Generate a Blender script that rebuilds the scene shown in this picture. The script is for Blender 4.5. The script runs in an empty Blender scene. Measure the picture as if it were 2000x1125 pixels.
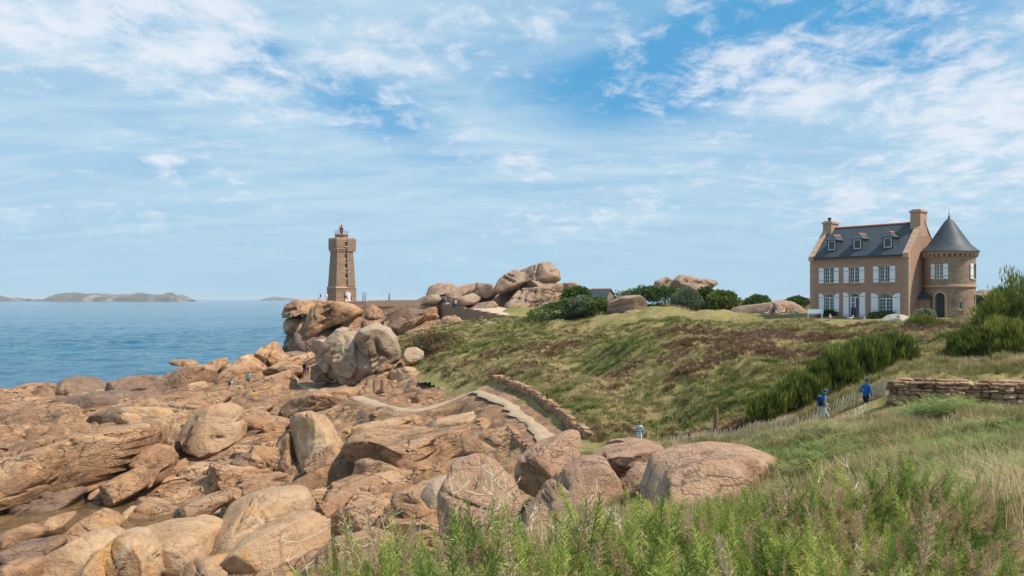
import bpy, bmesh, math, random
import numpy as np
from mathutils import Vector, Matrix

# ------------------------------------------------------------------ camera, light, sky
F = 1555.0          # focal length in pixels of a 2000 px wide frame
ZC = 15.0           # eye height above the sea
HOR = 584.0         # horizon row in a 1125 px high frame
SC = bpy.context.scene
COL = SC.collection
rad = math.radians

cam_d = bpy.data.cameras.new('camera')
cam_d.sensor_width = 36.0
cam_d.lens = 36.0 * F / 2000.0
cam_d.shift_y = (HOR - 562.5) / 2000.0
cam_d.clip_start = 0.1
cam_d.clip_end = 120000
cam = bpy.data.objects.new('camera', cam_d)
cam.location = (0, 0, ZC)
cam.rotation_euler = (rad(90), 0, 0)
COL.objects.link(cam)
SC.camera = cam

SUN_AZ = (0.95, -0.30)
SUN_EL = rad(56)
sun_d = bpy.data.lights.new('sun', 'SUN')
sun_d.energy = 5.0
sun_d.angle = rad(0.8)
sun_d.color = (1.0, 0.93, 0.82)
sun = bpy.data.objects.new('sun', sun_d)
_h = math.hypot(*SUN_AZ)
SDIR = Vector((SUN_AZ[0] / _h * math.cos(SUN_EL), SUN_AZ[1] / _h * math.cos(SUN_EL), math.sin(SUN_EL)))
sun.rotation_euler = SDIR.to_track_quat('Z', 'Y').to_euler()
sun.location = (60, -30, 90)
COL.objects.link(sun)

SC.view_settings.view_transform = 'Standard'
SC.view_settings.look = 'None'
SC.view_settings.exposure = 0.18
SC.view_settings.gamma = 1.0
SC.cycles.max_bounces = 6
SC.cycles.transparent_max_bounces = 8
SC.cycles.volume_bounces = 0

world = bpy.data.worlds.new('World')
SC.world = world
world.use_nodes = True


class NT:
    """small helper round a node tree"""
    def __init__(self, tree):
        self.t = tree
        self.n = tree.nodes
        self.l = tree.links

    def add(self, kind, **kw):
        nd = self.n.new(kind)
        for k, v in kw.items():
            setattr(nd, k, v)
        return nd

    def put(self, sock, v):
        if isinstance(v, bpy.types.NodeSocket):
            self.l.new(v, sock)
        elif v is not None:
            sock.default_value = v

    def math(self, op, a, b=None, c=None, clamp=False):
        nd = self.add('ShaderNodeMath', operation=op, use_clamp=clamp)
        for i, v in enumerate((a, b, c)):
            if v is not None:
                self.put(nd.inputs[i], v)
        return nd.outputs[0]

    def vmath(self, op, a, b=None, scale=None):
        nd = self.add('ShaderNodeVectorMath', operation=op)
        self.put(nd.inputs[0], a)
        if b is not None:
            self.put(nd.inputs[1], b)
        if scale is not None:
            self.put(nd.inputs['Scale'], scale)
        return nd.outputs[0] if op not in ('DOT_PRODUCT', 'LENGTH', 'DISTANCE') else nd.outputs['Value']

    def noise(self, vec, scale, detail=4.0, rough=0.55, dist=0.0, lac=2.0):
        nd = self.add('ShaderNodeTexNoise')
        self.put(nd.inputs['Vector'], vec)
        self.put(nd.inputs['Scale'], scale)
        nd.inputs['Detail'].default_value = detail
        nd.inputs['Roughness'].default_value = rough
        nd.inputs['Distortion'].default_value = dist
        nd.inputs['Lacunarity'].default_value = lac
        return nd.outputs['Fac']

    def ramp(self, fac, stops, interp='LINEAR'):
        nd = self.add('ShaderNodeValToRGB')
        nd.color_ramp.interpolation = interp
        cr = nd.color_ramp
        while len(cr.elements) < len(stops):
            cr.elements.new(0.5)
        for e, (p, c) in zip(cr.elements, stops):
            e.position = p
            e.color = (*c, 1) if len(c) == 3 else c
        self.put(nd.inputs['Fac'], fac)
        return nd.outputs['Color']

    def sstep(self, x, a, b):
        nd = self.add('ShaderNodeMapRange', interpolation_type='SMOOTHSTEP')
        self.put(nd.inputs['Value'], x)
        nd.inputs['From Min'].default_value = a
        nd.inputs['From Max'].default_value = b
        return nd.outputs['Result']

    def mix(self, fac, a, b, blend='MIX'):
        nd = self.add('ShaderNodeMix', data_type='RGBA', blend_type=blend)
        self.put(nd.inputs[0], fac)
        self.put(nd.inputs[6], (*a, 1) if isinstance(a, tuple) and len(a) == 3 else a)
        self.put(nd.inputs[7], (*b, 1) if isinstance(b, tuple) and len(b) == 3 else b)
        return nd.outputs[2]

    def mapping(self, vec, loc=(0, 0, 0), rot=(0, 0, 0), scale=(1, 1, 1)):
        nd = self.add('ShaderNodeMapping')
        self.put(nd.inputs['Vector'], vec)
        nd.inputs['Location'].default_value = loc
        nd.inputs['Rotation'].default_value = rot
        nd.inputs['Scale'].default_value = scale
        return nd.outputs[0]

    def bump(self, height, strength, dist, normal=None):
        nd = self.add('ShaderNodeBump')
        nd.inputs['Strength'].default_value = strength
        nd.inputs['Distance'].default_value = dist
        self.put(nd.inputs['Height'], height)
        if normal is not None:
            self.put(nd.inputs['Normal'], normal)
        return nd.outputs[0]


def build_sky():
    t = NT(world.node_tree)
    t.n.clear()
    out = t.add('ShaderNodeOutputWorld')
    bg = t.add('ShaderNodeBackground')
    bg.inputs['Strength'].default_value = 0.10
    sky = t.add('ShaderNodeTexSky', sky_type='NISHITA')
    sky.sun_disc = False
    sky.sun_elevation = SUN_EL
    sky.sun_rotation = math.atan2(SUN_AZ[0], SUN_AZ[1])
    sky.altitude = 0
    sky.air_density = 1.0
    sky.dust_density = 0.3
    sky.ozone_density = 3.0
    tc = t.add('ShaderNodeTexCoord')
    d = tc.outputs['Generated']
    sep = t.add('ShaderNodeSeparateXYZ')
    t.put(sep.inputs[0], d)
    z = sep.outputs[2]
    zz = t.math('ADD', t.math('MAXIMUM', z, 0.0), 0.20)
    u = t.math('DIVIDE', sep.outputs[0], zz)
    v = t.math('DIVIDE', sep.outputs[1], zz)
    cmb = t.add('ShaderNodeCombineXYZ')
    t.put(cmb.inputs[0], u)
    t.put(cmb.inputs[1], v)
    p = cmb.outputs[0]
    # bearing and height of the look direction, for cloud banks that stand in known quarters of the sky
    yy = t.math('MAXIMUM', sep.outputs[1], 0.05)
    fs = t.math('DIVIDE', sep.outputs[0], yy)
    fe = t.math('DIVIDE', z, yy)
    wob = t.math('MULTIPLY', t.math('SUBTRACT', t.noise(t.mapping(p, scale=(0.9, 0.9, 1)), 1.3, 5, 0.6, 0.5), 0.5), 1.5)

    def bank(px, py, ang, a, b):
        s0, e0 = (px - 1000) / F, (HOR - py) / F
        ca, sa = math.cos(rad(ang)), math.sin(rad(ang))
        ds, de = t.math('SUBTRACT', fs, s0), t.math('SUBTRACT', fe, e0)
        u_ = t.math('DIVIDE', t.math('ADD', t.math('MULTIPLY', ds, ca), t.math('MULTIPLY', de, sa)), a)
        v_ = t.math('DIVIDE', t.math('SUBTRACT', t.math('MULTIPLY', de, ca), t.math('MULTIPLY', ds, sa)), b)
        r2 = t.math('ADD', t.math('MULTIPLY', u_, u_), t.math('MULTIPLY', v_, v_))
        return t.math('EXPONENT', t.math('MULTIPLY', t.math('ADD', r2, wob), -1.0))

    def total(l):
        r = l[0]
        for q in l[1:]:
            r = t.math('ADD', r, q)
        return t.math('MINIMUM', r, 1.0)
    gaps = total([bank(700, 215, -22, 0.155, 0.048), bank(1440, 95, 24, 0.24, 0.060), bank(1780, 90, 0, 0.10, 0.045), bank(480, 115, 10, 0.05, 0.028)])
    heap = total([bank(1450, 175, 8, 0.15, 0.045), bank(1880, 230, 12, 0.22, 0.10), bank(1560, 100, 14, 0.075, 0.018), bank(570, 90, 0, 0.06, 0.026), bank(380, 40, 0, 0.12, 0.035), bank(170, 110, 0, 0.20, 0.05), bank(60, 30, 0, 0.12, 0.04), bank(420, 170, -8, 0.10, 0.025), bank(960, 60, 10, 0.12, 0.04),
                  bank(1010, 310, -10, 0.05, 0.018), bank(30, 420, 0, 0.05, 0.016), bank(1650, 385, 0, 0.05, 0.02), bank(740, 80, 30, 0.07, 0.03), bank(320, 312, 0, 0.03, 0.008)])
    # high veil: broad soft sheets drawn out along one wind direction, with blue gaps
    pv = t.mapping(p, loc=(SKY['veil_loc'][0], SKY['veil_loc'][1], 0), rot=(0, 0, rad(32)), scale=(0.6, 1.1, 1))
    veil_n = t.noise(pv, 1.0, 5, 0.55, 0.6)
    veil = t.sstep(t.math('SUBTRACT', t.math('ADD', veil_n, 0.14), t.math('MULTIPLY', gaps, 0.30)), 0.30, 0.60)
    wisp = t.noise(t.mapping(p, rot=(0, 0, rad(25)), scale=(1.2, 3.6, 1)), 1.6, 7, 0.62, 0.9)
    veil = t.math('MULTIPLY', veil, t.math('ADD', 0.60, t.math('MULTIPLY', t.sstep(wisp, 0.3, 0.72), 0.45)))
    # altocumulus puffs: small broken heaps
    puff_n = t.noise(t.mapping(p, loc=(SKY['puff_loc'][0], SKY['puff_loc'][1], 0), scale=(1.0, 0.8, 1)), 1.15, 3, 0.5, 0.2)
    fine = t.noise(t.mapping(p, scale=(1.0, 0.85, 1)), 9.0, 8, 0.66, 0.3)
    puff = t.math('ADD', t.math('MULTIPLY', puff_n, 0.9), t.math('MULTIPLY', fine, 0.95))
    puff = t.sstep(t.math('ADD', puff, t.math('MULTIPLY', heap, 0.21)), 0.94, 1.27)
    elev = t.sstep(z, 0.0, 0.20)
    lowfade = t.sstep(z, 0.005, 0.14)
    skyc = t.mix(0.75, sky.outputs['Color'], (0.70, 3.6, 6.7), 'MIX')
    skyc = t.mix(t.math('SUBTRACT', 1.0, elev), skyc, (3.3, 5.3, 6.9), 'MIX')
    c1 = t.mix(t.math('MULTIPLY', t.math('MULTIPLY', veil, 0.82), t.math('ADD', 0.45, t.math('MULTIPLY', lowfade, 0.55))), skyc, (5.3, 6.8, 7.8))
    c2 = t.mix(t.math('MULTIPLY', t.math('MULTIPLY', puff, 0.78), t.math('ADD', 0.15, t.math('MULTIPLY', lowfade, 0.85))), c1, (7.7, 8.0, 8.6))
    t.put(bg.inputs['Color'], c2)
    t.l.new(bg.outputs[0], out.inputs[0])


SKY = {'veil_loc': (3.1, 1.7), 'puff_loc': (0.4, 2.3)}
build_sky()

# ------------------------------------------------------------------ small helpers
R = random.Random(7)


def at(px, py, y):
    """a point of the place seen at that pixel, y metres ahead"""
    return Vector(((px - 1000.0) / F * y, y, ZC + (HOR - py) / F * y))


def tag(o, label=None, cat=None, group=None, kind=None):
    if label:
        o['label'] = label
    if cat:
        o['category'] = cat
    if group:
        o['group'] = group
    if kind:
        o['kind'] = kind
    return o


def empty(name, loc=(0, 0, 0), rz=0.0):
    o = bpy.data.objects.new(name, None)
    o.empty_display_size = 0.3
    o.location = loc
    o.rotation_euler = (0, 0, rz)
    COL.objects.link(o)
    return o


def mesh_np(name, v, f, mat=None, smooth=True, attrs=None, sharp=None):
    """v (n,3), f (m,k) with one k"""
    v = np.asarray(v, dtype=np.float32)
    f = np.asarray(f, dtype=np.int32)
    me = bpy.data.meshes.new(name)
    k = f.shape[1]
    me.vertices.add(len(v))
    me.vertices.foreach_set('co', v.ravel())
    me.loops.add(f.size)
    me.loops.foreach_set('vertex_index', f.ravel())
    me.polygons.add(len(f))
    me.polygons.foreach_set('loop_start', np.arange(0, f.size, k, dtype=np.int32))
    me.polygons.foreach_set('loop_total', np.full(len(f), k, dtype=np.int32))
    if smooth:
        me.polygons.foreach_set('use_smooth', np.ones(len(f), dtype=bool))
    if attrs:
        for an, av in attrs.items():
            at_ = me.attributes.new(an, 'FLOAT', 'POINT')
            at_.data.foreach_set('value', np.asarray(av, dtype=np.float32))
    me.update(calc_edges=True)
    me.validate()
    if sharp:
        me.set_sharp_from_angle(angle=rad(sharp))
    if mat:
        me.materials.append(mat)
    return me


def link(name, me, parent=None, loc=None, rot=None, scale=None):
    o = bpy.data.objects.new(name, me)
    COL.objects.link(o)
    if parent:
        o.parent = parent
    if loc is not None:
        o.location = loc
    if rot is not None:
        o.rotation_euler = rot
    if scale is not None:
        o.scale = scale
    return o


class MB:
    """mesh builder for boxes, prisms, tubes and lathes"""
    def __init__(self):
        self.v = []
        self.f = []

    def poly(self, pts):
        b = len(self.v)
        self.v += [tuple(p) for p in pts]
        self.f.append(tuple(range(b, b + len(pts))))

    def box(self, x0, x1, y0, y1, z0, z1):
        b = len(self.v)
        self.v += [(x, y, z) for z in (z0, z1) for y in (y0, y1) for x in (x0, x1)]
        self.f += [tuple(b + i for i in q) for q in
                   ((0, 2, 3, 1), (4, 5, 7, 6), (0, 1, 5, 4), (2, 6, 7, 3), (0, 4, 6, 2), (1, 3, 7, 5))]

    def prism(self, ring, vec):
        """closed ring of points extruded by vec"""
        b = len(self.v)
        n = len(ring)
        self.v += [tuple(p) for p in ring]
        self.v += [(p[0] + vec[0], p[1] + vec[1], p[2] + vec[2]) for p in ring]
        self.f.append(tuple(b + i for i in range(n))[::-1])
        self.f.append(tuple(b + n + i for i in range(n)))
        for i in range(n):
            j = (i + 1) % n
            self.f.append((b + i, b + j, b + n + j, b + n + i))

    def tube(self, pts, rads, n=6, cap=True):
        pts = [Vector(p) for p in pts]
        rings = []
        for i, p in enumerate(pts):
            a = pts[max(0, i - 1)]
            c = pts[min(len(pts) - 1, i + 1)]
            d = (c - a).normalized() if (c - a).length > 1e-9 else Vector((0, 0, 1))
            s = d.cross(Vector((0, 0, 1)))
            if s.length < 1e-3:
                s = d.cross(Vector((1, 0, 0)))
            s.normalize()
            q = d.cross(s)
            r = rads[i] if hasattr(rads, '__len__') else rads
            b = len(self.v)
            for k in range(n):
                an = 2 * math.pi * k / n
                self.v.append(tuple(p + s * (r * math.cos(an)) + q * (r * math.sin(an))))
            rings.append(b)
        for a, c in zip(rings, rings[1:]):
            for k in range(n):
                j = (k + 1) % n
                self.f.append((a + k, a + j, c + j, c + k))
        if cap:
            self.f.append(tuple(rings[0] + k for k in range(n))[::-1])
            self.f.append(tuple(rings[-1] + k for k in range(n)))

    def lathe(self, prof, n=24, cx=0, cy=0, cap=True):
        rings = []
        for r, z in prof:
            b = len(self.v)
            for k in range(n):
                an = 2 * math.pi * k / n
                self.v.append((cx + r * math.cos(an), cy + r * math.sin(an), z))
            rings.append(b)
        for a, c in zip(rings, rings[1:]):
            for k in range(n):
                j = (k + 1) % n
                self.f.append((a + k, a + j, c + j, c + k))
        if cap:
            self.f.append(tuple(rings[0] + k for k in range(n))[::-1])
            self.f.append(tuple(rings[-1] + k for k in range(n)))

    def ball(self, c, r, seg=10, rings=7):
        rr = r if hasattr(r, '__len__') else (r, r, r)
        b = len(self.v)
        for i in range(rings + 1):
            th = math.pi * i / rings
            for k in range(seg):
                an = 2 * math.pi * k / seg
                self.v.append((c[0] + rr[0] * math.sin(th) * math.cos(an), c[1] + rr[1] * math.sin(th) * math.sin(an), c[2] + rr[2] * math.cos(th)))
        for i in range(rings):
            for k in range(seg):
                j = (k + 1) % seg
                self.f.append((b + i * seg + k, b + (i + 1) * seg + k, b + (i + 1) * seg + j, b + i * seg + j))

    def mesh(self, name, mat, smooth=False):
        me = bpy.data.meshes.new(name)
        me.from_pydata(self.v, [], self.f)
        me.validate()
        if smooth:
            me.polygons.foreach_set('use_smooth', np.ones(len(me.polygons), dtype=bool))
        me.update()
        if mat:
            me.materials.append(mat)
        return me

    def build(self, name, mat, parent=None, smooth=False, loc=None, rot=None, fixn=True):
        me = self.mesh(name, mat, smooth)
        if fixn:
            bm = bmesh.new()
            bm.from_mesh(me)
            bmesh.ops.remove_doubles(bm, verts=bm.verts, dist=1e-5)
            bmesh.ops.recalc_face_normals(bm, faces=bm.faces)
            bm.to_mesh(me)
            bm.free()
        return link(name, me, parent, loc, rot)


# ------------------------------------------------------------------ noise in numpy
def _hash(ix, iy, iz, seed):
    h = (ix.astype(np.int64) * 374761393 + iy.astype(np.int64) * 668265263 + iz.astype(np.int64) * 2147483647 + seed * 1274126177) & 0xFFFFFFFF
    h = ((h ^ (h >> 13)) * 1274126177) & 0xFFFFFFFF
    h = ((h ^ (h >> 16)) * 2246822519) & 0xFFFFFFFF
    h = h ^ (h >> 15)
    return (h & 0xFFFFFF).astype(np.float64) / 16777215.0


def vnoise3(x, y, z, seed=0):
    ix, iy, iz = np.floor(x).astype(np.int64), np.floor(y).astype(np.int64), np.floor(z).astype(np.int64)
    fx, fy, fz = x - ix, y - iy, z - iz
    sx, sy, sz = fx * fx * fx * (fx * (fx * 6 - 15) + 10), fy * fy * fy * (fy * (fy * 6 - 15) + 10), fz * fz * fz * (fz * (fz * 6 - 15) + 10)
    r = 0.0
    for dx in (0, 1):
        wx = sx if dx else 1 - sx
        for dy in (0, 1):
            wy = sy if dy else 1 - sy
            for dz in (0, 1):
                wz = sz if dz else 1 - sz
                r = r + wx * wy * wz * _hash(ix + dx, iy + dy, iz + dz, seed)
    return r * 2 - 1


def fbm3(p, scale=1.0, octv=4, seed=0, gain=0.5):
    x, y, z = p[:, 0] * scale, p[:, 1] * scale, p[:, 2] * scale
    s, a = 0.0, 1.0
    for o in range(octv):
        s = s + a * vnoise3(x + 13.7 * o, y + 7.1 * o, z + 3.3 * o, seed + o)
        x, y, z = x * 2.03, y * 2.03, z * 2.03
        a *= gain
    return s


def vnoise2(x, y, seed=0):
    ix, iy = np.floor(x).astype(np.int64), np.floor(y).astype(np.int64)
    fx, fy = x - ix, y - iy
    sx, sy = fx * fx * fx * (fx * (fx * 6 - 15) + 10), fy * fy * fy * (fy * (fy * 6 - 15) + 10)
    zz = np.zeros_like(ix)
    r = 0.0
    for dx in (0, 1):
        wx = sx if dx else 1 - sx
        for dy in (0, 1):
            wy = sy if dy else 1 - sy
            r = r + wx * wy * _hash(ix + dx, iy + dy, zz, seed)
    return r * 2 - 1


def fbm2(x, y, scale=1.0, octv=4, seed=0, gain=0.5):
    x, y = x * scale, y * scale
    s, a = 0.0, 1.0
    for o in range(octv):
        s = s + a * vnoise2(x + 17.3 * o, y + 5.9 * o, seed + o)
        x, y = x * 2.03, y * 2.03
        a *= gain
    return s


def vor2(x, y, seed=0):
    """jittered Voronoi: F1, F2, two random values of the cell, offset from its centre"""
    ix, iy = np.floor(x).astype(np.int64), np.floor(y).astype(np.int64)
    f1 = np.full(x.shape, 9.0)
    f2 = np.full(x.shape, 9.0)
    h1 = np.zeros(x.shape)
    h2 = np.zeros(x.shape)
    ox = np.zeros(x.shape)
    oy = np.zeros(x.shape)
    zz = np.zeros_like(ix)
    for dx in (-1, 0, 1):
        for dy in (-1, 0, 1):
            cx, cy = ix + dx, iy + dy
            ax = cx + 0.1 + 0.8 * _hash(cx, cy, zz, seed)
            ay = cy + 0.1 + 0.8 * _hash(cx, cy, zz + 1, seed)
            d = np.maximum(np.abs(x - ax), np.abs(y - ay)) * 0.55 + np.hypot(x - ax, y - ay) * 0.45
            near = d < f1
            f2 = np.where(near, f1, np.minimum(f2, d))
            h1 = np.where(near, _hash(cx, cy, zz + 2, seed), h1)
            h2 = np.where(near, _hash(cx, cy, zz + 3, seed), h2)
            ox = np.where(near, x - ax, ox)
            oy = np.where(near, y - ay, oy)
            f1 = np.where(near, d, f1)
    return f1, f2, h1, h2, ox, oy


def smooth01(x, a, b):
    t = np.clip((x - a) / (b - a), 0, 1)
    return t * t * (3 - 2 * t)

# ------------------------------------------------------------------ materials
MATS = {}


def new_mat(name):
    m = bpy.data.materials.new(name)
    m.use_nodes = True
    t = NT(m.node_tree)
    b = t.n['Principled BSDF']
    MATS[name] = m
    return m, t, b


def plain(name, col, rough=0.7, var=0.12, scale=6.0, metal=0.0, bump=0.0, spec=0.5):
    m, t, b = new_mat(name)
    g = t.add('ShaderNodeNewGeometry')
    n = t.noise(g.outputs['Position'], scale, 5, 0.6)
    c = t.mix(n, tuple(max(0, x * (1 - var)) for x in col), tuple(min(1, x * (1 + var)) for x in col))
    t.put(b.inputs['Base Color'], c)
    b.inputs['Roughness'].default_value = rough
    b.inputs['Metallic'].default_value = metal
    b.inputs['Specular IOR Level'].default_value = spec
    if bump:
        t.put(b.inputs['Normal'], t.bump(t.noise(g.outputs['Position'], scale * 4, 4, 0.6), bump, 0.02))
    return m


def rock_mat(name, cols, dark=0.35, lichen=0.0, ochre=0.25, crack=0.5, grain=1.0, relief=0.75):
    """weathered granite: tone patches, ochre, dark and grey lichen stains, grain and joints"""
    m, t, b = new_mat(name)
    g = t.add('ShaderNodeNewGeometry')
    oi = t.add('ShaderNodeObjectInfo')
    P = t.vmath('ADD', g.outputs['Position'], t.vmath('SCALE', oi.outputs['Random'], scale=0.0)) if False else g.outputs['Position']
    n1 = t.noise(P, 0.35, 5, 0.6, 0.5)
    n2 = t.noise(P, 1.7, 5, 0.6, 0.3)
    n3 = t.noise(P, 9.0, 4, 0.65)
    strk = t.noise(t.mapping(P, rot=(0.3, 0.5, 0.4), scale=(0.5, 0.5, 2.2)), 1.1, 5, 0.6, 0.6)
    tone = t.math('ADD', t.math('MULTIPLY', n1, 0.6), t.math('MULTIPLY', n2, 0.4))
    c = t.ramp(tone, [(0.36, cols[0]), (0.5, cols[1]), (0.62, cols[2])])
    # block to block change of tone
    c = t.mix(t.math('MULTIPLY', oi.outputs['Random'], 0.45), c, cols[3])
    # ochre oxide
    c = t.mix(t.math('MULTIPLY', t.sstep(t.noise(P, 0.55, 4, 0.6, 0.8), 0.52, 0.70), ochre), c, (0.52, 0.27, 0.085))
    # dark lichen and water stain
    st = t.sstep(t.math('ADD', t.math('MULTIPLY', t.noise(P, 0.28, 4, 0.6, 0.9), 0.65), t.math('MULTIPLY', strk, 0.35)), 0.50, 0.66)
    c = t.mix(t.math('MULTIPLY', st, dark), c, (0.085, 0.062, 0.052))
    if lichen:
        li = t.sstep(t.math('ADD', t.math('MULTIPLY', t.noise(P, 0.42, 5, 0.62, 0.4), 0.7), t.math('MULTIPLY', n3, 0.3)), 0.52 - 0.16 * lichen, 0.66 - 0.10 * lichen)
        c = t.mix(t.math('MULTIPLY', li, min(1.0, 0.55 + 0.4 * lichen)), c, (0.43, 0.35, 0.25))
    # crystals
    sp = t.noise(P, 55.0, 2, 0.7)
    c = t.mix(t.math('MULTIPLY', t.sstep(sp, 0.5, 0.75), 0.35), c, (0.16, 0.11, 0.09))
    c = t.mix(t.math('MULTIPLY', t.sstep(n3, 0.52, 0.75), 0.35), c, (0.56, 0.40, 0.29))
    b.inputs['Roughness'].default_value = 0.86
    b.inputs['Specular IOR Level'].default_value = 0.25
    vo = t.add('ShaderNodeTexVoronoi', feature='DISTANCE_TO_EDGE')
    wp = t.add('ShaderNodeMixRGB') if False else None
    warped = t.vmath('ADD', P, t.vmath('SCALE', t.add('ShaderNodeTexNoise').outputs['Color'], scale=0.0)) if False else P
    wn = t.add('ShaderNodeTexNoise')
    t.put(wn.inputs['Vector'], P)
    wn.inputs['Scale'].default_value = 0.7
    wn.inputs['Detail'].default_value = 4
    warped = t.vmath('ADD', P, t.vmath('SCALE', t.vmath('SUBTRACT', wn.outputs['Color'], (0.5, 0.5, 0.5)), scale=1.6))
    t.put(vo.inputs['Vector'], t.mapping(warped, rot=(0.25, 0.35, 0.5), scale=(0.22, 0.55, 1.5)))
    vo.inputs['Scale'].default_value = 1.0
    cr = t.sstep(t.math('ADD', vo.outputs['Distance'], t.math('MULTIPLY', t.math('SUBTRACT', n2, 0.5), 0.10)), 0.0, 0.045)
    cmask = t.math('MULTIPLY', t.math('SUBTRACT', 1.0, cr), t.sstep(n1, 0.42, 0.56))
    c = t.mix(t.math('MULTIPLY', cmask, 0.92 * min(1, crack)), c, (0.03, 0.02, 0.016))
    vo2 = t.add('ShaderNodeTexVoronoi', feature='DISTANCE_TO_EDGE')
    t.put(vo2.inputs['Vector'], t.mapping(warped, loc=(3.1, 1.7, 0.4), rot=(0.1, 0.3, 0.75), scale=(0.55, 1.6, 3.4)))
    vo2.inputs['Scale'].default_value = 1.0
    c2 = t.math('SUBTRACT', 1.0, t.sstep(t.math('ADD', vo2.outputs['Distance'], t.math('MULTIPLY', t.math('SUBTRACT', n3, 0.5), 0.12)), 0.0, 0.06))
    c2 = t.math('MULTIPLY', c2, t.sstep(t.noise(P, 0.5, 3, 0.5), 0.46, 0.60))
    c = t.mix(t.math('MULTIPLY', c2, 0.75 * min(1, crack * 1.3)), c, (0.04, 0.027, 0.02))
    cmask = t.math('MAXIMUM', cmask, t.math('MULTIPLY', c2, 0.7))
    t.put(b.inputs['Base Color'], c)
    cr = t.math('SUBTRACT', 1.0, cmask)
    h = t.math('ADD', t.math('MULTIPLY', n2, 0.9), t.math('MULTIPLY', n3, 0.35 * grain))
    h = t.math('ADD', h, t.math('MULTIPLY', t.noise(P, 28.0, 4, 0.7), 0.14 * grain))
    h = t.math('ADD', h, t.math('MULTIPLY', cr, 0.35 * crack))
    h = t.math('ADD', h, t.math('MULTIPLY', strk, 0.5))
    t.put(b.inputs['Normal'], t.bump(h, relief, 0.32))
    return m


PINK = [(0.275, 0.142, 0.073), (0.435, 0.243, 0.128), (0.555, 0.365, 0.215), (0.235, 0.130, 0.083)]
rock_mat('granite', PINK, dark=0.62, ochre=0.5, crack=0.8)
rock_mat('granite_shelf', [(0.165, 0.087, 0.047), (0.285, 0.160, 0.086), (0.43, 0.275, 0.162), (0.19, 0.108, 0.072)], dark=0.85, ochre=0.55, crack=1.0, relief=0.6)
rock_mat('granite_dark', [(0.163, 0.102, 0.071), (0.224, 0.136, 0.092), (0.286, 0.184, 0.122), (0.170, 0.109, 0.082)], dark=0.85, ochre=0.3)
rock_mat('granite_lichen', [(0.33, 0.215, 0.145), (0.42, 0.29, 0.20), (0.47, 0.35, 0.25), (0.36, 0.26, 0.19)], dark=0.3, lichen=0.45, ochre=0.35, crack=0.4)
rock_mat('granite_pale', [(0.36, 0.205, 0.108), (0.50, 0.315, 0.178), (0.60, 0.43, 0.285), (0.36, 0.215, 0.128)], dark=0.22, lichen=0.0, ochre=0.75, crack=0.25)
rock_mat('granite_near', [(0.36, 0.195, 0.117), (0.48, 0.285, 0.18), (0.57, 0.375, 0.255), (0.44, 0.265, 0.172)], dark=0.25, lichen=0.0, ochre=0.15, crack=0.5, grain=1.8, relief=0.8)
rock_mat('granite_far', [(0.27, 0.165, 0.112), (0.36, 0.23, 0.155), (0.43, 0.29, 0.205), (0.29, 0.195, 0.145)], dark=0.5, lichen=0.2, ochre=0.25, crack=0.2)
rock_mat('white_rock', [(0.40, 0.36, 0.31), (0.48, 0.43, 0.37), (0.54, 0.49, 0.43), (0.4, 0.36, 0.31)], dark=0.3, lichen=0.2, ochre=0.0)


def masonry(name, cols, bw, bh, mortar, coord='Object', bump=0.5, off=0.5, vrot=None):
    """coursed stone on a surface; bw/bh metres"""
    m, t, b = new_mat(name)
    g = t.add('ShaderNodeNewGeometry')
    tc = t.add('ShaderNodeTexCoord')
    uv = t.add('ShaderNodeUVMap') if coord == 'UV' else None
    src = uv.outputs[0] if uv else tc.outputs['Object']
    br = t.add('ShaderNodeTexBrick')
    br.offset = off
    wob = t.noise(g.outputs['Position'], 1.8, 3, 0.5)
    src2 = t.vmath('ADD', src, t.vmath('SCALE', t.vmath('SUBTRACT', wob, (0.5, 0.5, 0.5)), scale=bh * 0.55))
    t.put(br.inputs['Vector'], src2)
    br.inputs['Scale'].default_value = 1.0
    br.inputs['Brick Width'].default_value = bw
    br.inputs['Row Height'].default_value = bh
    br.inputs['Mortar Size'].default_value = bh * 0.07
    br.inputs['Mortar Smooth'].default_value = 0.3
    br.inputs['Bias'].default_value = 0.0
    br.inputs['Color1'].default_value = (*cols[0], 1)
    br.inputs['Color2'].default_value = (*cols[1], 1)
    br.inputs['Mortar'].default_value = (*mortar, 1)
    n = t.noise(g.outputs['Position'], 2.5, 5, 0.65)
    c = t.mix(t.math('MULTIPLY', t.sstep(n, 0.4, 0.75), 0.5), br.outputs['Color'], cols[2])
    n2 = t.noise(g.outputs['Position'], 0.5, 4, 0.6, 0.5)
    c = t.mix(t.math('MULTIPLY', t.sstep(n2, 0.5, 0.72), 0.35), c, tuple(x * 0.45 for x in cols[0]))
    t.put(b.inputs['Base Color'], c)
    b.inputs['Roughness'].default_value = 0.9
    b.inputs['Specular IOR Level'].default_value = 0.2
    h = t.math('ADD', t.math('MULTIPLY', br.outputs['Fac'], -1.0), t.math('MULTIPLY', n, 0.8))
    h = t.math('ADD', h, t.math('MULTIPLY', t.noise(g.outputs['Position'], 12.0, 3, 0.6), 0.3))
    t.put(b.inputs['Normal'], t.bump(h, bump, 0.06))
    return m


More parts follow.
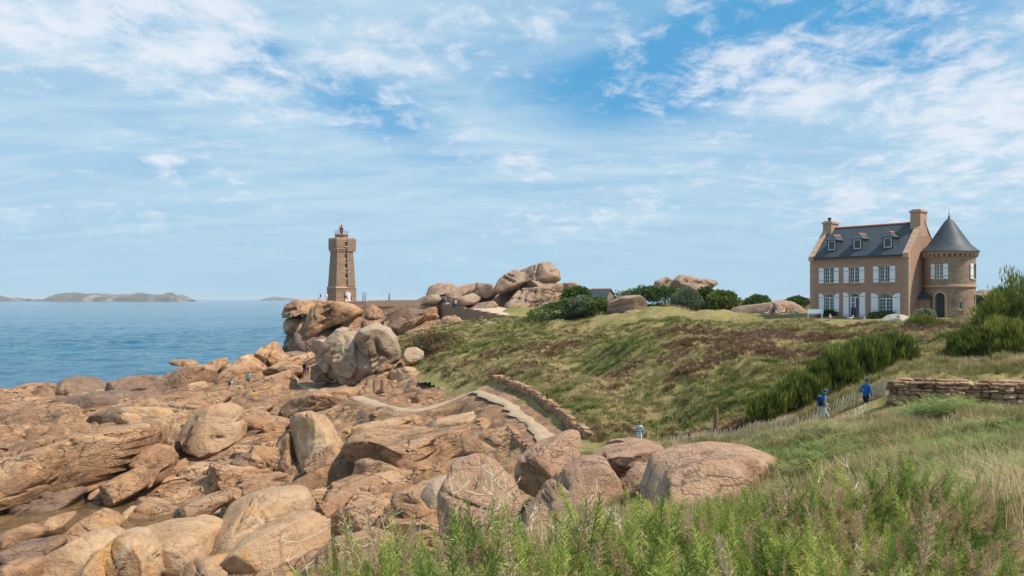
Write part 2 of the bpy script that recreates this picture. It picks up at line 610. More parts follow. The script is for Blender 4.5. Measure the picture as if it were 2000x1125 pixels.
plain('plaster', (0.37, 0.225, 0.16), 0.92, 0.16, 1.2, bump=0.25, spec=0.15)
plain('dressed_stone', (0.42, 0.275, 0.19), 0.9, 0.22, 2.5, bump=0.4, spec=0.2)
plain('coping_stone', (0.47, 0.31, 0.22), 0.9, 0.15, 2.5, bump=0.3, spec=0.2)
plain('white_paint', (0.74, 0.76, 0.78), 0.5, 0.05, 3.0)
plain('white_frame', (0.78, 0.78, 0.76), 0.45, 0.03, 3.0)
plain('ridge_tile', (0.40, 0.125, 0.065), 0.8, 0.2, 5.0)
plain('dark_metal', (0.03, 0.03, 0.033), 0.5, 0.1, 5.0)
plain('red_paint', (0.34, 0.018, 0.022), 0.4, 0.08, 4.0)
plain('dark_door', (0.018, 0.035, 0.036), 0.5, 0.2, 5.0)
plain('brown_door', (0.045, 0.028, 0.02), 0.5, 0.2, 5.0)
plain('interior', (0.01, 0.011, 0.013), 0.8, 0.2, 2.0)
plain('old_wood', (0.30, 0.22, 0.15), 0.9, 0.3, 9.0, bump=0.4, spec=0.15)
plain('rust_post', (0.24, 0.145, 0.09), 0.9, 0.3, 9.0, bump=0.4, spec=0.15)
plain('picket_wood', (0.46, 0.40, 0.31), 0.9, 0.30, 14.0, bump=0.3, spec=0.15)
plain('wire', (0.25, 0.24, 0.22), 0.5, 0.1, 5.0, metal=0.6)
plain('sand_path', (0.46, 0.36, 0.255), 0.95, 0.18, 1.5, bump=0.5, spec=0.1)
plain('concrete_path', (0.38, 0.28, 0.19), 0.95, 0.30, 0.9, bump=0.3, spec=0.1)
plain('beacon_stone', (0.2, 0.19, 0.18), 0.9, 0.2, 0.5)
plain('stem', (0.10, 0.075, 0.045), 0.9, 0.3, 9.0, spec=0.15)
plain('straw', (0.60, 0.48, 0.31), 0.85, 0.25, 9.0, spec=0.2)
plain('skin', (0.45, 0.25, 0.17), 0.55, 0.06, 6.0)
plain('hair', (0.022, 0.015, 0.012), 0.6, 0.2, 30.0)
plain('shoe', (0.10, 0.09, 0.085), 0.7, 0.2, 20.0)
plain('gull_white', (0.80, 0.80, 0.78), 0.7, 0.03, 20.0)
plain('gull_grey', (0.33, 0.36, 0.40), 0.7, 0.05, 20.0)
plain('bill', (0.6, 0.32, 0.04), 0.5, 0.05, 20.0)
for nm, c in dict(blue_shirt=(0.10, 0.22, 0.42), blue_jacket=(0.012, 0.09, 0.36), navy=(0.012, 0.014, 0.03), pale_shorts=(0.38, 0.45, 0.46),
                  white_cloth=(0.72, 0.72, 0.72), black_cloth=(0.016, 0.016, 0.018), coral=(0.62, 0.13, 0.10), teal=(0.08, 0.42, 0.38),
                  red_cloth=(0.42, 0.02, 0.03), grey_cloth=(0.20, 0.22, 0.25), denim=(0.06, 0.10, 0.20), cap_blue=(0.03, 0.10, 0.30),
                  cap_navy=(0.012, 0.05, 0.10), khaki=(0.28, 0.22, 0.13), pack_navy=(0.012, 0.022, 0.06), pack_blue=(0.03, 0.14, 0.36)).items():
    plain(nm, c, 0.85, 0.12, 14.0, bump=0.2, spec=0.2)

masonry('lighthouse_stone', [(0.36, 0.23, 0.145), (0.26, 0.16, 0.10), (0.42, 0.285, 0.19)], 0.85, 0.36, (0.20, 0.14, 0.10), coord='UV', bump=0.7)
masonry('tower_stone', [(0.40, 0.265, 0.175), (0.29, 0.185, 0.125), (0.47, 0.325, 0.225)], 0.62, 0.20, (0.17, 0.12, 0.09), coord='UV', bump=0.8)
masonry('wall_stone', [(0.36, 0.235, 0.165), (0.26, 0.17, 0.125), (0.43, 0.30, 0.215)], 0.55, 0.26, (0.10, 0.075, 0.055), coord='UV', bump=0.9)


def slate_mat():
    m, t, b = new_mat('slate')
    tc = t.add('ShaderNodeUVMap')
    br = t.add('ShaderNodeTexBrick')
    t.put(br.inputs['Vector'], tc.outputs[0])
    br.inputs['Scale'].default_value = 1.0
    br.inputs['Brick Width'].default_value = 0.24
    br.inputs['Row Height'].default_value = 0.17
    br.inputs['Mortar Size'].default_value = 0.008
    br.inputs['Color1'].default_value = (0.034, 0.047, 0.060, 1)
    br.inputs['Color2'].default_value = (0.052, 0.068, 0.082, 1)
    br.inputs['Mortar'].default_value = (0.025, 0.03, 0.036, 1)
    g = t.add('ShaderNodeNewGeometry')
    n = t.noise(g.outputs['Position'], 0.8, 5, 0.65, 0.6)
    c = t.mix(t.math('MULTIPLY', t.sstep(n, 0.5, 0.75), 0.40), br.outputs['Color'], (0.115, 0.12, 0.115))
    t.put(b.inputs['Base Color'], c)
    b.inputs['Roughness'].default_value = 0.55
    b.inputs['Specular IOR Level'].default_value = 0.35
    t.put(b.inputs['Normal'], t.bump(br.outputs['Fac'], 0.5, -0.02))
    return m


slate_mat()


def glass_mat():
    m, t, b = new_mat('window_glass')
    b.inputs['Base Color'].default_value = (0.02, 0.035, 0.05, 1)
    b.inputs['Roughness'].default_value = 0.06
    b.inputs['Specular IOR Level'].default_value = 0.6
    return m


glass_mat()


def foliage(name, stops, rough=0.6, trans=0.35, inst=False, spec=0.25):
    """leaf: colour from the per-leaf 'tint' value, some light let through"""
    m, t, b = new_mat(name)
    a = t.add('ShaderNodeAttribute', attribute_name='tint')
    a.attribute_type = 'INSTANCER' if inst else 'GEOMETRY'
    c = t.ramp(a.outputs['Fac'], stops)
    t.put(b.inputs['Base Color'], c)
    b.inputs['Roughness'].default_value = rough
    b.inputs['Specular IOR Level'].default_value = spec
    tr = t.add('ShaderNodeBsdfTranslucent')
    t.put(tr.inputs['Color'], c)
    mx = t.add('ShaderNodeMixShader')
    mx.inputs[0].default_value = trans
    out = t.n['Material Output']
    t.l.new(b.outputs[0], mx.inputs[1])
    t.l.new(tr.outputs[0], mx.inputs[2])
    t.l.new(mx.outputs[0], out.inputs['Surface'])
    return m


foliage('hedge_leaf', [(0.0, (0.035, 0.062, 0.014)), (0.45, (0.065, 0.115, 0.024)), (0.85, (0.12, 0.19, 0.04)), (1.0, (0.18, 0.22, 0.06))])
foliage('dark_leaf', [(0.0, (0.022, 0.042, 0.012)), (0.5, (0.045, 0.078, 0.02)), (1.0, (0.10, 0.145, 0.035))])
foliage('pale_leaf', [(0.0, (0.06, 0.085, 0.045)), (0.5, (0.14, 0.18, 0.095)), (1.0, (0.30, 0.34, 0.22))])
foliage('broom_leaf', [(0.0, (0.045, 0.070, 0.014)), (0.4, (0.10, 0.135, 0.022)), (0.75, (0.19, 0.22, 0.035)), (1.0, (0.30, 0.29, 0.06))])
foliage('gorse_leaf', [(0.0, (0.10, 0.15, 0.03)), (0.3, (0.21, 0.29, 0.06)), (0.5, (0.36, 0.40, 0.085)), (0.70, (0.52, 0.53, 0.15)), (0.75, (0.42, 0.28, 0.165)), (1.0, (0.62, 0.45, 0.29))])
foliage('bracken_leaf', [(0.0, (0.09, 0.14, 0.03)), (0.5, (0.19, 0.26, 0.055)), (0.78, (0.29, 0.35, 0.085)), (0.85, (0.36, 0.26, 0.14)), (1.0, (0.48, 0.35, 0.21))])
foliage('heath_leaf', [(0.0, (0.05, 0.075, 0.02)), (0.4, (0.10, 0.11, 0.035)), (0.6, (0.20, 0.10, 0.05)), (1.0, (0.29, 0.14, 0.07))])
foliage('grass_blade', [(0.0, (0.09, 0.125, 0.025)), (0.30, (0.17, 0.185, 0.045)), (0.52, (0.27, 0.23, 0.09)), (0.78, (0.42, 0.32, 0.16)), (1.0, (0.58, 0.46, 0.27))], inst=True, trans=0.30)
foliage('heather_sprig', [(0.0, (0.14, 0.115, 0.045)), (0.35, (0.22, 0.145, 0.072)), (0.7, (0.27, 0.165, 0.095)), (1.0, (0.28, 0.165, 0.13))], inst=True, trans=0.2)


def ground_mat():
    """turf and peat seen between the plants"""
    m, t, b = new_mat('turf')
    g = t.add('ShaderNodeNewGeometry')
    P = g.outputs['Position']
    n1 = t.noise(P, 0.16, 5, 0.6, 0.6)
    n2 = t.noise(P, 1.3, 5, 0.65, 0.4)
    n3 = t.noise(P, 7.0, 4, 0.7)
    f = t.math('ADD', t.math('MULTIPLY', n1, 0.6), t.math('ADD', t.math('MULTIPLY', n2, 0.25), t.math('MULTIPLY', n3, 0.15)))
    c = t.ramp(f, [(0.36, (0.12, 0.125, 0.035)), (0.47, (0.22, 0.19, 0.07)), (0.55, (0.29, 0.23, 0.105)), (0.66, (0.19, 0.13, 0.07))])
    t.put(b.inputs['Base Color'], c)
    b.inputs['Roughness'].default_value = 0.95
    b.inputs['Specular IOR Level'].default_value = 0.1
    t.put(b.inputs['Normal'], t.bump(t.math('ADD', n2, t.math('MULTIPLY', n3, 0.5)), 0.9, 0.25))
    return m


ground_mat()


def sea_mat():
    m, t, b = new_mat('sea_water')
    g = t.add('ShaderNodeNewGeometry')
    P = g.outputs['Position']
    n1 = t.noise(t.mapping(P, rot=(0, 0, rad(20)), scale=(0.10, 0.22, 1)), 1.0, 5, 0.6, 0.4)
    n2 = t.noise(t.mapping(P, rot=(0, 0, rad(-12)), scale=(0.22, 0.42, 1)), 1.0, 5, 0.62, 0.5)
    n3 = t.noise(t.mapping(P, rot=(0, 0, rad(8)), scale=(0.008, 0.03, 1)), 1.0, 4, 0.55, 0.5)
    c = t.mix(t.sstep(n3, 0.35, 0.7), (0.001, 0.075, 0.140), (0.004, 0.110, 0.185))
    t.put(b.inputs['Base Color'], c)
    b.inputs['Roughness'].default_value = 0.10
    b.inputs['IOR'].default_value = 1.33
    b.inputs['Specular IOR Level'].default_value = 0.22
    h = t.math('ADD', t.math('MULTIPLY', n1, 2.2), t.math('MULTIPLY', n2, 1.5))
    t.put(b.inputs['Normal'], t.bump(h, 0.6, 0.5))
    return m


sea_mat()


def pool_mat():
    m, t, b = new_mat('pool_water')
    b.inputs['Base Color'].default_value = (0.75, 0.62, 0.36, 1)
    b.inputs['Roughness'].default_value = 0.04
    b.inputs['IOR'].default_value = 1.33
    b.inputs['Transmission Weight'].default_value = 0.92
    g = t.add('ShaderNodeNewGeometry')
    t.put(b.inputs['Normal'], t.bump(t.noise(g.outputs['Position'], 3.0, 3, 0.5), 0.25, 0.05))
    return m


pool_mat()


def island_mat():
    m, t, b = new_mat('island_ground')
    g = t.add('ShaderNodeNewGeometry')
    n = t.noise(g.outputs['Position'], 0.012, 6, 0.65, 0.5)
    c = t.ramp(n, [(0.38, (0.035, 0.04, 0.025)), (0.5, (0.08, 0.07, 0.05)), (0.6, (0.17, 0.13, 0.10)), (0.7, (0.42, 0.36, 0.28))])
    t.put(b.inputs['Base Color'], c)
    b.inputs['Roughness'].default_value = 0.95
    return m


island_mat()

# ------------------------------------------------------------------ lie of the land
# columns of the survey: bearing (px of a 2000 px frame) -> list of (distance, height above the sea)
SURVEY = {
    -250: [(2, 13.3), (8, 10.8), (20, 5.5), (36, 1.6), (45, 0.2), (52, -0.7), (60, 0.6), (75, 2.4), (97, 4.0), (108, 2.0), (122, -3), (200, -9)],
    0: [(2, 13.3), (8, 10.9), (20, 5.7), (36, 1.9), (45, 0.5), (52, -0.55), (60, 0.75), (75, 2.4), (97, 4.0), (108, 2.2), (122, -3), (200, -9)],
    150: [(2, 13.3), (8, 11.0), (20, 5.9), (36, 2.1), (45, 0.7), (52, -0.45), (60, 0.85), (75, 2.5), (97, 4.0), (110, 2.4), (122, -3), (200, -9)],
    320: [(2, 13.3), (8, 11.2), (20, 6.4), (36, 2.6), (46, 1.5), (55, 0.4), (62, 1.35), (75, 2.7), (90, 3.5), (100, 3.7), (112, 2.8), (124, -2), (200, -9)],
    500: [(2, 13.3), (8, 11.4), (20, 7.0), (36, 3.2), (46, 2.4), (55, 1.75), (65, 2.3), (75, 3.1), (90, 4.0), (100, 4.5), (116, 4.6), (128, 0), (150, -4), (200, -9)],
    700: [(2, 13.3), (8, 11.7), (18, 8.4), (28, 4.8), (38, 3.9), (46, 3.6), (55, 3.6), (65, 4.2), (72, 4.9), (80, 5.35), (95, 5.4), (110, 6.0), (130, 7.0), (150, 8), (168, 9), (185, -2), (210, -8)],
    850: [(2, 13.3), (8, 11.9), (18, 9.0), (26, 6.4), (36, 5.0), (46, 4.7), (55, 4.9), (65, 5.3), (70, 5.55), (80, 6.5), (90, 7.9), (100, 9.2), (110, 10.1), (120, 10.2), (133, 9.3), (147, 9.4), (158, 11), (170, 12), (195, 5), (215, -6)],
    1000: [(2, 13.3), (7, 12.2), (15, 10.0), (24, 7.7), (32, 6.6), (42, 5.9), (50, 5.9), (55, 6.4), (62, 7.3), (70, 8.2), (78, 8.95), (90, 9.9), (105, 11.1), (116, 11.8), (135, 12.9), (170, 13.0), (215, 8)],
    1150: [(2, 13.35), (7, 12.3), (14, 10.6), (22, 9.0), (30, 7.9), (36, 7.2), (42, 6.7), (50, 6.9), (56, 7.9), (62, 8.8), (70, 9.6), (80, 10.5), (92, 11.5), (105, 12.6), (130, 13), (170, 13), (215, 10)],
    1300: [(2, 13.4), (7, 12.3), (14, 10.8), (21, 9.3), (26, 9.0), (33, 8.1), (38, 7.6), (44, 6.8), (50, 7.1), (55, 8.4), (60, 9.9), (64, 10.8), (70, 11.4), (80, 12.0), (92, 12.7), (110, 13.2), (170, 13), (215, 11)],
    1450: [(2, 13.4), (7, 12.4), (14, 11.1), (22, 9.9), (30, 9.3), (39, 8.05), (44, 7.8), (48, 8.1), (53, 9.2), (58, 10.2), (64, 10.95), (72, 11.6), (86, 12.6), (110, 13.2), (170, 13), (215, 11)],
    1600: [(2, 13.5), (7, 12.5), (12, 11.7), (16, 11.1), (23, 10.35), (33, 9.4), (37, 9.1), (43, 9.3), (52, 10.1), (60, 10.8), (72, 11.9), (82, 13.1), (100, 13.3), (170, 13), (215, 11)],
    1750: [(2, 13.4), (7, 12.65), (16, 11.6), (25, 10.8), (34, 10.2), (40, 10.9), (50, 11.4), (65, 12.1), (75, 13.1), (90, 13.3), (170, 13), (215, 11)],
    1900: [(2, 13.4), (7, 12.75), (13, 12.0), (24, 11.1), (32.5, 10.4), (37, 11.2), (48, 11.8), (60, 12.3), (72, 13.0), (90, 13.3), (170, 13), (215, 11)],
    2050: [(2, 13.4), (7, 12.9), (13, 12.15), (24, 11.2), (32.5, 10.4), (37, 11.3), (48, 11.9), (60, 12.4), (72, 13.0), (90, 13.3), (170, 13), (215, 11)],
    2300: [(2, 13.5), (7, 13.3), (13, 12.4), (24, 11.3), (32.5, 10.5), (37, 11.3), (48, 12.0), (60, 12.5), (72, 13.0), (90, 13.3), (170, 13), (215, 11)],
}
_cp = np.array([((px - 1000) / 400.0, math.log(y) * 3.2) for px, l in SURVEY.items() for y, z in l])
_cz = np.array([z for px, l in SURVEY.items() for y, z in l])


def _tps(r2):
    return 0.5 * r2 * np.log(r2 + 1e-9)


_n = len(_cp)
_K = _tps(((_cp[:, None] - _cp[None]) ** 2).sum(-1)) + np.eye(_n) * 1e-3
_Q = np.hstack([np.ones((_n, 1)), _cp])
_A = np.block([[_K, _Q], [_Q.T, np.zeros((3, 3))]])
_W = np.linalg.solve(_A, np.concatenate([_cz, np.zeros(3)]))


def base(x, y):
    x = np.asarray(x, dtype=float).ravel()
    y = np.maximum(np.asarray(y, dtype=float).ravel(), 1.5)
    px = np.clip(F * x / y, -1500, 1500)
    q = np.stack([px / 400.0, np.log(y) * 3.2], 1)
    out = np.empty(len(q))
    for s in range(0, len(q), 20000):
        c = q[s:s + 20000]
        out[s:s + 20000] = _tps(((c[:, None] - _cp[None]) ** 2).sum(-1)) @ _W[:_n] + _W[_n] + c @ _W[_n + 1:]
    return out


EDGE = np.array([(0, 560), (20, 650), (26, 1000), (32, 1060), (48, 1092), (60, 1008), (72, 930), (80, 880), (92, 800), (105, 768), (125, 775), (140, 820), (160, 900), (230, 905)], float)


def rockmask(x, y):
    """+1 well inside the bare rock, -1 well inside the turf"""
    px = 1000 + F * x / np.maximum(y, 1.5)
    b = np.interp(y, EDGE[:, 0], EDGE[:, 1])
    m = (b - px) * y / F + 1.0 * fbm2(x, y, 0.35, 3, 5)
    return np.clip(m / 1.6, -1, 1)


PATH = [(548, 101), (590, 96.5), (640, 88), (690, 80.5), (740, 74), (800, 70.3), (870, 70.6), (930, 70.5), (985, 62), (1040, 54), (1085, 48), (1140, 44.5), (1230, 42.5)]
PATHXY = np.array([((px - 1000) / F * y, y) for px, y in PATH])


def path_dist(x, y):
    d = np.full(x.shape, 1e9)
    for a, b in zip(PATHXY, PATHXY[1:]):
        v = b - a
        t = np.clip(((x - a[0]) * v[0] + (y - a[1]) * v[1]) / (v @ v), 0, 1)
        d = np.minimum(d, np.hypot(x - a[0] - t * v[0], y - a[1] - t * v[1]))
    return d


GULLY = np.array([((px - 1000) / F * y_, y_) for px, y_ in ((1030, 88), (1090, 79), (1160, 69), (1240, 59), (1310, 51.5), (1350, 47))])


def gully(x, y):
    d = np.full(x.shape, 1e9)
    sd = np.zeros(x.shape)
    tt = np.zeros(x.shape)
    n = len(GULLY) - 1
    for i, (a, b) in enumerate(zip(GULLY, GULLY[1:])):
        v = b - a
        t = np.clip(((x - a[0]) * v[0] + (y - a[1]) * v[1]) / (v @ v), 0, 1)
        ex, ey = x - a[0] - t * v[0], y - a[1] - t * v[1]
        dd = np.hypot(ex, ey)
        near = dd < d
        sd = np.where(near, np.sign(v[0] * ey - v[1] * ex), sd)
        tt = np.where(near, (i + t) / n, tt)
        d = np.minimum(d, dd)
    s = sd * d
    run = smooth01(tt, 0.0, 0.35) * smooth01(1 - tt, 0.0, 0.25)
    cut = -1.5 * np.exp(-(d / 2.6) ** 2) * run
    # the bank on the seaward side bulges, the other climbs
    bank = 0.4 * np.exp(-((s + 5.5) / 3.0) ** 2) * run + 0.35 * np.exp(-((s - 6.5) / 3.5) ** 2) * run
    return cut + bank


def turf_z(x, y):
    x = np.asarray(x, float)
    y = np.asarray(y, float)
    far = smooth01(y, 10, 40)
    nb = (0.42 * fbm2(x, y, 0.16, 3, 21) + 0.34 * fbm2(x * 0.8, y, 0.5, 3, 22)) * (0.35 + 0.65 * far)
    flat = smooth01(path_dist(x, y), 0.8, 2.5)
    hx, hy = 37.0, 80.0
    flat = flat * smooth01(np.hypot(x - hx, y - hy), 9, 16)
    return base(x, y).reshape(x.shape) + nb * flat - 0.35 * (rockmask(x, y) + 1) + 0.25 * smooth01(y, 74, 90) + gully(x, y) * smooth01(path_dist(x, y), 2.0, 5.0)


PHI = rad(48)


def rock_z(x, y):
    x = np.asarray(x, float)
    y = np.asarray(y, float)
    a = x * math.cos(PHI) + y * math.sin(PHI)
    b = -x * math.sin(PHI) + y * math.cos(PHI)
    a = a + 1.6 * fbm2(x, y, 0.13, 3, 31)
    b = b + 1.1 * fbm2(x, y, 0.16, 3, 32)
    f1, f2, h1, h2, ox, oy = vor2(a / 6.5, b / 2.9, 3)
    e = f2 - f1
    z1 = ((h1 - 0.5) * 1.25 + (h2 - 0.5) * 1.2 * oy - 0.25 * oy) * smooth01(e, 0.0, 0.34) - 0.55 * np.exp(-(e / 0.09) ** 2)
    rough = smooth01(h2, 0.25, 0.6)
    g1, g2, k1, k2, qx, qy = vor2(a / 2.3 + 4.1, b / 1.0 + 2.2, 9)
    e2 = g2 - g1
    z2 = (k1 - 0.5) * 0.42 * smooth01(e2, 0.0, 0.4) - 0.26 * np.exp(-(e2 / 0.13) ** 2)
    fine = 0.05 * fbm2(x, y, 1.9, 3, 41)
    flat = smooth01(path_dist(x, y) + 0.5 * fbm2(x, y, 0.8, 2, 44), 1.2, 3.4)
    blk = -0.75 * smooth01(95 - y, 0, 15) + z1 + rough * z2 + fine
    return base(x, y).reshape(x.shape) + blk * flat - 0.06 * (1 - flat) + 0.35 * (np.maximum(rockmask(x, y), -flat) - 1) * (0.25 + 0.75 * flat)


def polar_grid(px0, px1, npx, ys):
    px = np.linspace(px0, px1, npx)
    PX, Y = np.meshgrid(px, ys)
    X = (PX - 1000) / F * Y
    ny = len(ys)
    i = np.arange(ny - 1)[:, None] * npx + np.arange(npx - 1)[None]
    faces = np.stack([i, i + 1, i + npx + 1, i + npx], -1).reshape(-1, 4)
    return X, Y, faces


def drop_faces(faces, keep_v):
    k = keep_v[faces].any(1)
    f = faces[k]
    used = np.unique(f)
    remap = np.full(keep_v.size, -1, dtype=np.int64)
    remap[used] = np.arange(len(used))
    return remap[f], used


def build_land():
    # turf
    ys = np.concatenate([np.linspace(1.6, 6, 12), np.geomspace(6.4, 45, 120), np.linspace(45.4, 110, 170), np.linspace(111, 225, 60)])
    X, Y, fc = polar_grid(-700, 2700, 420, ys)
    keep = (rockmask(X, Y) < 0.75).ravel() | (Y.ravel() < 30)
    Z = turf_z(X, Y)
    f, used = drop_faces(fc, keep)
    V = np.stack([X.ravel(), Y.ravel(), Z.ravel()], 1)[used]
    o = link('headland', mesh_np('headland', V, f, MATS['turf']))
    tag(o, 'grassy heath headland with a shallow gully', kind='structure')
    # bare rock
    ys = np.concatenate([np.linspace(26, 45, 150), np.linspace(45.1, 75, 290), np.linspace(75.15, 110, 170), np.linspace(110.5, 205, 80)])
    X, Y, fc = polar_grid(-330, 1130, 620, ys)
    keep = (rockmask(X, Y) > -0.9).ravel()
    Z = rock_z(X, Y)
    for _ in range(2):
        Z[:, 1:-1] = 0.25 * Z[:, :-2] + 0.5 * Z[:, 1:-1] + 0.25 * Z[:, 2:]
        Z[1:-1] = 0.25 * Z[:-2] + 0.5 * Z[1:-1] + 0.25 * Z[2:]
    f, used = drop_faces(fc, keep)
    V = np.stack([X.ravel(), Y.ravel(), Z.ravel()], 1)[used]
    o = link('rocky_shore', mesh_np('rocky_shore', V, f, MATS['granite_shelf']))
    tag(o, 'jointed pink granite shelf along the shore', kind='structure')
    return o


SHORE = build_land()

# sea: one sheet to the horizon
def build_sea():
    # waves where they can be told apart, a flat sheet beyond and around, in one mesh
    ys = np.concatenate([np.geomspace(100.6, 420, 250), np.geomspace(424, 1500, 90)])
    X, Y, fc = polar_grid(-420, 1100, 330, ys)
    X0, X1 = X[:, :1], X[:, -1:]
    fade = smooth01(Y, 101, 112) * (1 - smooth01(Y, 420, 1480)) * smooth01((X - X0) / (X1 - X0), 0, 0.04) * smooth01((X1 - X) / (X1 - X0), 0, 0.04)
    a1 = X * 0.94 + Y * 0.34
    b1 = -X * 0.34 + Y * 0.94
    w = 0.34 * fbm2(a1 * 0.7, b1, 0.11, 3, 81, 0.6) + 0.20 * fbm2(X * 0.9, Y, 0.33, 2, 83)
    w = w * (0.65 + 0.5 * smooth01(fbm2(X, Y * 0.35, 0.012, 2, 85), -0.4, 0.5))
    Z = w * fade
    V = np.stack([X.ravel(), Y.ravel(), Z.ravel()], 1)
    n0 = len(V)
    nx = X.shape[1]
    ny = X.shape[0]
    c = [V[0], V[nx - 1], V[n0 - 1], V[n0 - nx]]
    far = np.array([(-60000, -2000, 0), (60000, -2000, 0), (60000, 60000, 0), (-60000, 60000, 0)], float)
    V = np.concatenate([V, far])
    i0, i1, i2, i3 = 0, nx - 1, n0 - 1, n0 - nx
    ring = np.array([(n0 + 1, n0 + 2, i2, i1), (n0 + 2, n0 + 3, i3, i2), (n0 + 3, n0, i0, i3)])
    o = link('sea', mesh_np('sea', V, np.concatenate([fc, ring]), MATS['sea_water'], smooth=True))
    tag(o, 'blue sea with light ripples', kind='structure')


build_sea()


def build_path():
    pts = []
    P = PATHXY
    # resample
    seg = np.hypot(*np.diff(P, axis=0).T)
    s = np.concatenate([[0], np.cumsum(seg)])
    tt = np.linspace(0, s[-1], 120)
    cx = np.interp(tt, s, P[:, 0])
    cy = np.interp(tt, s, P[:, 1])
    for _ in range(3):
        cx[1:-1] = (cx[:-2] + cx[1:-1] * 2 + cx[2:]) / 4
        cy[1:-1] = (cy[:-2] + cy[1:-1] * 2 + cy[2:]) / 4
    tx, ty = np.gradient(cx), np.gradient(cy)
    ln = np.hypot(tx, ty)
    nx, ny = -ty / ln, tx / ln
    ws = np.linspace(-1, 1, 7)
    wid = 0.62 + 0.12 * np.sin(tt * 0.7) + 0.25 * fbm2(tt, tt * 0, 0.9, 3, 4)
    V = []
    for w in ws:
        x = cx + nx * w * wid
        y = cy + ny * w * wid
        zb = base(cx, cy) + 0.0 + (-0.16 if abs(w) == 1 else 0.0)
        V.append(np.stack([x, y, zb + 0.02 * fbm2(x, y, 1.2, 2, 3)], 1))
    V = np.stack(V, 1).reshape(-1, 3)
    n = len(ws)
    fs = [(i * n + j, i * n + j + 1, (i + 1) * n + j + 1, (i + 1) * n + j) for i in range(119) for j in range(n - 1)]
    o = link('footpath', mesh_np('footpath', V, fs, MATS['concrete_path']))
    tag(o, 'pale footpath winding over the granite', kind='structure')


build_path()


# ------------------------------------------------------------------ rocks
_ico = {}


def ico(sub):
    if sub not in _ico:
        bm = bmesh.new()
        bmesh.ops.create_icosphere(bm, subdivisions=sub, radius=1.0)
        v = np.array([x.co[:] for x in bm.verts])
        f = np.array([[q.index for q in p.verts] for p in bm.faces])
        bm.free()
        _ico[sub] = (v, f)
    return _ico[sub]


def outline_radius(poly, n=720):
    """star radius of a closed polygon round its middle"""
    p = np.asarray(poly, float)
    q = np.roll(p, -1, 0)
    an = np.linspace(-math.pi, math.pi, n, endpoint=False)
    dx, dy = np.cos(an), np.sin(an)
    r = np.zeros(n)
    for a, b in zip(p, q):
        ex, ey = b - a
        den = dx * ey - dy * ex
        with np.errstate(divide='ignore', invalid='ignore'):
            t = (a[0] * ey - a[1] * ex) / den
            s = (a[0] * dy - a[1] * dx) / den
        ok = (np.abs(den) > 1e-9) & (t > 0) & (s >= -1e-6) & (s <= 1 + 1e-6)
        r = np.where(ok, np.maximum(r, np.where(ok, t, 0)), r)
    bad = r <= 0
    if bad.any():
        r[bad] = np.interp(an[bad], an[~bad], r[~bad], period=2 * math.pi)
    k = np.exp(-(np.arange(-14, 15) / 5.0) ** 2)
    k /= k.sum()
    r = np.convolve(np.concatenate([r[-14:], r, r[:14]]), k, 'valid')
    return an, r


def area_mid(p):
    p = np.asarray(p, float)
    q = np.roll(p, -1, 0)
    c = p[:, 0] * q[:, 1] - q[:, 0] * p[:, 1]
    a = c.sum() / 2
    return ((p + q) * c[:, None]).sum(0) / (6 * a)


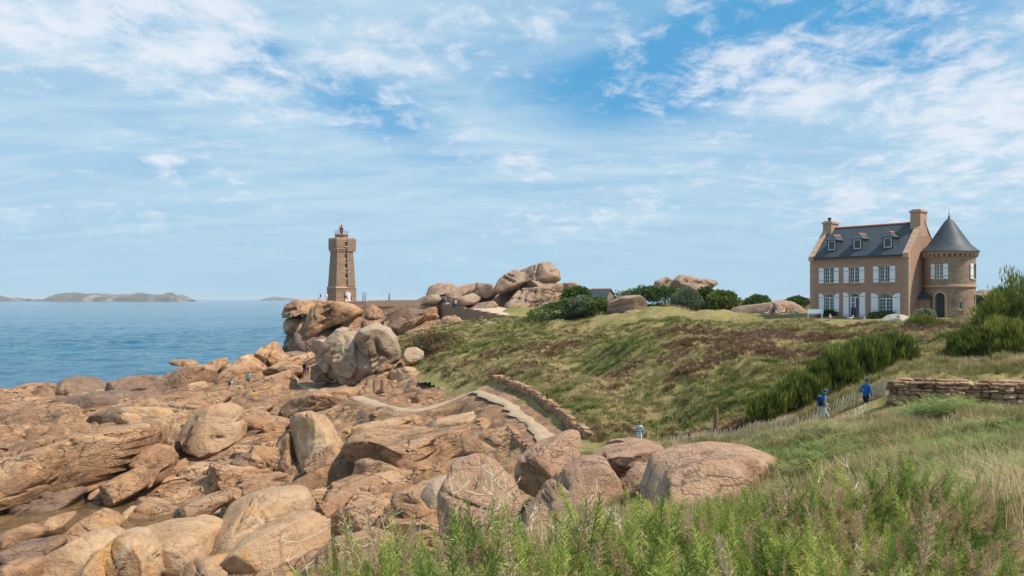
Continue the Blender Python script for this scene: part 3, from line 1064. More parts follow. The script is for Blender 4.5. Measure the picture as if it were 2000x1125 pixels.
def rock_verts(outline, Y, depth=0.8, sub=5, seed=1, box=0.62, facets=7, cracks=(), rnd_cracks=3, rough=0.05, bed=0.0, tilt=0.0):
    """a boulder whose front outline is given in pixels at distance Y; depth as a share of its width"""
    o = np.array(outline, float)
    m = area_mid(o)
    c = at(m[0], m[1], Y)
    k = Y / F
    loc = np.stack([(o[:, 0] - m[0]) * k, -(o[:, 1] - m[1]) * k], 1)
    w = np.ptp(loc[:, 0])
    h = np.ptp(loc[:, 1])
    size = math.sqrt(w * h)
    D = depth * size * 0.75
    v, f = ico(sub)
    an, r = outline_radius(loc)
    th = np.arctan2(v[:, 2], v[:, 0])
    rr = np.interp(th, an, r, period=2 * math.pi)
    cpl = np.hypot(v[:, 0], v[:, 2])
    cp = cpl ** box
    cc = np.where(cpl > 1e-9, 1 / np.maximum(cpl, 1e-9), 0)
    p = np.stack([rr * cp * v[:, 0] * cc, np.sign(v[:, 1]) * np.abs(v[:, 1]) ** box * D, rr * cp * v[:, 2] * cc], 1)
    rs = np.random.RandomState(seed)
    # lean the front so that it faces up a little (tops are broad, undersides short)
    p[:, 1] += tilt * p[:, 2]
    # flat joint faces
    for _ in range(facets):
        n = np.array([rs.uniform(-0.8, 0.8), -rs.uniform(0.35, 1.0), rs.uniform(-0.35, 0.9)])
        n /= np.linalg.norm(n)
        dd = p @ n
        lim = np.quantile(dd, rs.uniform(0.72, 0.94))
        over = np.maximum(dd - lim, 0)
        p -= n * (over * 0.9)[:, None]
    # general unevenness
    nv = p / np.maximum(np.linalg.norm(p, axis=1, keepdims=True), 1e-6)
    off = np.array([rs.uniform(0, 90) for _ in range(3)])
    q = p / size * 2.2 + off
    dsp = rough * size * (fbm3(q, 1.0, 4, seed) * 0.9)
    if bed:
        s = p[:, 2] + 0.35 * p[:, 0] * rs.uniform(-1, 1) + 0.12 * size * fbm3(q, 0.6, 2, seed + 9)
        dsp -= bed * size * 0.05 * np.maximum(0, np.cos(s / (size * 0.14) * math.pi)) ** 6
    # joints seen as dark lines: drawn ones in pixels, and a few of its own
    front = smooth01(-p[:, 1], -0.35 * D, 0.1 * D)
    for (x0, y0, x1, y1, wd, dp) in cracks:
        a = np.array([(x0 - m[0]) * k, -(y0 - m[1]) * k])
        b = np.array([(x1 - m[0]) * k, -(y1 - m[1]) * k])
        e = b - a
        wob = 0.05 * size * fbm3(q, 1.6, 2, seed + 5)
        X = p[:, 0] + wob
        Z = p[:, 2] + wob
        t = np.clip(((X - a[0]) * e[0] + (Z - a[1]) * e[1]) / (e @ e), 0, 1)
        d = np.hypot(X - a[0] - t * e[0], Z - a[1] - t * e[1])
        dsp = dsp - front * dp * k * np.exp(-(d / (wd * k)) ** 2)
    for _ in range(rnd_cracks):
        n = np.array([rs.uniform(-1, 1), rs.uniform(-0.5, 0.5), rs.uniform(-1, 1)])
        n /= np.linalg.norm(n)
        d = p @ n - rs.uniform(-0.3, 0.3) * size + 0.10 * size * fbm3(q, 0.8, 2, seed + 7)
        reach = smooth01(fbm3(q, 0.45, 2, seed + 11), -0.15, 0.25)
        dsp = dsp - reach * 0.07 * size * np.exp(-(d / (0.014 * size)) ** 2)
    p = p + nv * dsp[:, None]
    return p, f, c


TRACED = []


def boulder(label, outline, Y, mat='granite', name='boulder', cat='boulder', group=None, **kw):
    TRACED.append(np.array(outline, float))
    p, f, c = rock_verts(outline, Y, **kw)
    me = mesh_np(name, p, f, MATS[mat])
    o = link(name, me, None, c)
    tag(o, label, cat, group)
    return o


def compound(label, lobes, mat='granite', name='boulder', cat='boulder'):
    """one rock of several swellings: lobes = list of (outline, Y, options)"""
    VV, FF, n = [], [], 0
    c0 = None
    for (ol, Y, kw) in lobes:
        p, f, c = rock_verts(ol, Y, **kw)
        c = np.array(c)
        if c0 is None:
            c0 = c
        VV.append(p + (c - c0))
        FF.append(f + n)
        n += len(p)
    o = link(name, mesh_np(name, np.concatenate(VV), np.concatenate(FF), MATS[mat]), None, Vector(c0))
    tag(o, label, cat)
    return o


def P(s):
    v = [float(x) for x in s.replace(',', ' ').split()]
    return list(zip(v[::2], v[1::2]))

# ---- cliff under the lighthouse
G1 = 'cliff blocks under the lighthouse'
CL = [
    ('overhanging granite block at the top seaward corner of the lighthouse cliff', '551,612 556,597 575,588 620,585 640,590 632,606 610,602 592,614 575,620 556,622', 150, 'granite', dict(cracks=[(560, 606, 585, 606, 3, 9), (596, 590, 590, 612, 2, 6)])),
    ('squared granite block jutting over the sea below the overhang', '550,630 560,618 584,618 600,628 602,650 588,660 565,654 553,642', 149, 'granite', dict()),
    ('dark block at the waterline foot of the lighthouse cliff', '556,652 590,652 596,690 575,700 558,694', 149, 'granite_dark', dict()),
    ('rounded orange boulder wedged low in the lighthouse cliff', '565,672 576,658 590,658 597,672 594,688 582,696 569,690', 145, 'granite', dict(facets=3)),
    ('narrow upright granite rib on the lighthouse cliff', '581,640 590,618 604,604 616,612 614,640 606,668 594,676 584,664', 147.5, 'granite', dict(cracks=[(600, 610, 592, 665, 3, 10)])),
    ('upright fluted block beside the largest cliff boulder', '592,610 606,596 622,592 624,615 616,640 602,634', 148.5, 'granite', dict(cracks=[(608, 598, 606, 632, 2.5, 8)])),
    ('largest wedge-shaped boulder of the lighthouse cliff, under the tower', '613,602 636,587 668,590 700,603 706,611 688,625 652,638 634,650 616,664 604,652 608,625', 145.5, 'granite', dict(facets=6, cracks=[(640, 618, 655, 608, 3, 12), (655, 608, 640, 632, 3, 10), (632, 595, 645, 592, 2, 6), (640, 605, 650, 601, 2, 7)])),
    ('sloping granite ledge beneath the largest cliff boulder', '606,664 640,648 690,622 724,612 724,640 690,652 640,672', 147, 'granite', dict(cracks=[(640, 650, 700, 622, 3, 10)])),
    ('humped boulder between cliff and bridge arch', '702,612 712,600 724,595 740,604 750,624 738,640 716,640', 146.5, 'granite', dict(cracks=[(715, 622, 745, 626, 2.5, 9)])),
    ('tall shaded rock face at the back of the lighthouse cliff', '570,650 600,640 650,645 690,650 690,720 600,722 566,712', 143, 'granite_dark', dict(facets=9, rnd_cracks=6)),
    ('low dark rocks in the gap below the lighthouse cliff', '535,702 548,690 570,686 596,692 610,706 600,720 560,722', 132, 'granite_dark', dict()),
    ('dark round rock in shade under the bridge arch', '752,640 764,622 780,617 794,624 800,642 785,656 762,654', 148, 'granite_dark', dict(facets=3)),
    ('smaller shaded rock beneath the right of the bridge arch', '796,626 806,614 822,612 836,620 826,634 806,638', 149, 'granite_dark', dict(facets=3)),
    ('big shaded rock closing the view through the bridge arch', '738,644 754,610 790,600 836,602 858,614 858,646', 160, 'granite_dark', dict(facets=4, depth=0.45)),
    ('smooth granite buttress at the landward foot of the arch', '826,606 838,600 852,600 856,616 850,628 836,626', 147, 'granite', dict(facets=3)),
]
for i, (lb, ol, Y, mt, kw) in enumerate(CL):
    k = dict(seed=100 + i, depth=1.3, sub=5 if i in (0, 6) else 4, box=0.46, facets=6)
    k.update(kw)
    boulder(lb, P(ol), Y, mt, group=None, **k)
for i, (lb, ol) in enumerate([
    ('topmost of the leaning pink slabs below the bridge', '768,650 790,630 826,616 850,613 858,622 830,636 795,650'),
    ('middle of the leaning pink slabs below the bridge', '778,656 815,638 855,624 872,628 868,638 830,652 792,662'),
    ('lowest of the leaning pink slabs below the bridge', '800,662 840,646 868,636 878,642 862,654 822,666'),
    ('rubbly ledge of pink stone at the foot of the causeway wall', '850,636 866,616 890,616 912,634 908,644 870,648'),
    ('pale low rocks lying in grass below the causeway wall', '880,652 895,642 925,638 950,646 940,654 900,658')]):
    boulder(lb, P(ol), 132 - 3 * i if i < 3 else 127 - i, 'granite' if i < 4 else 'granite_pale', seed=140 + i, depth=1.2, sub=4, box=0.5, facets=4, bed=1.0, rnd_cracks=5)

# ---- the great grey stack
compound('great grey lichened boulder stack with deep rounded clefts beside the path', [
    (P('606,690 607,674 619,664 638,668 650,656 664,640 677,641 674,654 684,664 690,690 676,714 656,722 636,730 620,714'), 94.5, dict(seed=1, sub=5, depth=1.0, facets=3, cracks=[(612, 690, 640, 705, 4, 16), (640, 700, 655, 722, 4, 14)])),
    (P('652,690 655,664 672,654 694,660 704,690 708,722 690,738 662,732 652,712'), 93.0, dict(seed=2, sub=5, depth=1.0, facets=3, cracks=[(672, 686, 692, 681, 2, 9), (660, 700, 672, 690, 2.5, 9)])),
    (P('690,664 710,642 735,631 758,638 774,658 782,684 783,702 762,716 736,730 712,738 704,715 704,690'), 93.4, dict(seed=3, sub=5, depth=1.05, facets=3, cracks=[(744, 664, 752, 690, 3.5, 24), (752, 690, 764, 698, 3.5, 22), (706, 668, 724, 661, 3, 14), (712, 678, 728, 672, 2, 8), (730, 685, 745, 680, 2, 8), (708, 700, 740, 694, 3, 12)])),
    (P('636,738 646,672 680,650 722,640 760,650 776,690 772,722 720,746'), 96.0, dict(seed=5, sub=5, depth=1.0, facets=3)),
    (P('655,655 664,642 676,641 672,656 660,664'), 95.5, dict(seed=4, sub=4, depth=1.2, facets=2)),
], 'granite_lichen', 'boulder_stack')
boulder('orange underside block supporting the grey stack', P('704,722 740,712 782,702 784,716 758,738 720,748 706,742'), 92.6, 'granite', seed=151, depth=1.0, cracks=[(706, 732, 770, 722, 3, 12)])
boulder('stubby pale pillar propping the grey stack', P('655,726 690,732 716,740 714,751 684,754 660,748'), 92.4, 'granite_lichen', seed=152, depth=1.0, sub=4)
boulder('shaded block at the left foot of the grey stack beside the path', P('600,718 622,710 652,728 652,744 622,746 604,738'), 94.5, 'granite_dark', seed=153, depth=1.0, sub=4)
boulder('rounded lone boulder on turf right of the grey stack', P('788,692 795,680 812,677 828,687 826,704 808,711 792,706'), 92, 'granite_lichen', seed=154, depth=1.0, sub=4, facets=6)
boulder('low tumbled granite just right of the grey stack base', P('735,748 760,724 790,716 830,724 850,738 820,750 770,756'), 90, 'granite_pale', seed=155, depth=1.2, sub=4, box=0.5, bed=0.8)

# ---- rocks along the skyline of the shore
CR = [
    ('mushroom-cap rock overhanging on the shoreline crest', '333,707 344,702 370,703 382,712 384,722 372,722 362,714 345,713', 108, 'granite', dict(facets=2)),
    ('broad humped boulder below the mushroom-cap rock', '312,738 318,727 332,730 346,722 374,714 402,713 420,722 416,744 398,764 352,780 328,766', 104, 'granite', dict(sub=5, facets=4, cracks=[(398, 728, 406, 720, 2, 8)])),
    ('egg-shaped rock leaning on the broad humped boulder', '360,762 374,749 394,745 403,756 396,768 372,773', 101, 'granite_pale', dict(facets=2)),
    ('pointed rock against the sea between two humped boulders', '402,716 420,702 437,698 441,712 428,726 410,724', 112, 'granite', dict()),
    ('long ridge-backed boulder behind the rock climbers', '420,738 436,720 462,706 480,693 500,702 522,722 512,736 478,748 440,752', 108, 'granite', dict(sub=5, facets=5)),
    ('tall rounded boulder facing the walker in white', '424,762 430,736 448,718 464,711 478,724 483,746 470,762 446,770', 102.5, 'granite', dict(sub=5, facets=3)),
    ('sharp fin of rock rising at the sea edge below the cliff', '496,704 512,678 532,667 546,690 562,700 548,716 520,722', 112, 'granite', dict(cracks=[(535, 672, 530, 715, 3, 12)])),
    ('long slanting slab rising toward the grey stack', '515,726 550,706 606,686 612,698 588,712 545,728', 107, 'granite', dict(box=0.5)),
    ('flat wedge slab overhanging the path start', '540,724 552,712 586,716 598,728 576,736', 103, 'granite', dict(box=0.5)),
    ('long squared ledge beside the bather in turquoise', '478,758 492,744 545,728 562,724 566,740 524,754 490,766', 100, 'granite', dict(box=0.45, bed=0.6)),
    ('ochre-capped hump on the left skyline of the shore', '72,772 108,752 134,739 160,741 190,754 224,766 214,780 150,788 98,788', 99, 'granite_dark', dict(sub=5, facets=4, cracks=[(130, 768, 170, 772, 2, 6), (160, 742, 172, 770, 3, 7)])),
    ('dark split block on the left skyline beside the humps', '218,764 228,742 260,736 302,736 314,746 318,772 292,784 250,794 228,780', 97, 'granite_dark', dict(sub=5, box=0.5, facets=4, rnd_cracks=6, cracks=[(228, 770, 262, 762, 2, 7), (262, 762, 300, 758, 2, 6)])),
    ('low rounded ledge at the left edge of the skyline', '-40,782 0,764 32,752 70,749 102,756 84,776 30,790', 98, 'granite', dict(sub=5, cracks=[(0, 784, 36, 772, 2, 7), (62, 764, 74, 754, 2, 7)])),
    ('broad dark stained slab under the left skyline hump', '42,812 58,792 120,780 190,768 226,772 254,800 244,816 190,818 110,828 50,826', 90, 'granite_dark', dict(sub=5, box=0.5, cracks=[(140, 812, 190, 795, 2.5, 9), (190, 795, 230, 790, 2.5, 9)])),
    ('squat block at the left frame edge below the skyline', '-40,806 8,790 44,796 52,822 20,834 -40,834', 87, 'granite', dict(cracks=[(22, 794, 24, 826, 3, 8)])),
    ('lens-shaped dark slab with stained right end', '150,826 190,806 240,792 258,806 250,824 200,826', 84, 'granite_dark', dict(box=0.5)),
    ('oval fallen stone in the shaded hollow of the shelf', '300,838 322,818 342,806 356,812 358,826 336,836 312,842', 80, 'granite', dict(facets=3)),
    ('small upright stone at the hollow of the shelf', '245,822 256,815 270,818 268,832 250,832', 82, 'granite', dict(facets=3)),
]
for i, (lb, ol, Y, mt, kw) in enumerate(CR):
    k = dict(seed=200 + i, depth=1.2, sub=4, box=0.58, facets=5)
    k.update(kw)
    boulder(lb, P(ol), Y, mt, **k)

# ---- the shelf in the middle distance
SH = [
    ('big perched boulder with rounded top on the granite shelf', '346,846 364,821 392,800 430,792 460,801 471,828 469,860 448,880 416,890 386,876 366,862', 71, 'granite_pale', dict(sub=5, facets=4, depth=0.95, cracks=[(366, 858, 384, 834, 3, 7), (420, 850, 455, 848, 2, 6), (380, 876, 420, 884, 2, 5)])),
    ('small ochre chock stone under the perched boulder', '384,898 394,888 412,887 424,893 422,906 386,907', 69, 'granite_pale', dict()),
    ('great leaning slab with pale smooth face in the middle of the shelf', '554,818 590,807 622,814 642,838 656,868 668,902 652,922 602,944 588,912 574,880 560,846', 63, 'granite_pale', dict(sub=5, box=0.42, depth=0.8, facets=3, cracks=[(600, 886, 655, 880, 2, 5), (612, 890, 620, 935, 2, 5)])),
    ('steep narrow bed standing left of the great leaning slab', '528,866 548,838 562,850 580,900 594,944 560,952 536,946 528,912', 63.5, 'granite', dict(box=0.45, cracks=[(550, 850, 560, 940, 2.5, 8)])),
    ('huge tilted slab with smooth grey back at left of the shelf', '18,958 24,908 62,880 150,856 250,838 268,850 264,885 256,918 200,938 120,950 50,966', 61, 'granite', dict(sub=5, box=0.36, depth=1.5, facets=3, tilt=0.7, rnd_cracks=2, rough=0.035, cracks=[(70, 940, 140, 926, 2, 9), (55, 950, 115, 944, 2, 8), (140, 920, 180, 918, 2, 8), (72, 885, 74, 940, 2, 7)])),
    ('squared ochre block under the right end of the huge slab', '206,944 258,916 272,932 278,954 244,978 210,990', 58.5, 'granite', dict(box=0.36, facets=4)),
    ('two-tiered block left of the squared ochre one', '166,966 204,948 207,990 170,1000', 58.3, 'granite', dict(box=0.36, cracks=[(168, 978, 206, 974, 2, 8)])),
    ('layered ledge under the middle of the huge slab', '40,972 80,946 160,934 206,930 204,950 150,962 90,976', 59, 'granite', dict(box=0.36, bed=1.2, cracks=[(60, 962, 180, 944, 2, 9)])),
    ('dark pitted overhang above the tidal pool', '-30,968 40,962 80,948 140,950 150,966 128,998 60,1008 -30,1008', 57, 'granite_dark', dict(sub=5, rough=0.09)),
    ('squared split block at the right end of the huge slab', '255,890 290,872 322,878 330,905 318,940 282,958 268,925', 62, 'granite', dict(box=0.42, cracks=[(268, 925, 322, 902, 2.5, 9)])),
    ('long squared bed above the shaded slot', '355,920 372,908 425,905 436,916 420,932 366,934', 64, 'granite', dict(box=0.42)),
    ('dark stepped bed beside the shaded slot', '352,946 372,936 430,930 470,940 474,956 430,962 362,962', 61, 'granite', dict(box=0.42, cracks=[(436, 936, 438, 960, 2, 6)])),
    ('long pale bed climbing to the path in mid shelf', '524,806 560,782 620,764 696,760 706,774 652,794 566,810', 80, 'granite', dict(sub=5, box=0.42, bed=0.8, cracks=[(540, 800, 640, 778, 2, 7)])),
    ('layered bed below the broad humped boulder', '306,818 316,796 370,776 424,766 444,776 432,792 380,806 320,822', 87, 'granite', dict(sub=5, box=0.42, bed=1.0)),
    ('layered ledge where the walker in white stands', '438,776 462,766 510,756 566,742 572,764 520,784 460,790', 93, 'granite', dict(sub=5, box=0.42, bed=1.0, cracks=[(450, 782, 540, 762, 2, 6)])),
    ('broad front bed with ochre scarp at the centre of the shelf', '660,872 700,850 790,856 860,846 918,832 952,846 984,882 944,896 862,900 784,912 704,908 668,896', 57, 'granite', dict(sub=5, box=0.38, depth=1.2, tilt=0.4, facets=5, rnd_cracks=6, cracks=[(705, 862, 712, 905, 2.5, 7), (770, 872, 860, 866, 2, 5), (840, 850, 830, 900, 2, 5)])),
    ('rounded split bed left of the centre scarp', '585,905 640,872 690,868 706,890 690,912 650,920 610,922', 59, 'granite', dict(box=0.42, rnd_cracks=6)),
    ('flat pale ledge right of the centre scarp toward the path', '900,862 950,846 1010,838 1036,856 1030,876 960,892 910,886', 53, 'granite', dict(sub=5, box=0.4, depth=1.2, bed=1.0, rnd_cracks=5)),
    ('smooth shelf ramp above the centre scarp', '820,838 860,822 920,812 985,826 970,842 880,850', 61, 'granite_pale', dict(box=0.4, depth=1.4, bed=0.5)),
    ('long slab under the pool-side cleft', '324,1008 352,990 402,972 440,968 444,982 412,1004 350,1022', 47.5, 'granite', dict(box=0.42)),
    ('boulder standing in the tidal pool', '134,1048 156,1016 184,1001 208,1010 226,1030 216,1050 178,1058', 47, 'granite', dict(facets=6)),
    ('thin reddish slab lying in the tidal pool', '56,1030 96,1012 134,1004 138,1012 106,1026 70,1036', 50, 'granite', dict(box=0.45)),
]
for i, (lb, ol, Y, mt, kw) in enumerate(SH):
    k = dict(seed=300 + i, depth=1.1, sub=4, box=0.5, facets=6, rnd_cracks=4)
    k.update(kw)
    boulder(lb, P(ol), Y, mt, **k)

# ---- rocks along the bottom of the view
BT = [
    ('large pale rounded boulder with ochre belly at bottom centre', '411,1036 420,1004 450,984 500,970 560,963 592,972 606,1000 600,1030 560,1052 500,1072 442,1082 418,1062', 43, 'granite_pale', dict(sub=5, depth=1.0, facets=3, cracks=[(430, 1024, 470, 1012, 3, 5)])),
    ('wide pale boulder at the bottom edge under the dry stems', '448,1082 480,1050 532,1025 592,1014 642,1026 657,1062 640,1104 600,1140 500,1160 452,1124', 38, 'granite_pale', dict(sub=5, facets=4, cracks=[(560, 1060, 640, 1050, 3, 5)])),
    ('broad weathered block with smooth top left of the pale boulder', '236,1052 300,1030 372,1021 416,1036 428,1070 420,1098 362,1112 290,1104 246,1082', 41.5, 'granite_pale', dict(sub=5, box=0.45, facets=4, cracks=[(300, 1062, 410, 1052, 2.5, 5)])),
    ('tall ochre boulder split from its neighbour at bottom left', '213,1064 238,1042 274,1044 300,1078 312,1130 268,1150 224,1144 214,1104', 38, 'granite_pale', dict(sub=5, box=0.5)),
    ('long ochre whaleback rock at bottom left', '56,1128 98,1082 150,1052 190,1044 214,1056 192,1092 154,1132 90,1156', 39.5, 'granite_pale', dict(sub=5, box=0.5)),
    ('rounded rock between whaleback and split boulder', '142,1134 168,1088 208,1070 224,1098 226,1150 150,1156', 37, 'granite_pale', dict()),
    ('dark flat rock at the left edge below the pool', '-40,1106 30,1066 90,1059 112,1070 80,1088 20,1110', 42, 'granite_dark', dict(box=0.45)),
    ('low rock at the left edge in the pool mouth', '-40,1062 0,1044 40,1029 76,1040 70,1056 10,1066', 46, 'granite', dict(box=0.5)),
    ('rock in the bottom left corner', '-40,1124 16,1102 70,1098 64,1140 0,1160 -40,1160', 37.5, 'granite', dict(box=0.5)),
    ('wedge of brown rock right of the pale boulder', '606,1004 636,972 668,957 692,964 676,990 634,1016 608,1014', 41, 'granite', dict(facets=5)),
    ('cracked brown boulder beside the wedge rock', '640,1044 650,1010 690,984 740,988 758,1014 742,1034 694,1052', 40, 'granite', dict(sub=5, cracks=[(660, 1030, 700, 996, 3, 8)])),
    ('low shelf rock among the rubble at bottom centre', '758,976 790,958 832,948 874,964 852,1002 792,1004', 36, 'granite', dict(box=0.5, bed=1.0)),
    ('grey-sided stone left of the gorse boulders', '820,964 838,940 872,932 890,950 880,984 842,988', 32, 'granite_lichen', dict()),
    ('pale tongue of rock at the bottom below the wide boulder', '340,1120 372,1098 420,1094 452,1110 450,1150 350,1156', 36, 'granite_pale', dict()),
    ('small rounded rock behind the first gorse stems', '668,1088 690,1050 724,1036 752,1052 756,1084 720,1100', 33, 'granite', dict(facets=3)),
    ('sloping granite underfoot at the bottom left of the gorse', '560,1140 620,1080 690,1060 760,1060 820,1100 800,1180 600,1190', 31, 'granite', dict(facets=4)),
]
for i, (lb, ol, Y, mt, kw) in enumerate(BT):
    k = dict(seed=400 + i, depth=1.05, sub=4, box=0.55, facets=5, rnd_cracks=3)
    k.update(kw)
    boulder(lb, P(ol), Y, mt, **k)

# ---- big boulders near the gorse
NR = [
    ('coarse brown boulder with a jagged right edge behind dead stems', '848,962 878,906 920,894 962,904 1000,944 1012,968 986,1012 950,1048 890,1064 858,1024', 26, dict(cracks=[(960, 1000, 1000, 985, 3, 7), (920, 900, 930, 950, 3, 5)])),
    ('pointed boulder overhanging the dark gap below the path', '1000,934 1010,890 1050,864 1112,844 1142,842 1138,880 1118,908 1116,940 1080,956 1030,962 1003,948', 30, dict(cracks=[(1010, 920, 1110, 930, 4, 6), (1080, 900, 1060, 870, 3, 4)])),
    ('tall smooth boulder below the pointed one, half hidden by dry grass', '1016,1014 1060,958 1100,920 1142,894 1182,896 1202,930 1208,972 1186,1014 1130,1066 1060,1076', 24, dict(facets=3)),
    ('dark crusted rock wedged beside the widest boulder', '1200,990 1212,944 1240,905 1272,906 1276,950 1266,982 1230,996', 24, dict(rough=0.09)),
    ('widest flat-topped boulder behind the gorse', '1262,1004 1260,950 1284,904 1332,885 1420,877 1482,885 1540,903 1562,926 1548,962 1490,994 1400,1020 1300,1026', 21, dict(box=0.5, depth=1.0, tilt=0.5, facets=3, rnd_cracks=4, rough=0.05, cracks=[(1290, 910, 1280, 990, 5, 8), (1300, 960, 1400, 975, 3, 4)])),
    ('flat ochre ledge between the pointed and widest boulders', '1140,905 1180,876 1240,864 1290,868 1300,890 1250,918 1180,930', 28, dict(box=0.45, depth=1.2)),
    ('low rock step on the path beside the boy in stripes', '1180,858 1230,850 1290,862 1300,876 1240,882 1190,876', 38, dict(box=0.45)),
]
for i, (lb, ol, Y, kw) in enumerate(NR):
    k = dict(seed=500 + i, depth=0.95, sub=5, box=0.55, facets=5, rnd_cracks=3, rough=0.05, tilt=0.3)
    k.update(kw)
    boulder(lb, [(a_ + 6, b_ + 8) for a_, b_ in P(ol)], Y, 'granite_near', **k)

# ---- tors beyond the causeway
TR = [
    ('whale-shaped boulder at the seaward end of the far tor', '831,576 836,560 858,551 886,554 898,564 884,577 852,580', 152, dict(facets=2, cracks=[(868, 560, 872, 553, 2, 8)])),
    ('flat rock beside the bridge end of the far tor', '808,588 828,578 858,574 868,585 858,596 828,594', 150, dict(facets=2)),
    ('slanting boulder in the middle of the far tor', '860,584 888,562 920,553 922,568 898,582 876,592', 150, dict(facets=3)),
    ('smooth egg boulder above the sightseers on the far path', '876,594 898,579 924,573 940,582 932,594 906,600 884,602', 143, dict(facets=2)),
    ('low rounded block filling the centre of the far tor', '898,566 930,551 962,555 974,574 952,584 926,574', 152, dict(facets=3, cracks=[(928, 554, 924, 572, 2.5, 10)])),
    ('snout-shaped overhanging boulder of the tall tor', '961,570 972,552 984,536 1006,525 1026,533 1026,552 1004,566 980,575', 147, dict(sub=5, facets=2, cracks=[(984, 540, 1004, 552, 3, 12), (990, 532, 1004, 538, 2, 8)])),
    ('tilted square block crowning the tall tor', '1008,530 1040,516 1074,512 1092,530 1094,546 1080,554 1040,554 1022,550', 149, dict(sub=5, box=0.45, facets=3, cracks=[(1050, 516, 1046, 552, 2, 5)])),
    ('flat slab under the crowning block of the tall tor', '1008,570 1026,548 1078,546 1102,556 1108,572 1064,576', 146, dict(box=0.45)),
    ('fluted sloping base of the tall tor', '978,606 996,584 1014,562 1052,560 1104,570 1110,588 1066,606 1020,614', 145, dict(sub=5, bed=1.2, facets=4, cracks=[(1018, 566, 1000, 604, 2, 8), (1030, 566, 1014, 606, 2, 8), (1044, 568, 1030, 606, 2, 8), (1060, 570, 1048, 604, 2, 7), (1078, 572, 1066, 600, 2, 7)])),
    ('dark rock tucked beneath the snout boulder', '938,608 960,586 986,568 1014,562 1018,600 980,612', 150, dict()),
    ('low spur at the right of the tall tor', '1082,562 1100,553 1124,552 1134,562 1110,572', 150, dict(facets=3)),
    ('broad boulder backing the sightseers on the far path', '896,608 912,584 944,573 978,570 990,598 940,614', 155, dict(facets=3)),
    ('flat pavement rock on the far path below the tor', '905,606 935,592 966,588 974,598 950,610 915,612', 140, dict(box=0.45)),
    ('left blunt block of the beaked tor over the hedge', '1274,572 1280,550 1302,541 1320,548 1322,574', 120, dict(facets=3, cracks=[(1296, 546, 1294, 570, 2, 6)])),
    ('long humped block of the beaked tor over the hedge', '1312,572 1312,548 1330,538 1364,544 1392,556 1390,574 1350,580', 119, dict(sub=5, facets=3, cracks=[(1330, 546, 1370, 556, 2, 6)])),
    ('beak of rock jutting right from the tor over the hedge', '1358,550 1372,545 1392,546 1408,553 1394,560 1372,560', 120, dict(facets=2)),
    ('split pink boulder in front of the hedge', '1187,610 1190,592 1214,581 1246,577 1264,590 1264,606 1232,616 1194,616', 100, dict(sub=5, facets=3, cracks=[(1196, 600, 1230, 588, 2, 6)])),
    ('small pale boulder at the foot of the split pink one', '1212,618 1224,607 1244,605 1252,616 1238,623 1216,622', 97, dict(facets=2)),
    ('long low whaleback rock on the lawn left of the house', '1426,616 1440,600 1488,593 1530,588 1560,595 1580,610 1580,626 1540,622 1480,620', 93, dict(sub=5, facets=3, cracks=[(1458, 598, 1460, 618, 2, 6), (1530, 590, 1534, 620, 2, 7), (1496, 594, 1496, 618, 2, 6)])),
    ('bare rock hump behind the round tower', '1894,620 1902,578 1930,565 1966,570 1984,600 1984,622', 104, dict(facets=3)),
    ('weathered grey standing boulder in grass below the causeway', '934,654 942,637 957,627 972,631 976,652 950,656', 108, dict(facets=3, rough=0.09)),
]
for i, (lb, ol, Y, kw) in enumerate(TR):
    k = dict(seed=600 + i, depth=1.1, sub=4, box=0.58, facets=4, rnd_cracks=3)
    k.update(kw)
    boulder(lb, P(ol), Y, 'granite_lichen' if i == 20 else 'granite_far', **k)
boulder('single white stone lying on the heath', P('1294,656 1300,648 1312,645 1322,650 1322,658'), 78, 'white_rock', name='stone', cat='stone', seed=700, sub=3)
boulder('whitish flat rock in front of the house gable', P('1718,628 1734,615 1762,612 1790,618 1786,630'), 73, 'white_rock', seed=701, sub=4)


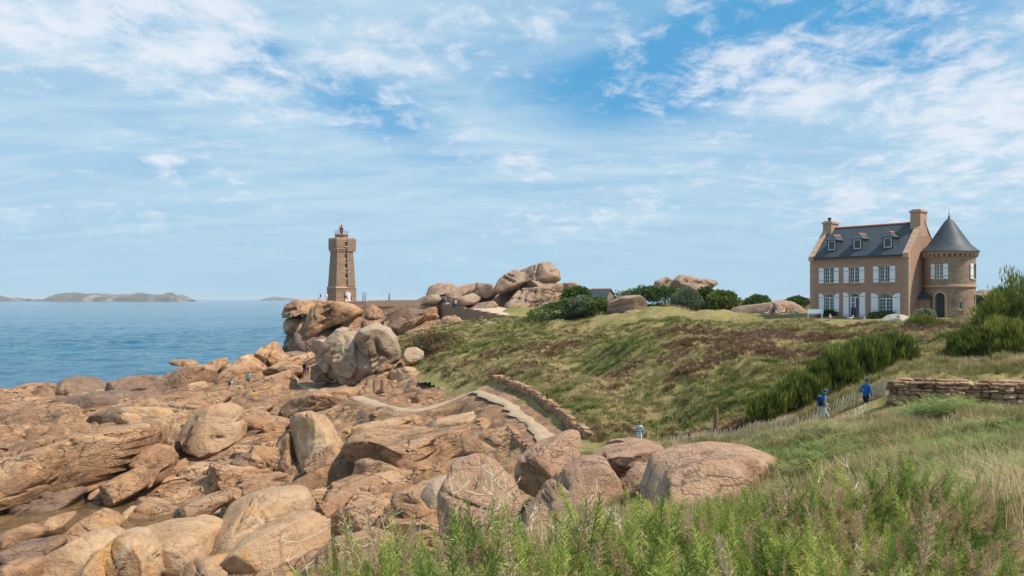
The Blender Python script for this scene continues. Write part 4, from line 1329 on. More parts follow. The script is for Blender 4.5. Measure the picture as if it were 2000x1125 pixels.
# ---- loose slabs and blocks of the shore: children of the shelf
def shore_blocks():
    rs = np.random.RandomState(11)
    protos = []
    for i in range(22):
        v, f = ico(4)
        n = rs.randint(9, 15)
        N = rs.normal(size=(n, 3))
        N[:, 2] *= 1.5
        N /= np.linalg.norm(N, axis=1, keepdims=True)
        N = np.concatenate([N, [[0, 0, 1], [0, 0, -1], [0.96, 0.28, 0], [-0.96, 0.2, 0.2], [0.1, 0.98, 0.1], [-0.1, -0.97, 0.2]]])
        hh = rs.uniform(0.62, 1.0, len(N))
        p = rs.uniform(12, 26)
        dd = np.maximum(v @ N.T, 0) / hh
        r = (dd ** p).sum(1) ** (-1 / p)
        q = v * r[:, None]
        q = q + v * (0.05 * fbm3(q * 1.8 + i * 7.3, 1.0, 4, i))[:, None]
        for _ in range(3):
            m = rs.normal(size=3)
            m[2] *= 2
            m /= np.linalg.norm(m)
            d = q @ m - rs.uniform(-0.4, 0.4) + 0.1 * fbm3(q * 1.5 + i, 1.0, 2, i + 50)
            q = q - v * (0.07 * np.exp(-(d / 0.03) ** 2))[:, None]
        protos.append(mesh_np('rock_slab', q, f, MATS['granite_shelf'], sharp=30))
    pal = ['granite_shelf', 'granite', 'granite_pale', 'granite_dark']
    for me in protos:
        me.materials.clear()
        me.materials.append(MATS['granite'])
    alt = {}
    for k in pal:
        for i, me in enumerate(protos):
            if k == 'granite_shelf':
                alt[(k, i)] = me
            elif i % 3 == pal.index(k) - 1:
                c = me.copy()
                c.materials.clear()
                c.materials.append(MATS[k])
                alt[(k, i)] = c
    keys = list(alt)
    n = 0
    tries = 0
    while n < 250 and tries < 9000:
        tries += 1
        px = rs.uniform(-20, 1060)
        py = rs.uniform(748, 1120)
        if any(o_[:, 0].min() - 6 < px < o_[:, 0].max() + 6 and o_[:, 1].min() < py < o_[:, 1].max() + 10 for o_ in TRACED):
            continue
        # distance where that ray meets the shelf
        y = 40.0
        for yy in np.geomspace(31, 110, 60):
            if base([(px - 1000) / F * yy], [yy])[0] > ZC + (HOR - py) / F * yy:
                y = yy
                break
        else:
            continue
        x = (px - 1000) / F * y
        if rockmask(np.array([x]), np.array([y]))[0] < 0.4 or path_dist(np.array([x]), np.array([y]))[0] < 4.2:
            continue
        z = float(rock_z(np.array([x]), np.array([y]))[0])
        if z < 0.0 and rs.rand() < 0.6:
            continue
        big = rs.rand() ** 1.6
        L = 0.6 + 2.4 * big
        sc = (L * rs.uniform(0.7, 1.35), L * rs.uniform(0.4, 0.9), L * rs.uniform(0.25, 0.7))
        o = link('rock_slab', alt[keys[rs.randint(len(keys))]], SHORE, (x, y, z + sc[2] * rs.uniform(-0.25, 0.35)),
                 (rs.normal(0, 0.14), rs.normal(0, 0.14) + 0.06, PHI + rs.normal(0, 0.5)), sc)
        n += 1
    # rubble too small to pick apart: one joined part
    v2, f2_ = ico(2)
    VV, FF, m = [], [], 0
    kinds = []
    for i in range(12):
        N = rs.normal(size=(11, 3))
        N /= np.linalg.norm(N, axis=1, keepdims=True)
        N = np.concatenate([N, np.eye(3), -np.eye(3)])
        r = ((np.maximum(v2 @ N.T, 0) / rs.uniform(0.6, 1.0, len(N))) ** 16).sum(1) ** (-1 / 16)
        kinds.append(v2 * r[:, None])
    k = 0
    tries = 0
    while k < 260 and tries < 9000:
        tries += 1
        y = rs.uniform(34, 106)
        px = rs.uniform(-40, 1060)
        x = (px - 1000) / F * y
        X1, Y1 = np.array([x]), np.array([y])
        if rockmask(X1, Y1)[0] < 0.3 or path_dist(X1, Y1)[0] < 1.6 or vnoise2(X1 * 0.16, Y1 * 0.16, 55)[0] < -0.1:
            continue
        z = float(rock_z(X1, Y1)[0])
        if z < -0.2:
            continue
        s = 0.14 + 0.42 * rs.rand() ** 2.5
        q = kinds[rs.randint(12)] * np.array([s * rs.uniform(0.8, 1.5), s * rs.uniform(0.6, 1.0), s * rs.uniform(0.4, 0.8)])
        an = PHI + rs.normal(0, 0.6)
        ca, sa = math.cos(an), math.sin(an)
        q = np.stack([q[:, 0] * ca - q[:, 1] * sa, q[:, 0] * sa + q[:, 1] * ca, q[:, 2]], 1)
        VV.append(q + np.array([x, y, z + s * 0.15]))
        FF.append(f2_ + m)
        m += len(v2)
        k += 1
    o = link('rubble', mesh_np('rubble', np.concatenate(VV), np.concatenate(FF), MATS['granite'], sharp=30), SHORE)
    tag(o, kind='stuff')


shore_blocks()


def tidal_pool():
    X, Y, fc = polar_grid(-330, 480, 60, np.linspace(45, 60, 40))
    Z = np.full(X.shape, 0.16)
    keep = (base(X, Y).reshape(X.shape) < 1.1).ravel()
    f, used = drop_faces(fc, keep)
    V = np.stack([X.ravel(), Y.ravel(), Z.ravel()], 1)[used]
    o = link('tidal_pool', mesh_np('tidal_pool', V, f, MATS['pool_water']))
    tag(o, 'shallow amber tidal pool between the rocks', kind='structure')


tidal_pool()


# ---- islands on the horizon
def island(label, prof, Y, depth, seed):
    """prof: (px, py) skyline points"""
    pr = np.array(prof, float)
    xs = (pr[:, 0] - 1000) / F * Y
    zs = np.maximum((HOR - pr[:, 1]) / F * Y + ZC, 0) * 0.86
    nx, ny = 160, 24
    x = np.linspace(xs[0], xs[-1], nx)
    t = np.linspace(-1, 1, ny)
    X, T = np.meshgrid(x, t)
    H = np.interp(X, xs, zs)
    YY = Y + T * depth * (0.35 + 0.65 * smooth01(H, 0, zs.max() * 0.8))
    prof_t = np.sqrt(np.maximum(0, 1 - T ** 2))
    Z = H * prof_t * (1 + 0.16 * fbm2(X, YY * 2, 0.012, 5, seed)) - 1.0
    i = np.arange(ny - 1)[:, None] * nx + np.arange(nx - 1)[None]
    fc = np.stack([i, i + 1, i + nx + 1, i + nx], -1).reshape(-1, 4)
    o = link('island', mesh_np('island', np.stack([X.ravel(), YY.ravel(), Z.ravel()], 1), fc, MATS['island_ground']))
    tag(o, label, 'island')


island('long flat-topped island in the middle of the sea horizon', P('90,585 100,581 118,573 128,570.5 160,571 200,572.5 232,572 262,572.5 285,571 300,571 318,575 330,571.5 344,571 358,576 372,584 376,585.5'), 5000, 160, 1)
island('headland island cut by the left edge of the picture', P('-120,584 -60,570 -20,571 0,576.5 12,581 28,580.5 40,582 56,583.5 60,585'), 5200, 160, 2)
island('tiny low rock islet beside the left island', P('64,585 72,583 80,582.6 86,585'), 5200, 40, 3)
island('faint far island just left of the lighthouse cliff', P('512,585 524,581 536,578.5 550,580.5 566,581 584,584 588,585'), 7500, 200, 4)
mb = MB()
b = at(58, 584.6, 5150)
mb.lathe([(4.5, 0), (4.0, 10), (3.2, 16), (4.6, 16.5), (4.6, 18), (2.6, 18.2), (2.6, 22), (0.1, 25)], 12)
o = mb.build('beacon_tower', MATS['beacon_stone'], None, loc=(b.x, b.y, 0))
tag(o, 'tiny beacon tower on the left horizon', 'tower')

# ------------------------------------------------------------------ buildings
def uv_auto(o, cyl=None):
    """metres as UV: along the wall and up it (or round a cylinder)"""
    me = o.data
    uv = me.uv_layers.new(name='UVMap')
    for p in me.polygons:
        n = p.normal
        if cyl is None:
            t = Vector((0, 0, 1)).cross(n)
            if t.length < 1e-3:
                t = Vector((1, 0, 0))
            t.normalize()
            bt = n.cross(t)
        for li in p.loop_indices:
            co = me.vertices[me.loops[li].vertex_index].co
            if cyl is None:
                uv.data[li].uv = (co.dot(t), co.dot(bt))
            else:
                a = math.atan2(co.y - cyl[1], co.x - cyl[0])
                ac = math.atan2(p.center.y - cyl[1], p.center.x - cyl[0])
                while a - ac > math.pi:
                    a -= 2 * math.pi
                while a - ac < -math.pi:
                    a += 2 * math.pi
                uv.data[li].uv = (a * cyl[2], co.z)
    return o


def wall_open(mb, L, z0, H, ops, mapf, depth=0.25, xsub=()):
    """wall sheet 0..L by z0..H with openings (x0, x1, zb, zt, rise); reveals run inward"""
    xs = sorted(set([0.0, L] + [round(v, 4) for op in ops for v in op[:2]] + [round(v, 4) for v in xsub]))
    zs = sorted(set([z0, H] + [round(v, 4) for op in ops for v in op[2:4]]))
    for xa, xb in zip(xs, xs[1:]):
        for za, zb in zip(zs, zs[1:]):
            cx, cz = (xa + xb) / 2, (za + zb) / 2
            if any(o[0] < cx < o[1] and o[2] < cz < o[3] for o in ops):
                continue
            mb.poly([mapf(xa, 0, za), mapf(xb, 0, za), mapf(xb, 0, zb), mapf(xa, 0, zb)])
    for (a, b, c, d, rise) in ops:
        m, hw = (a + b) / 2, (b - a) / 2
        n = 10
        if rise > 0:
            arc = [(m - hw * math.cos(math.pi * i / n), d - rise + rise * math.sin(math.pi * i / n)) for i in range(n + 1)]
            for (xa, za), (xb, zb) in zip(arc, arc[1:]):
                mb.poly([mapf(xa, 0, za), mapf(xb, 0, zb), mapf(xb, 0, d), mapf(xa, 0, d)])
            ring = [(a, c)] + arc + [(b, c)]
        else:
            ring = [(a, c), (a, d), (b, d), (b, c)]
        for (xa, za), (xb, zb) in zip(ring, ring[1:] + ring[:1]):
            mb.poly([mapf(xa, 0, za), mapf(xb, 0, zb), mapf(xb, depth, zb), mapf(xa, depth, za)])


def arch_ring(a, b, c, d, rise, n=10):
    m, hw = (a + b) / 2, (b - a) / 2
    if rise <= 0:
        return [(a, c), (a, d), (b, d), (b, c)]
    return [(a, c)] + [(m - hw * math.cos(math.pi * i / n), d - rise + rise * math.sin(math.pi * i / n)) for i in range(n + 1)] + [(b, c)]


def window(parent, a, b, c, d, rise, mapf, y=0.14, cols=4, rows=4, name='window'):
    """white casement (frame, mullion, glazing bars) with its dark pane"""
    fr = MB()
    t = 0.055
    ring = arch_ring(a, b, c, d, rise)
    mx, mz = (a + b) / 2, (c + d) / 2
    inner = [(mx + (x - mx) * (1 - 2 * t / (b - a)), mz + (z - mz) * (1 - 2 * t / (d - c))) for x, z in ring]
    k = len(ring)
    for i in range(k):
        j = (i + 1) % k
        q = [ring[i], ring[j], inner[j], inner[i]]
        fr.prism([mapf(x, y, z) for x, z in q], Vector(mapf(mx, y + 0.06, mz)) - Vector(mapf(mx, y, mz)))

    def bar(x0, x1, z0, z1, dy):
        fr.prism([mapf(x0, y - dy, z0), mapf(x1, y - dy, z0), mapf(x1, y - dy, z1), mapf(x0, y - dy, z1)], Vector(mapf(mx, y + 0.05, mz)) - Vector(mapf(mx, y - dy, mz)))
    spring = d - rise if rise > 0 else d
    if cols:
        bar(mx - 0.045, mx + 0.045, c + t, spring, 0.012)
        for i in range(1, cols):
            if i != cols // 2:
                x = a + (b - a) * i / cols
                bar(x - 0.012, x + 0.012, c + t, spring, 0.004)
        for i in range(1, rows):
            z = c + (spring - c) * i / rows
            bar(a + t, b - t, z - 0.012, z + 0.012, 0.002)
        if rise > 0:
            bar(a + t * 0.6, b - t * 0.6, spring - 0.035, spring + 0.035, 0.014)
            for i in (1, 2, 3):
                x = a + (b - a) * i / 4
                bar(x - 0.012, x + 0.012, spring, spring + rise * (0.72 if i != 2 else 0.9), 0.003)
    w = fr.build(name, MATS['white_frame'], parent)
    g = MB()
    g.poly([mapf(x, y + 0.035, z) for x, z in inner])
    g.build('pane', MATS['window_glass'], w, fixn=False)
    return w


def shutter(parent, x0, x1, c, d, drop, outer_left, mapf, y=-0.05):
    """board shutter folded against the wall; drop lowers the top at the hinge side"""
    s = MB()
    n = 5
    top = []
    for i in range(n + 1):
        u = i / n
        x = x0 + (x1 - x0) * u
        w = u if outer_left else 1 - u
        top.append((x, d - drop * (1 - math.sqrt(max(0, 1 - w * w)))))
    ring = [(x0, c)] + top + [(x1, c)]
    s.prism([mapf(x, y, z) for x, z in ring], Vector(mapf((x0 + x1) / 2, y + 0.04, c)) - Vector(mapf((x0 + x1) / 2, y, c)))
    o = s.build('shutter', MATS['white_paint'], parent)
    h = MB()
    for z in (c + 0.28, d - 0.42):
        h.prism([mapf(x0 + 0.02, y - 0.014, z), mapf(x1 - 0.02, y - 0.014, z), mapf(x1 - 0.02, y - 0.014, z + 0.035), mapf(x0 + 0.02, y - 0.014, z + 0.035)],
                Vector(mapf((x0 + x1) / 2, y - 0.002, z)) - Vector(mapf((x0 + x1) / 2, y - 0.014, z)))
    h.build('hinge', MATS['dark_metal'], o)
    return o


def build_house():
    A = Vector((31.3, 83.6, 13.2))
    B = Vector((37.9, 76.1, 13.2))
    L = (B - A).length
    ang = math.atan2(B.y - A.y, B.x - A.x)
    d = (B - A).normalized()
    H = empty('stone_house', A, ang)
    tag(H, 'brown two-storey house with slate roof, white shutters and round corner tower', 'house')

    def tx(px):
        u = (px - 1000) / F
        return (u * A.y - A.x) / (d.x - u * d.y)
    ident = lambda x, y, z: (x, y, z)
    W, EV, RG = 7.0, 6.0, 9.25
    up = [tx(1619), tx(1668), tx(1727)]
    lo = [tx(1619.3), tx(1668.5), tx(1729.5)]
    ops = []
    for x in up:
        ops.append((x - 0.5, x + 0.5, 3.45, 5.0, 0.0))
    ops.append((lo[0] - 0.5, lo[0] + 0.5, 0.5, 2.35, 0.42))
    ops.append((lo[1] - 0.52, lo[1] + 0.52, -0.05, 2.45, 0.42))
    ops.append((lo[2] - 0.66, lo[2] + 0.66, 0.45, 2.35, 0.5))
    # shell
    w = MB()
    wall_open(w, L, -0.9, EV - 0.02, ops, ident, 0.24)
    w.build('front_wall', MATS['plaster'], H)
    w = MB()
    w.box(0.46, L - 0.46, W - 0.3, W, -0.9, EV - 0.02)
    w.build('rear_wall', MATS['plaster'], H)
    for nm, x0, x1 in (('gable_wall', -0.004, 0.45), ('gable_wall', L - 0.45, L + 0.004)):
        w = MB()
        w.prism([(x0, 0.012, -0.9), (x0, W, -0.9), (x0, W, EV + 0.2), (x0, 3.5, RG + 0.32), (x0, 0.012, EV + 0.2)], (x1 - x0, 0, 0))
        w.build(nm, MATS['plaster'], H)
    w = MB()
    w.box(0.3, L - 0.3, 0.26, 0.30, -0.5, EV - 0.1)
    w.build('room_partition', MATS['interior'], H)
    # corner stones at the near corner and left edge
    for side in (0, 1):
        for i in range(16):
            z = -0.1 + i * 0.38
            ln = 0.52 if i % 2 else 0.30
            w = MB()
            if side:
                w.box(L - ln, L + 0.012, -0.015, 0.30 if i % 2 else 0.46, z, z + 0.345)
            else:
                w.box(-0.012, ln, -0.015, 0.3, z, z + 0.345)
            w.build('quoin', MATS['dressed_stone'], H)
    # roof
    sl = math.hypot(3.7, RG - EV)
    for sgn in (0, 1):
        r = MB()
        y0 = -0.2 if not sgn else W + 0.2
        r.prism([(0.45, y0, EV - 0.02), (0.45, 3.5, RG), (0.45, 3.5, RG + 0.13), (0.45, y0, EV + 0.11)], (L - 0.9, 0, 0))
        o = r.build('roof_slope', MATS['slate'], H)
        uv_auto(o)
    r = MB()
    n = 26
    for i in range(n):
        x0 = 0.5 + (L - 1.0) * i / n
        x1 = 0.5 + (L - 1.0) * (i + 1) / n - 0.02
        t = MB()
        t.prism([(x0, 3.36, RG + 0.10), (x0, 3.42, RG + 0.20), (x0, 3.5, RG + 0.235), (x0, 3.58, RG + 0.20), (x0, 3.64, RG + 0.10)], (x1 - x0, 0, 0))
        t.build('ridge_tile', MATS['ridge_tile'], H)
    g = MB()
    g.box(0.46, L - 0.46, -0.32, -0.21, EV - 0.06, EV + 0.05)
    g.build('gutter', MATS['dark_metal'], H)
    # gable copings
    for x0, x1 in ((-0.07, 0.50), (L - 0.50, L + 0.07)):
        for k in range(2):
            ya, yb = (-0.12, 3.5) if k == 0 else (W + 0.12, 3.5)
            za = EV + 0.10
            nseg = 7
            for i in range(nseg):
                u0, u1 = i / nseg, (i + 1) / nseg - 0.012
                q = [(ya + (yb - ya) * u, za + (RG + 0.33 - za) * u) for u in (u0, u1)]
                c = MB()
                c.prism([(x0, q[0][0], q[0][1]), (x0, q[1][0], q[1][1]), (x0, q[1][0], q[1][1] + 0.14), (x0, q[0][0], q[0][1] + 0.14)], (x1 - x0, 0, 0))
                c.build('coping', MATS['coping_stone'], H)
            if k == 0:
                c = MB()
                c.box(x0, x1, -0.22, 0.12, EV - 0.22, EV + 0.16)
                c.build('kneeler', MATS['coping_stone'], H)
    # chimneys
    for x0, x1, top, cowl in ((0.0, 0.95, 9.85, True), (L - 0.95, L + 0.02, 10.35, False)):
        c = MB()
        c.box(x0 + 0.01, x1, 2.70, 4.30, 7.9, top)
        ch = c.build('chimney', MATS['dressed_stone'], H)
        c = MB()
        c.box(x0 - 0.08, x1 + 0.09, 2.60, 4.40, top, top + 0.17)
        c.build('chimney_cap', MATS['coping_stone'], ch)
        c = MB()
        c.box(x0 + 0.1, x1 - 0.1, 2.8, 4.2, top + 0.17, top + 0.28)
        c.build('chimney_cap', MATS['dressed_stone'], ch)
        if cowl:
            c = MB()
            c.lathe([(0.16, top + 0.26), (0.14, top + 0.55), (0.22, top + 0.56), (0.22, top + 0.6), (0.03, top + 0.72)], 10, 0.45, 3.3)
            c.box(0.2, 0.7, 3.28, 3.32, top + 0.6, top + 0.64)
            c.build('cowl', MATS['dark_metal'], ch)
    # windows, shutters, sills
    for x in up:
        window(H, x - 0.49, x + 0.49, 3.46, 4.98, 0.0, ident)
        shutter(H, x - 1.06, x - 0.54, 3.42, 5.02, 0.06, True, ident)
        shutter(H, x + 0.54, x + 1.06, 3.42, 5.02, 0.06, False, ident)
        s = MB()
        s.box(x - 0.6, x + 0.6, -0.12, 0.05, 3.30, 3.445)
        s.build('sill', MATS['dressed_stone'], H)
        s = MB()
        s.prism([(x - 0.62, -0.02, 5.01), (x + 0.62, -0.02, 5.01), (x + 0.56, -0.02, 5.24), (x - 0.56, -0.02, 5.24)], (0, 0.04, 0))
        s.build('lintel', MATS['dressed_stone'], H)
    for k, (x, hw, zb, zt, rise) in enumerate(((lo[0], 0.5, 0.5, 2.35, 0.42), (lo[1], 0.52, -0.05, 2.45, 0.42), (lo[2], 0.66, 0.45, 2.35, 0.5))):
        if k != 1:
            window(H, x - hw + 0.01, x + hw - 0.01, zb + 0.01, zt - 0.01, rise, ident)
        sw = hw + 0.04
        shutter(H, x - hw - 0.04 - sw, x - hw - 0.04, zb - 0.03, zt + 0.02, 0.34, True, ident)
        shutter(H, x + hw + 0.04, x + hw + 0.04 + sw, zb - 0.03, zt + 0.02, 0.34, False, ident)
        # stone arch above
        nv = 9
        for i in range(nv):
            a0, a1 = math.pi * i / nv, math.pi * (i + 1) / nv - 0.03
            pts = []
            for an, rr in ((a0, 1.0), (a1, 1.0), (a1, 1.28), (a0, 1.28)):
                pts.append((x - hw * rr * math.cos(an), -0.022, zt - rise + (rise * 1.0 + (rr - 1.0) * 0.62) * math.sin(an)))
            v = MB()
            v.prism(pts, (0, 0.03, 0))
            v.build('arch_stone', MATS['dressed_stone'], H)
    # the open door
    x = lo[1]
    fr = MB()
    ring = arch_ring(x - 0.51, x + 0.51, -0.04, 2.44, 0.42)
    inn = arch_ring(x - 0.43, x + 0.43, -0.04, 2.36, 0.40)
    for i in range(len(ring) - 1):
        fr.prism([(p[0], 0.14, p[1]) for p in (ring[i], ring[i + 1], inn[i + 1], inn[i])], (0, 0.07, 0))
    fr.box(x - 0.44, x + 0.44, 0.145, 0.2, 1.95, 2.02)
    dr = fr.build('door', MATS['white_frame'], H)
    lf = MB()
    lf.box(x - 0.43, x + 0.06, 0.18, 0.22, 0.0, 0.95)
    lf.build('door_leaf', MATS['brown_door'], dr)
    lf = MB()
    lf.box(x - 0.43, x - 0.36, 0.18, 0.22, 0.95, 1.94)
    lf.box(x - 0.05, x + 0.06, 0.18, 0.22, 0.95, 1.94)
    lf.box(x - 0.23, x - 0.2, 0.18, 0.22, 0.95, 1.94)
    lf.box(x - 0.36, x - 0.05, 0.182, 0.218, 1.42, 1.46)
    lf.build('door_leaf', MATS['white_frame'], dr)
    g = MB()
    g.poly([(px_, 0.21, pz) for px_, pz in arch_ring(x - 0.42, x + 0.42, 0.0, 2.35, 0.4)])
    g.build('pane', MATS['window_glass'], dr, fixn=False)
    for k in range(3):
        s = MB()
        s.box(x - 0.9 - 0.15 * k, x + 0.9 + 0.15 * k, -0.35 - 0.3 * k, 0.1 - 0.004 * k if k == 0 else -0.05 - 0.3 * k, -0.6, -0.06 - 0.15 * k)
        s.build('step', MATS['coping_stone'], H)
    # dormers
    for px in (1616.6, 1666.5, 1725.8):
        x = tx(px) + 0.15
        yb = 0.55
        zr = EV + 0.11 + (yb + 0.2) / 3.7 * (RG - EV)
        D = MB()
        hw, zt = 0.52, zr + 1.12
        yt = (zt - EV - 0.11) / (RG - EV) * 3.7 - 0.2
        for s in (-1, 1):
            xx = x + s * hw
            D.prism([(xx, yb, zr - 0.1), (xx, yb, zt), (xx, yt, zt), (xx, yb + 0.3, zr)], (-s * 0.07, 0, 0))
        D.box(x - hw, x + hw, yb, yb + 0.06, zr - 0.10, zr + 0.10)
        D.box(x - hw, x - 0.38, yb + 0.001, yb + 0.061, zr + 0.10, zt)
        D.box(x + 0.38, x + hw, yb + 0.001, yb + 0.061, zr + 0.10, zt)
        D.box(x - 0.38, x + 0.38, yb + 0.002, yb + 0.062, zt - 0.08, zt)
        dm = D.build('dormer', MATS['slate'], H)
        uv_auto(dm)
        rf = MB()
        e = 0.14
        zk, yk = zt + 0.55, yb + 0.42
        yr2 = (zk - EV - 0.11) / (RG - EV) * 3.7 - 0.2
        a0, a1 = (x - hw - e, yb - 0.14, zt - 0.02), (x + hw + e, yb - 0.14, zt - 0.02)
        b0, b1 = (x - hw - e, yt + 0.25, zt - 0.02), (x + hw + e, yt + 0.25, zt - 0.02)
        k0, k1 = (x, yk, zk), (x, yr2 + 0.2, zk)
        rf.poly([a0, a1, k0])
        rf.poly([a0, k0, k1, b0])
        rf.poly([a1, b1, k1, k0])
        rf.poly([a0, b0, b1, a1])
        rf.poly([b0, k1, b1])
        ro = rf.build('dormer_roof', MATS['slate'], dm)
        uv_auto(ro)
        rt = MB()
        rt.prism([(x - 0.09, yk - 0.05, zk - 0.04), (x, yk - 0.05, zk + 0.07), (x + 0.09, yk - 0.05, zk - 0.04)], (0, yr2 - yk + 0.1, 0))
        rt.build('ridge_tile', MATS['ridge_tile'], dm)
        window(dm, x - 0.37, x + 0.37, zr + 0.10, zt - 0.09, 0, lambda X, Y, Z, yb=yb: (X, yb + Y, Z), y=0.0, cols=0, rows=0)
    # ---- the round tower
    cw = Vector((42.6, 77.6, 0))
    rel = cw - A
    cx = rel.x * math.cos(-ang) - rel.y * math.sin(-ang)
    cy = rel.x * math.sin(-ang) + rel.y * math.cos(-ang)
    RT = 2.27
    cam_l = math.atan2(-cw.y, -cw.x) - ang        # local angle that faces the camera
    tz = lambda py: ZC + (HOR - py) * 77.0 / F - A.z
    a0 = cam_l - math.pi                          # seam behind

    def cyl(R_):
        def f(x, y, z):
            an = a0 + x / RT
            return (cx + (R_ - y) * math.cos(an), cy + (R_ - y) * math.sin(an), z)
        return f
    mp = cyl(RT)
    # angle grows anticlockwise seen from above: the viewer's right is +
    pos = lambda deg: RT * (math.pi + rad(deg))
    CIRC = 2 * math.pi * RT
    wins = [(pos(-21.7), 0.36, tz(545), tz(517), 0.0)]
    ops = [(pos(-20) - 0.44, pos(-20) + 0.44, tz(621), tz(572), 0.44),
           (wins[0][0] - 0.36, wins[0][0] + 0.36, wins[0][2], wins[0][3], 0.0),
           (pos(26.7) - 0.17, pos(26.7) + 0.17, tz(604), tz(589), 0.0),
           (pos(71) - 0.17, pos(71) + 0.17, tz(592), tz(576), 0.0),
           (pos(70) - 0.36, pos(70) + 0.36, tz(545), tz(517), 0.0)]
    w = MB()
    wall_open(w, CIRC, -0.9, tz(495), ops, mp, 0.3, [CIRC * i / 48 for i in range(49)])
    T = w.build('round_tower', MATS['tower_stone'], H, smooth=False)
    uv_auto(T, (cx, cy, RT))
    g = MB()
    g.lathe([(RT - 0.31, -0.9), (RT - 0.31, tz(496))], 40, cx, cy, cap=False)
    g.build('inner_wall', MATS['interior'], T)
    c = MB()
    c.lathe([(RT - 0.05, tz(561.5)), (RT + 0.10, tz(561)), (RT + 0.10, tz(557.5)), (RT - 0.05, tz(556))], 48, cx, cy, cap=False)
    c.build('string_course', MATS['coping_stone'], T, smooth=False)
    c = MB()
    c.lathe([(RT - 0.05, tz(497)), (RT + 0.26, tz(496.5)), (RT + 0.26, tz(492)), (RT - 0.05, tz(491.5))], 48, cx, cy, cap=False)
    c.build('frieze', MATS['dressed_stone'], T)
    for i in range(34):
        an = 2 * math.pi * i / 34
        c = MB()
        c.prism([(RT - 0.05, -0.10, tz(503.5)), (RT + 0.09, -0.10, tz(503)), (RT + 0.24, -0.10, tz(499.5)), (RT + 0.24, -0.10, tz(497.2)), (RT - 0.05, -0.10, tz(497.2))], (0, 0.20, 0))
        c.build('corbel', MATS['dressed_stone'], T, loc=(cx, cy, 0), rot=(0, 0, an))
    ze = tz(492.5)
    c = MB()
    prof = [(2.45, ze - 0.02), (2.66, ze), (2.62, ze + 0.06), (2.36, ze + 0.28), (1.90, ze + 0.70), (1.40, ze + 1.45), (0.90, ze + 2.25), (0.42, ze + 3.02), (0.10, tz(425.5)), (0.02, tz(424.5))]
    c.lathe(prof, 48, cx, cy, cap=True)
    o = c.build('tower_roof', MATS['slate'], T, smooth=True)
    uv_auto(o, (cx, cy, 1.6))
    c = MB()
    zf = tz(427)
    c.lathe([(0.10, zf), (0.13, zf + 0.12), (0.05, zf + 0.22), (0.11, zf + 0.3), (0.03, zf + 0.4), (0.02, tz(412)), (0.006, tz(405))], 10, cx, cy)
    c.build('finial', MATS['dark_metal'], o)
    # tower openings
    for p_, hw, zb, zt, rs_ in wins + [(pos(70), 0.36, tz(545), tz(517), 0.0)]:
        window(T, p_ - hw + 0.01, p_ + hw - 0.01, zb + 0.01, zt - 0.01, 0, mp, y=0.12)
        for s in (-1, 1):
            xa = p_ + s * (hw + 0.02)
            xb = p_ + s * (hw + 0.42)
            shutter(T, min(xa, xb), max(xa, xb), zb - 0.02, zt + 0.05, 0.0, s < 0, mp, y=-0.07)
        s = MB()
        s.prism([mp(p_ - 0.46, -0.10, zb - 0.15), mp(p_ + 0.46, -0.10, zb - 0.15), mp(p_ + 0.46, 0.05, zb - 0.15), mp(p_ - 0.46, 0.05, zb - 0.15)], (0, 0, 0.13))
        s.build('sill', MATS['dressed_stone'], T)
    window(T, pos(26.7) - 0.16, pos(26.7) + 0.16, tz(604) + 0.01, tz(589) - 0.01, 0, mp, y=0.10, cols=0)
    s = MB()
    s.prism([mp(pos(26.7) - 0.28, -0.08, tz(606.5)), mp(pos(26.7) + 0.28, -0.08, tz(606.5)), mp(pos(26.7) + 0.28, 0.04, tz(606.5)), mp(pos(26.7) - 0.28, 0.04, tz(606.5))], (0, 0, 0.11))
    s.build('sill', MATS['dressed_stone'], T)
    # arched door with stone surround
    xd = pos(-20)
    zb, zt = tz(621), tz(572)
    g = MB()
    ring = arch_ring(xd - 0.43, xd + 0.43, zb, zt - 0.01, 0.43)
    g.poly([mp(x_, 0.22, z_) for x_, z_ in ring])
    dd = g.build('door', MATS['dark_door'], T, fixn=False)
    g = MB()
    for i in range(1, 5):
        xx = xd - 0.43 + 0.86 * i / 5
        g.prism([mp(xx - 0.012, 0.20, zb), mp(xx + 0.012, 0.20, zb), mp(xx + 0.012, 0.20, zt - 0.25), mp(xx - 0.012, 0.20, zt - 0.25)], Vector(mp(xx, 0.215, zb)) - Vector(mp(xx, 0.20, zb)))
    g.build('door_batten', MATS['dark_metal'], dd)
    ro = arch_ring(xd - 0.64, xd + 0.64, zb, zt + 0.2, 0.64)
    ri = arch_ring(xd - 0.44, xd + 0.44, zb, zt, 0.44)
    for i in range(len(ro) - 1):
        if i in (0, len(ro) - 2):
            nn = 4
            for k in range(nn):
                q = []
                for (p0, p1, u) in ((ro[i], ro[i + 1], k / nn), (ro[i], ro[i + 1], (k + 1) / nn - 0.01), (ri[i], ri[i + 1], (k + 1) / nn - 0.01), (ri[i], ri[i + 1], k / nn)):
                    q.append((p0[0] + (p1[0] - p0[0]) * u, p0[1] + (p1[1] - p0[1]) * u))
                v = MB()
                v.prism([mp(x_, -0.05, z_) for x_, z_ in q], Vector(mp(xd, 0.06, 0)) - Vector(mp(xd, -0.05, 0)))
                v.build('arch_stone', MATS['coping_stone'], T)
        else:
            v = MB()
            q = [ro[i], ro[i + 1], ri[i + 1], ri[i]]
            v.prism([mp(x_, -0.05, z_) for x_, z_ in q], Vector(mp(xd, 0.06, 0)) - Vector(mp(xd, -0.05, 0)))
            v.build('arch_stone', MATS['coping_stone'], T)
    # small lean-to in the corner of gable and tower
    lx, ly = L + 0.02, cy - 2.2
    PB = MB()
    PB.box(L + 0.006, L + 1.1, ly - 0.35, ly + 1.3, -0.9, tz(583))
    pb = PB.build('corner_porch', MATS['tower_stone'], H)
    uv_auto(pb)
    PR = MB()
    zb = tz(583.5)
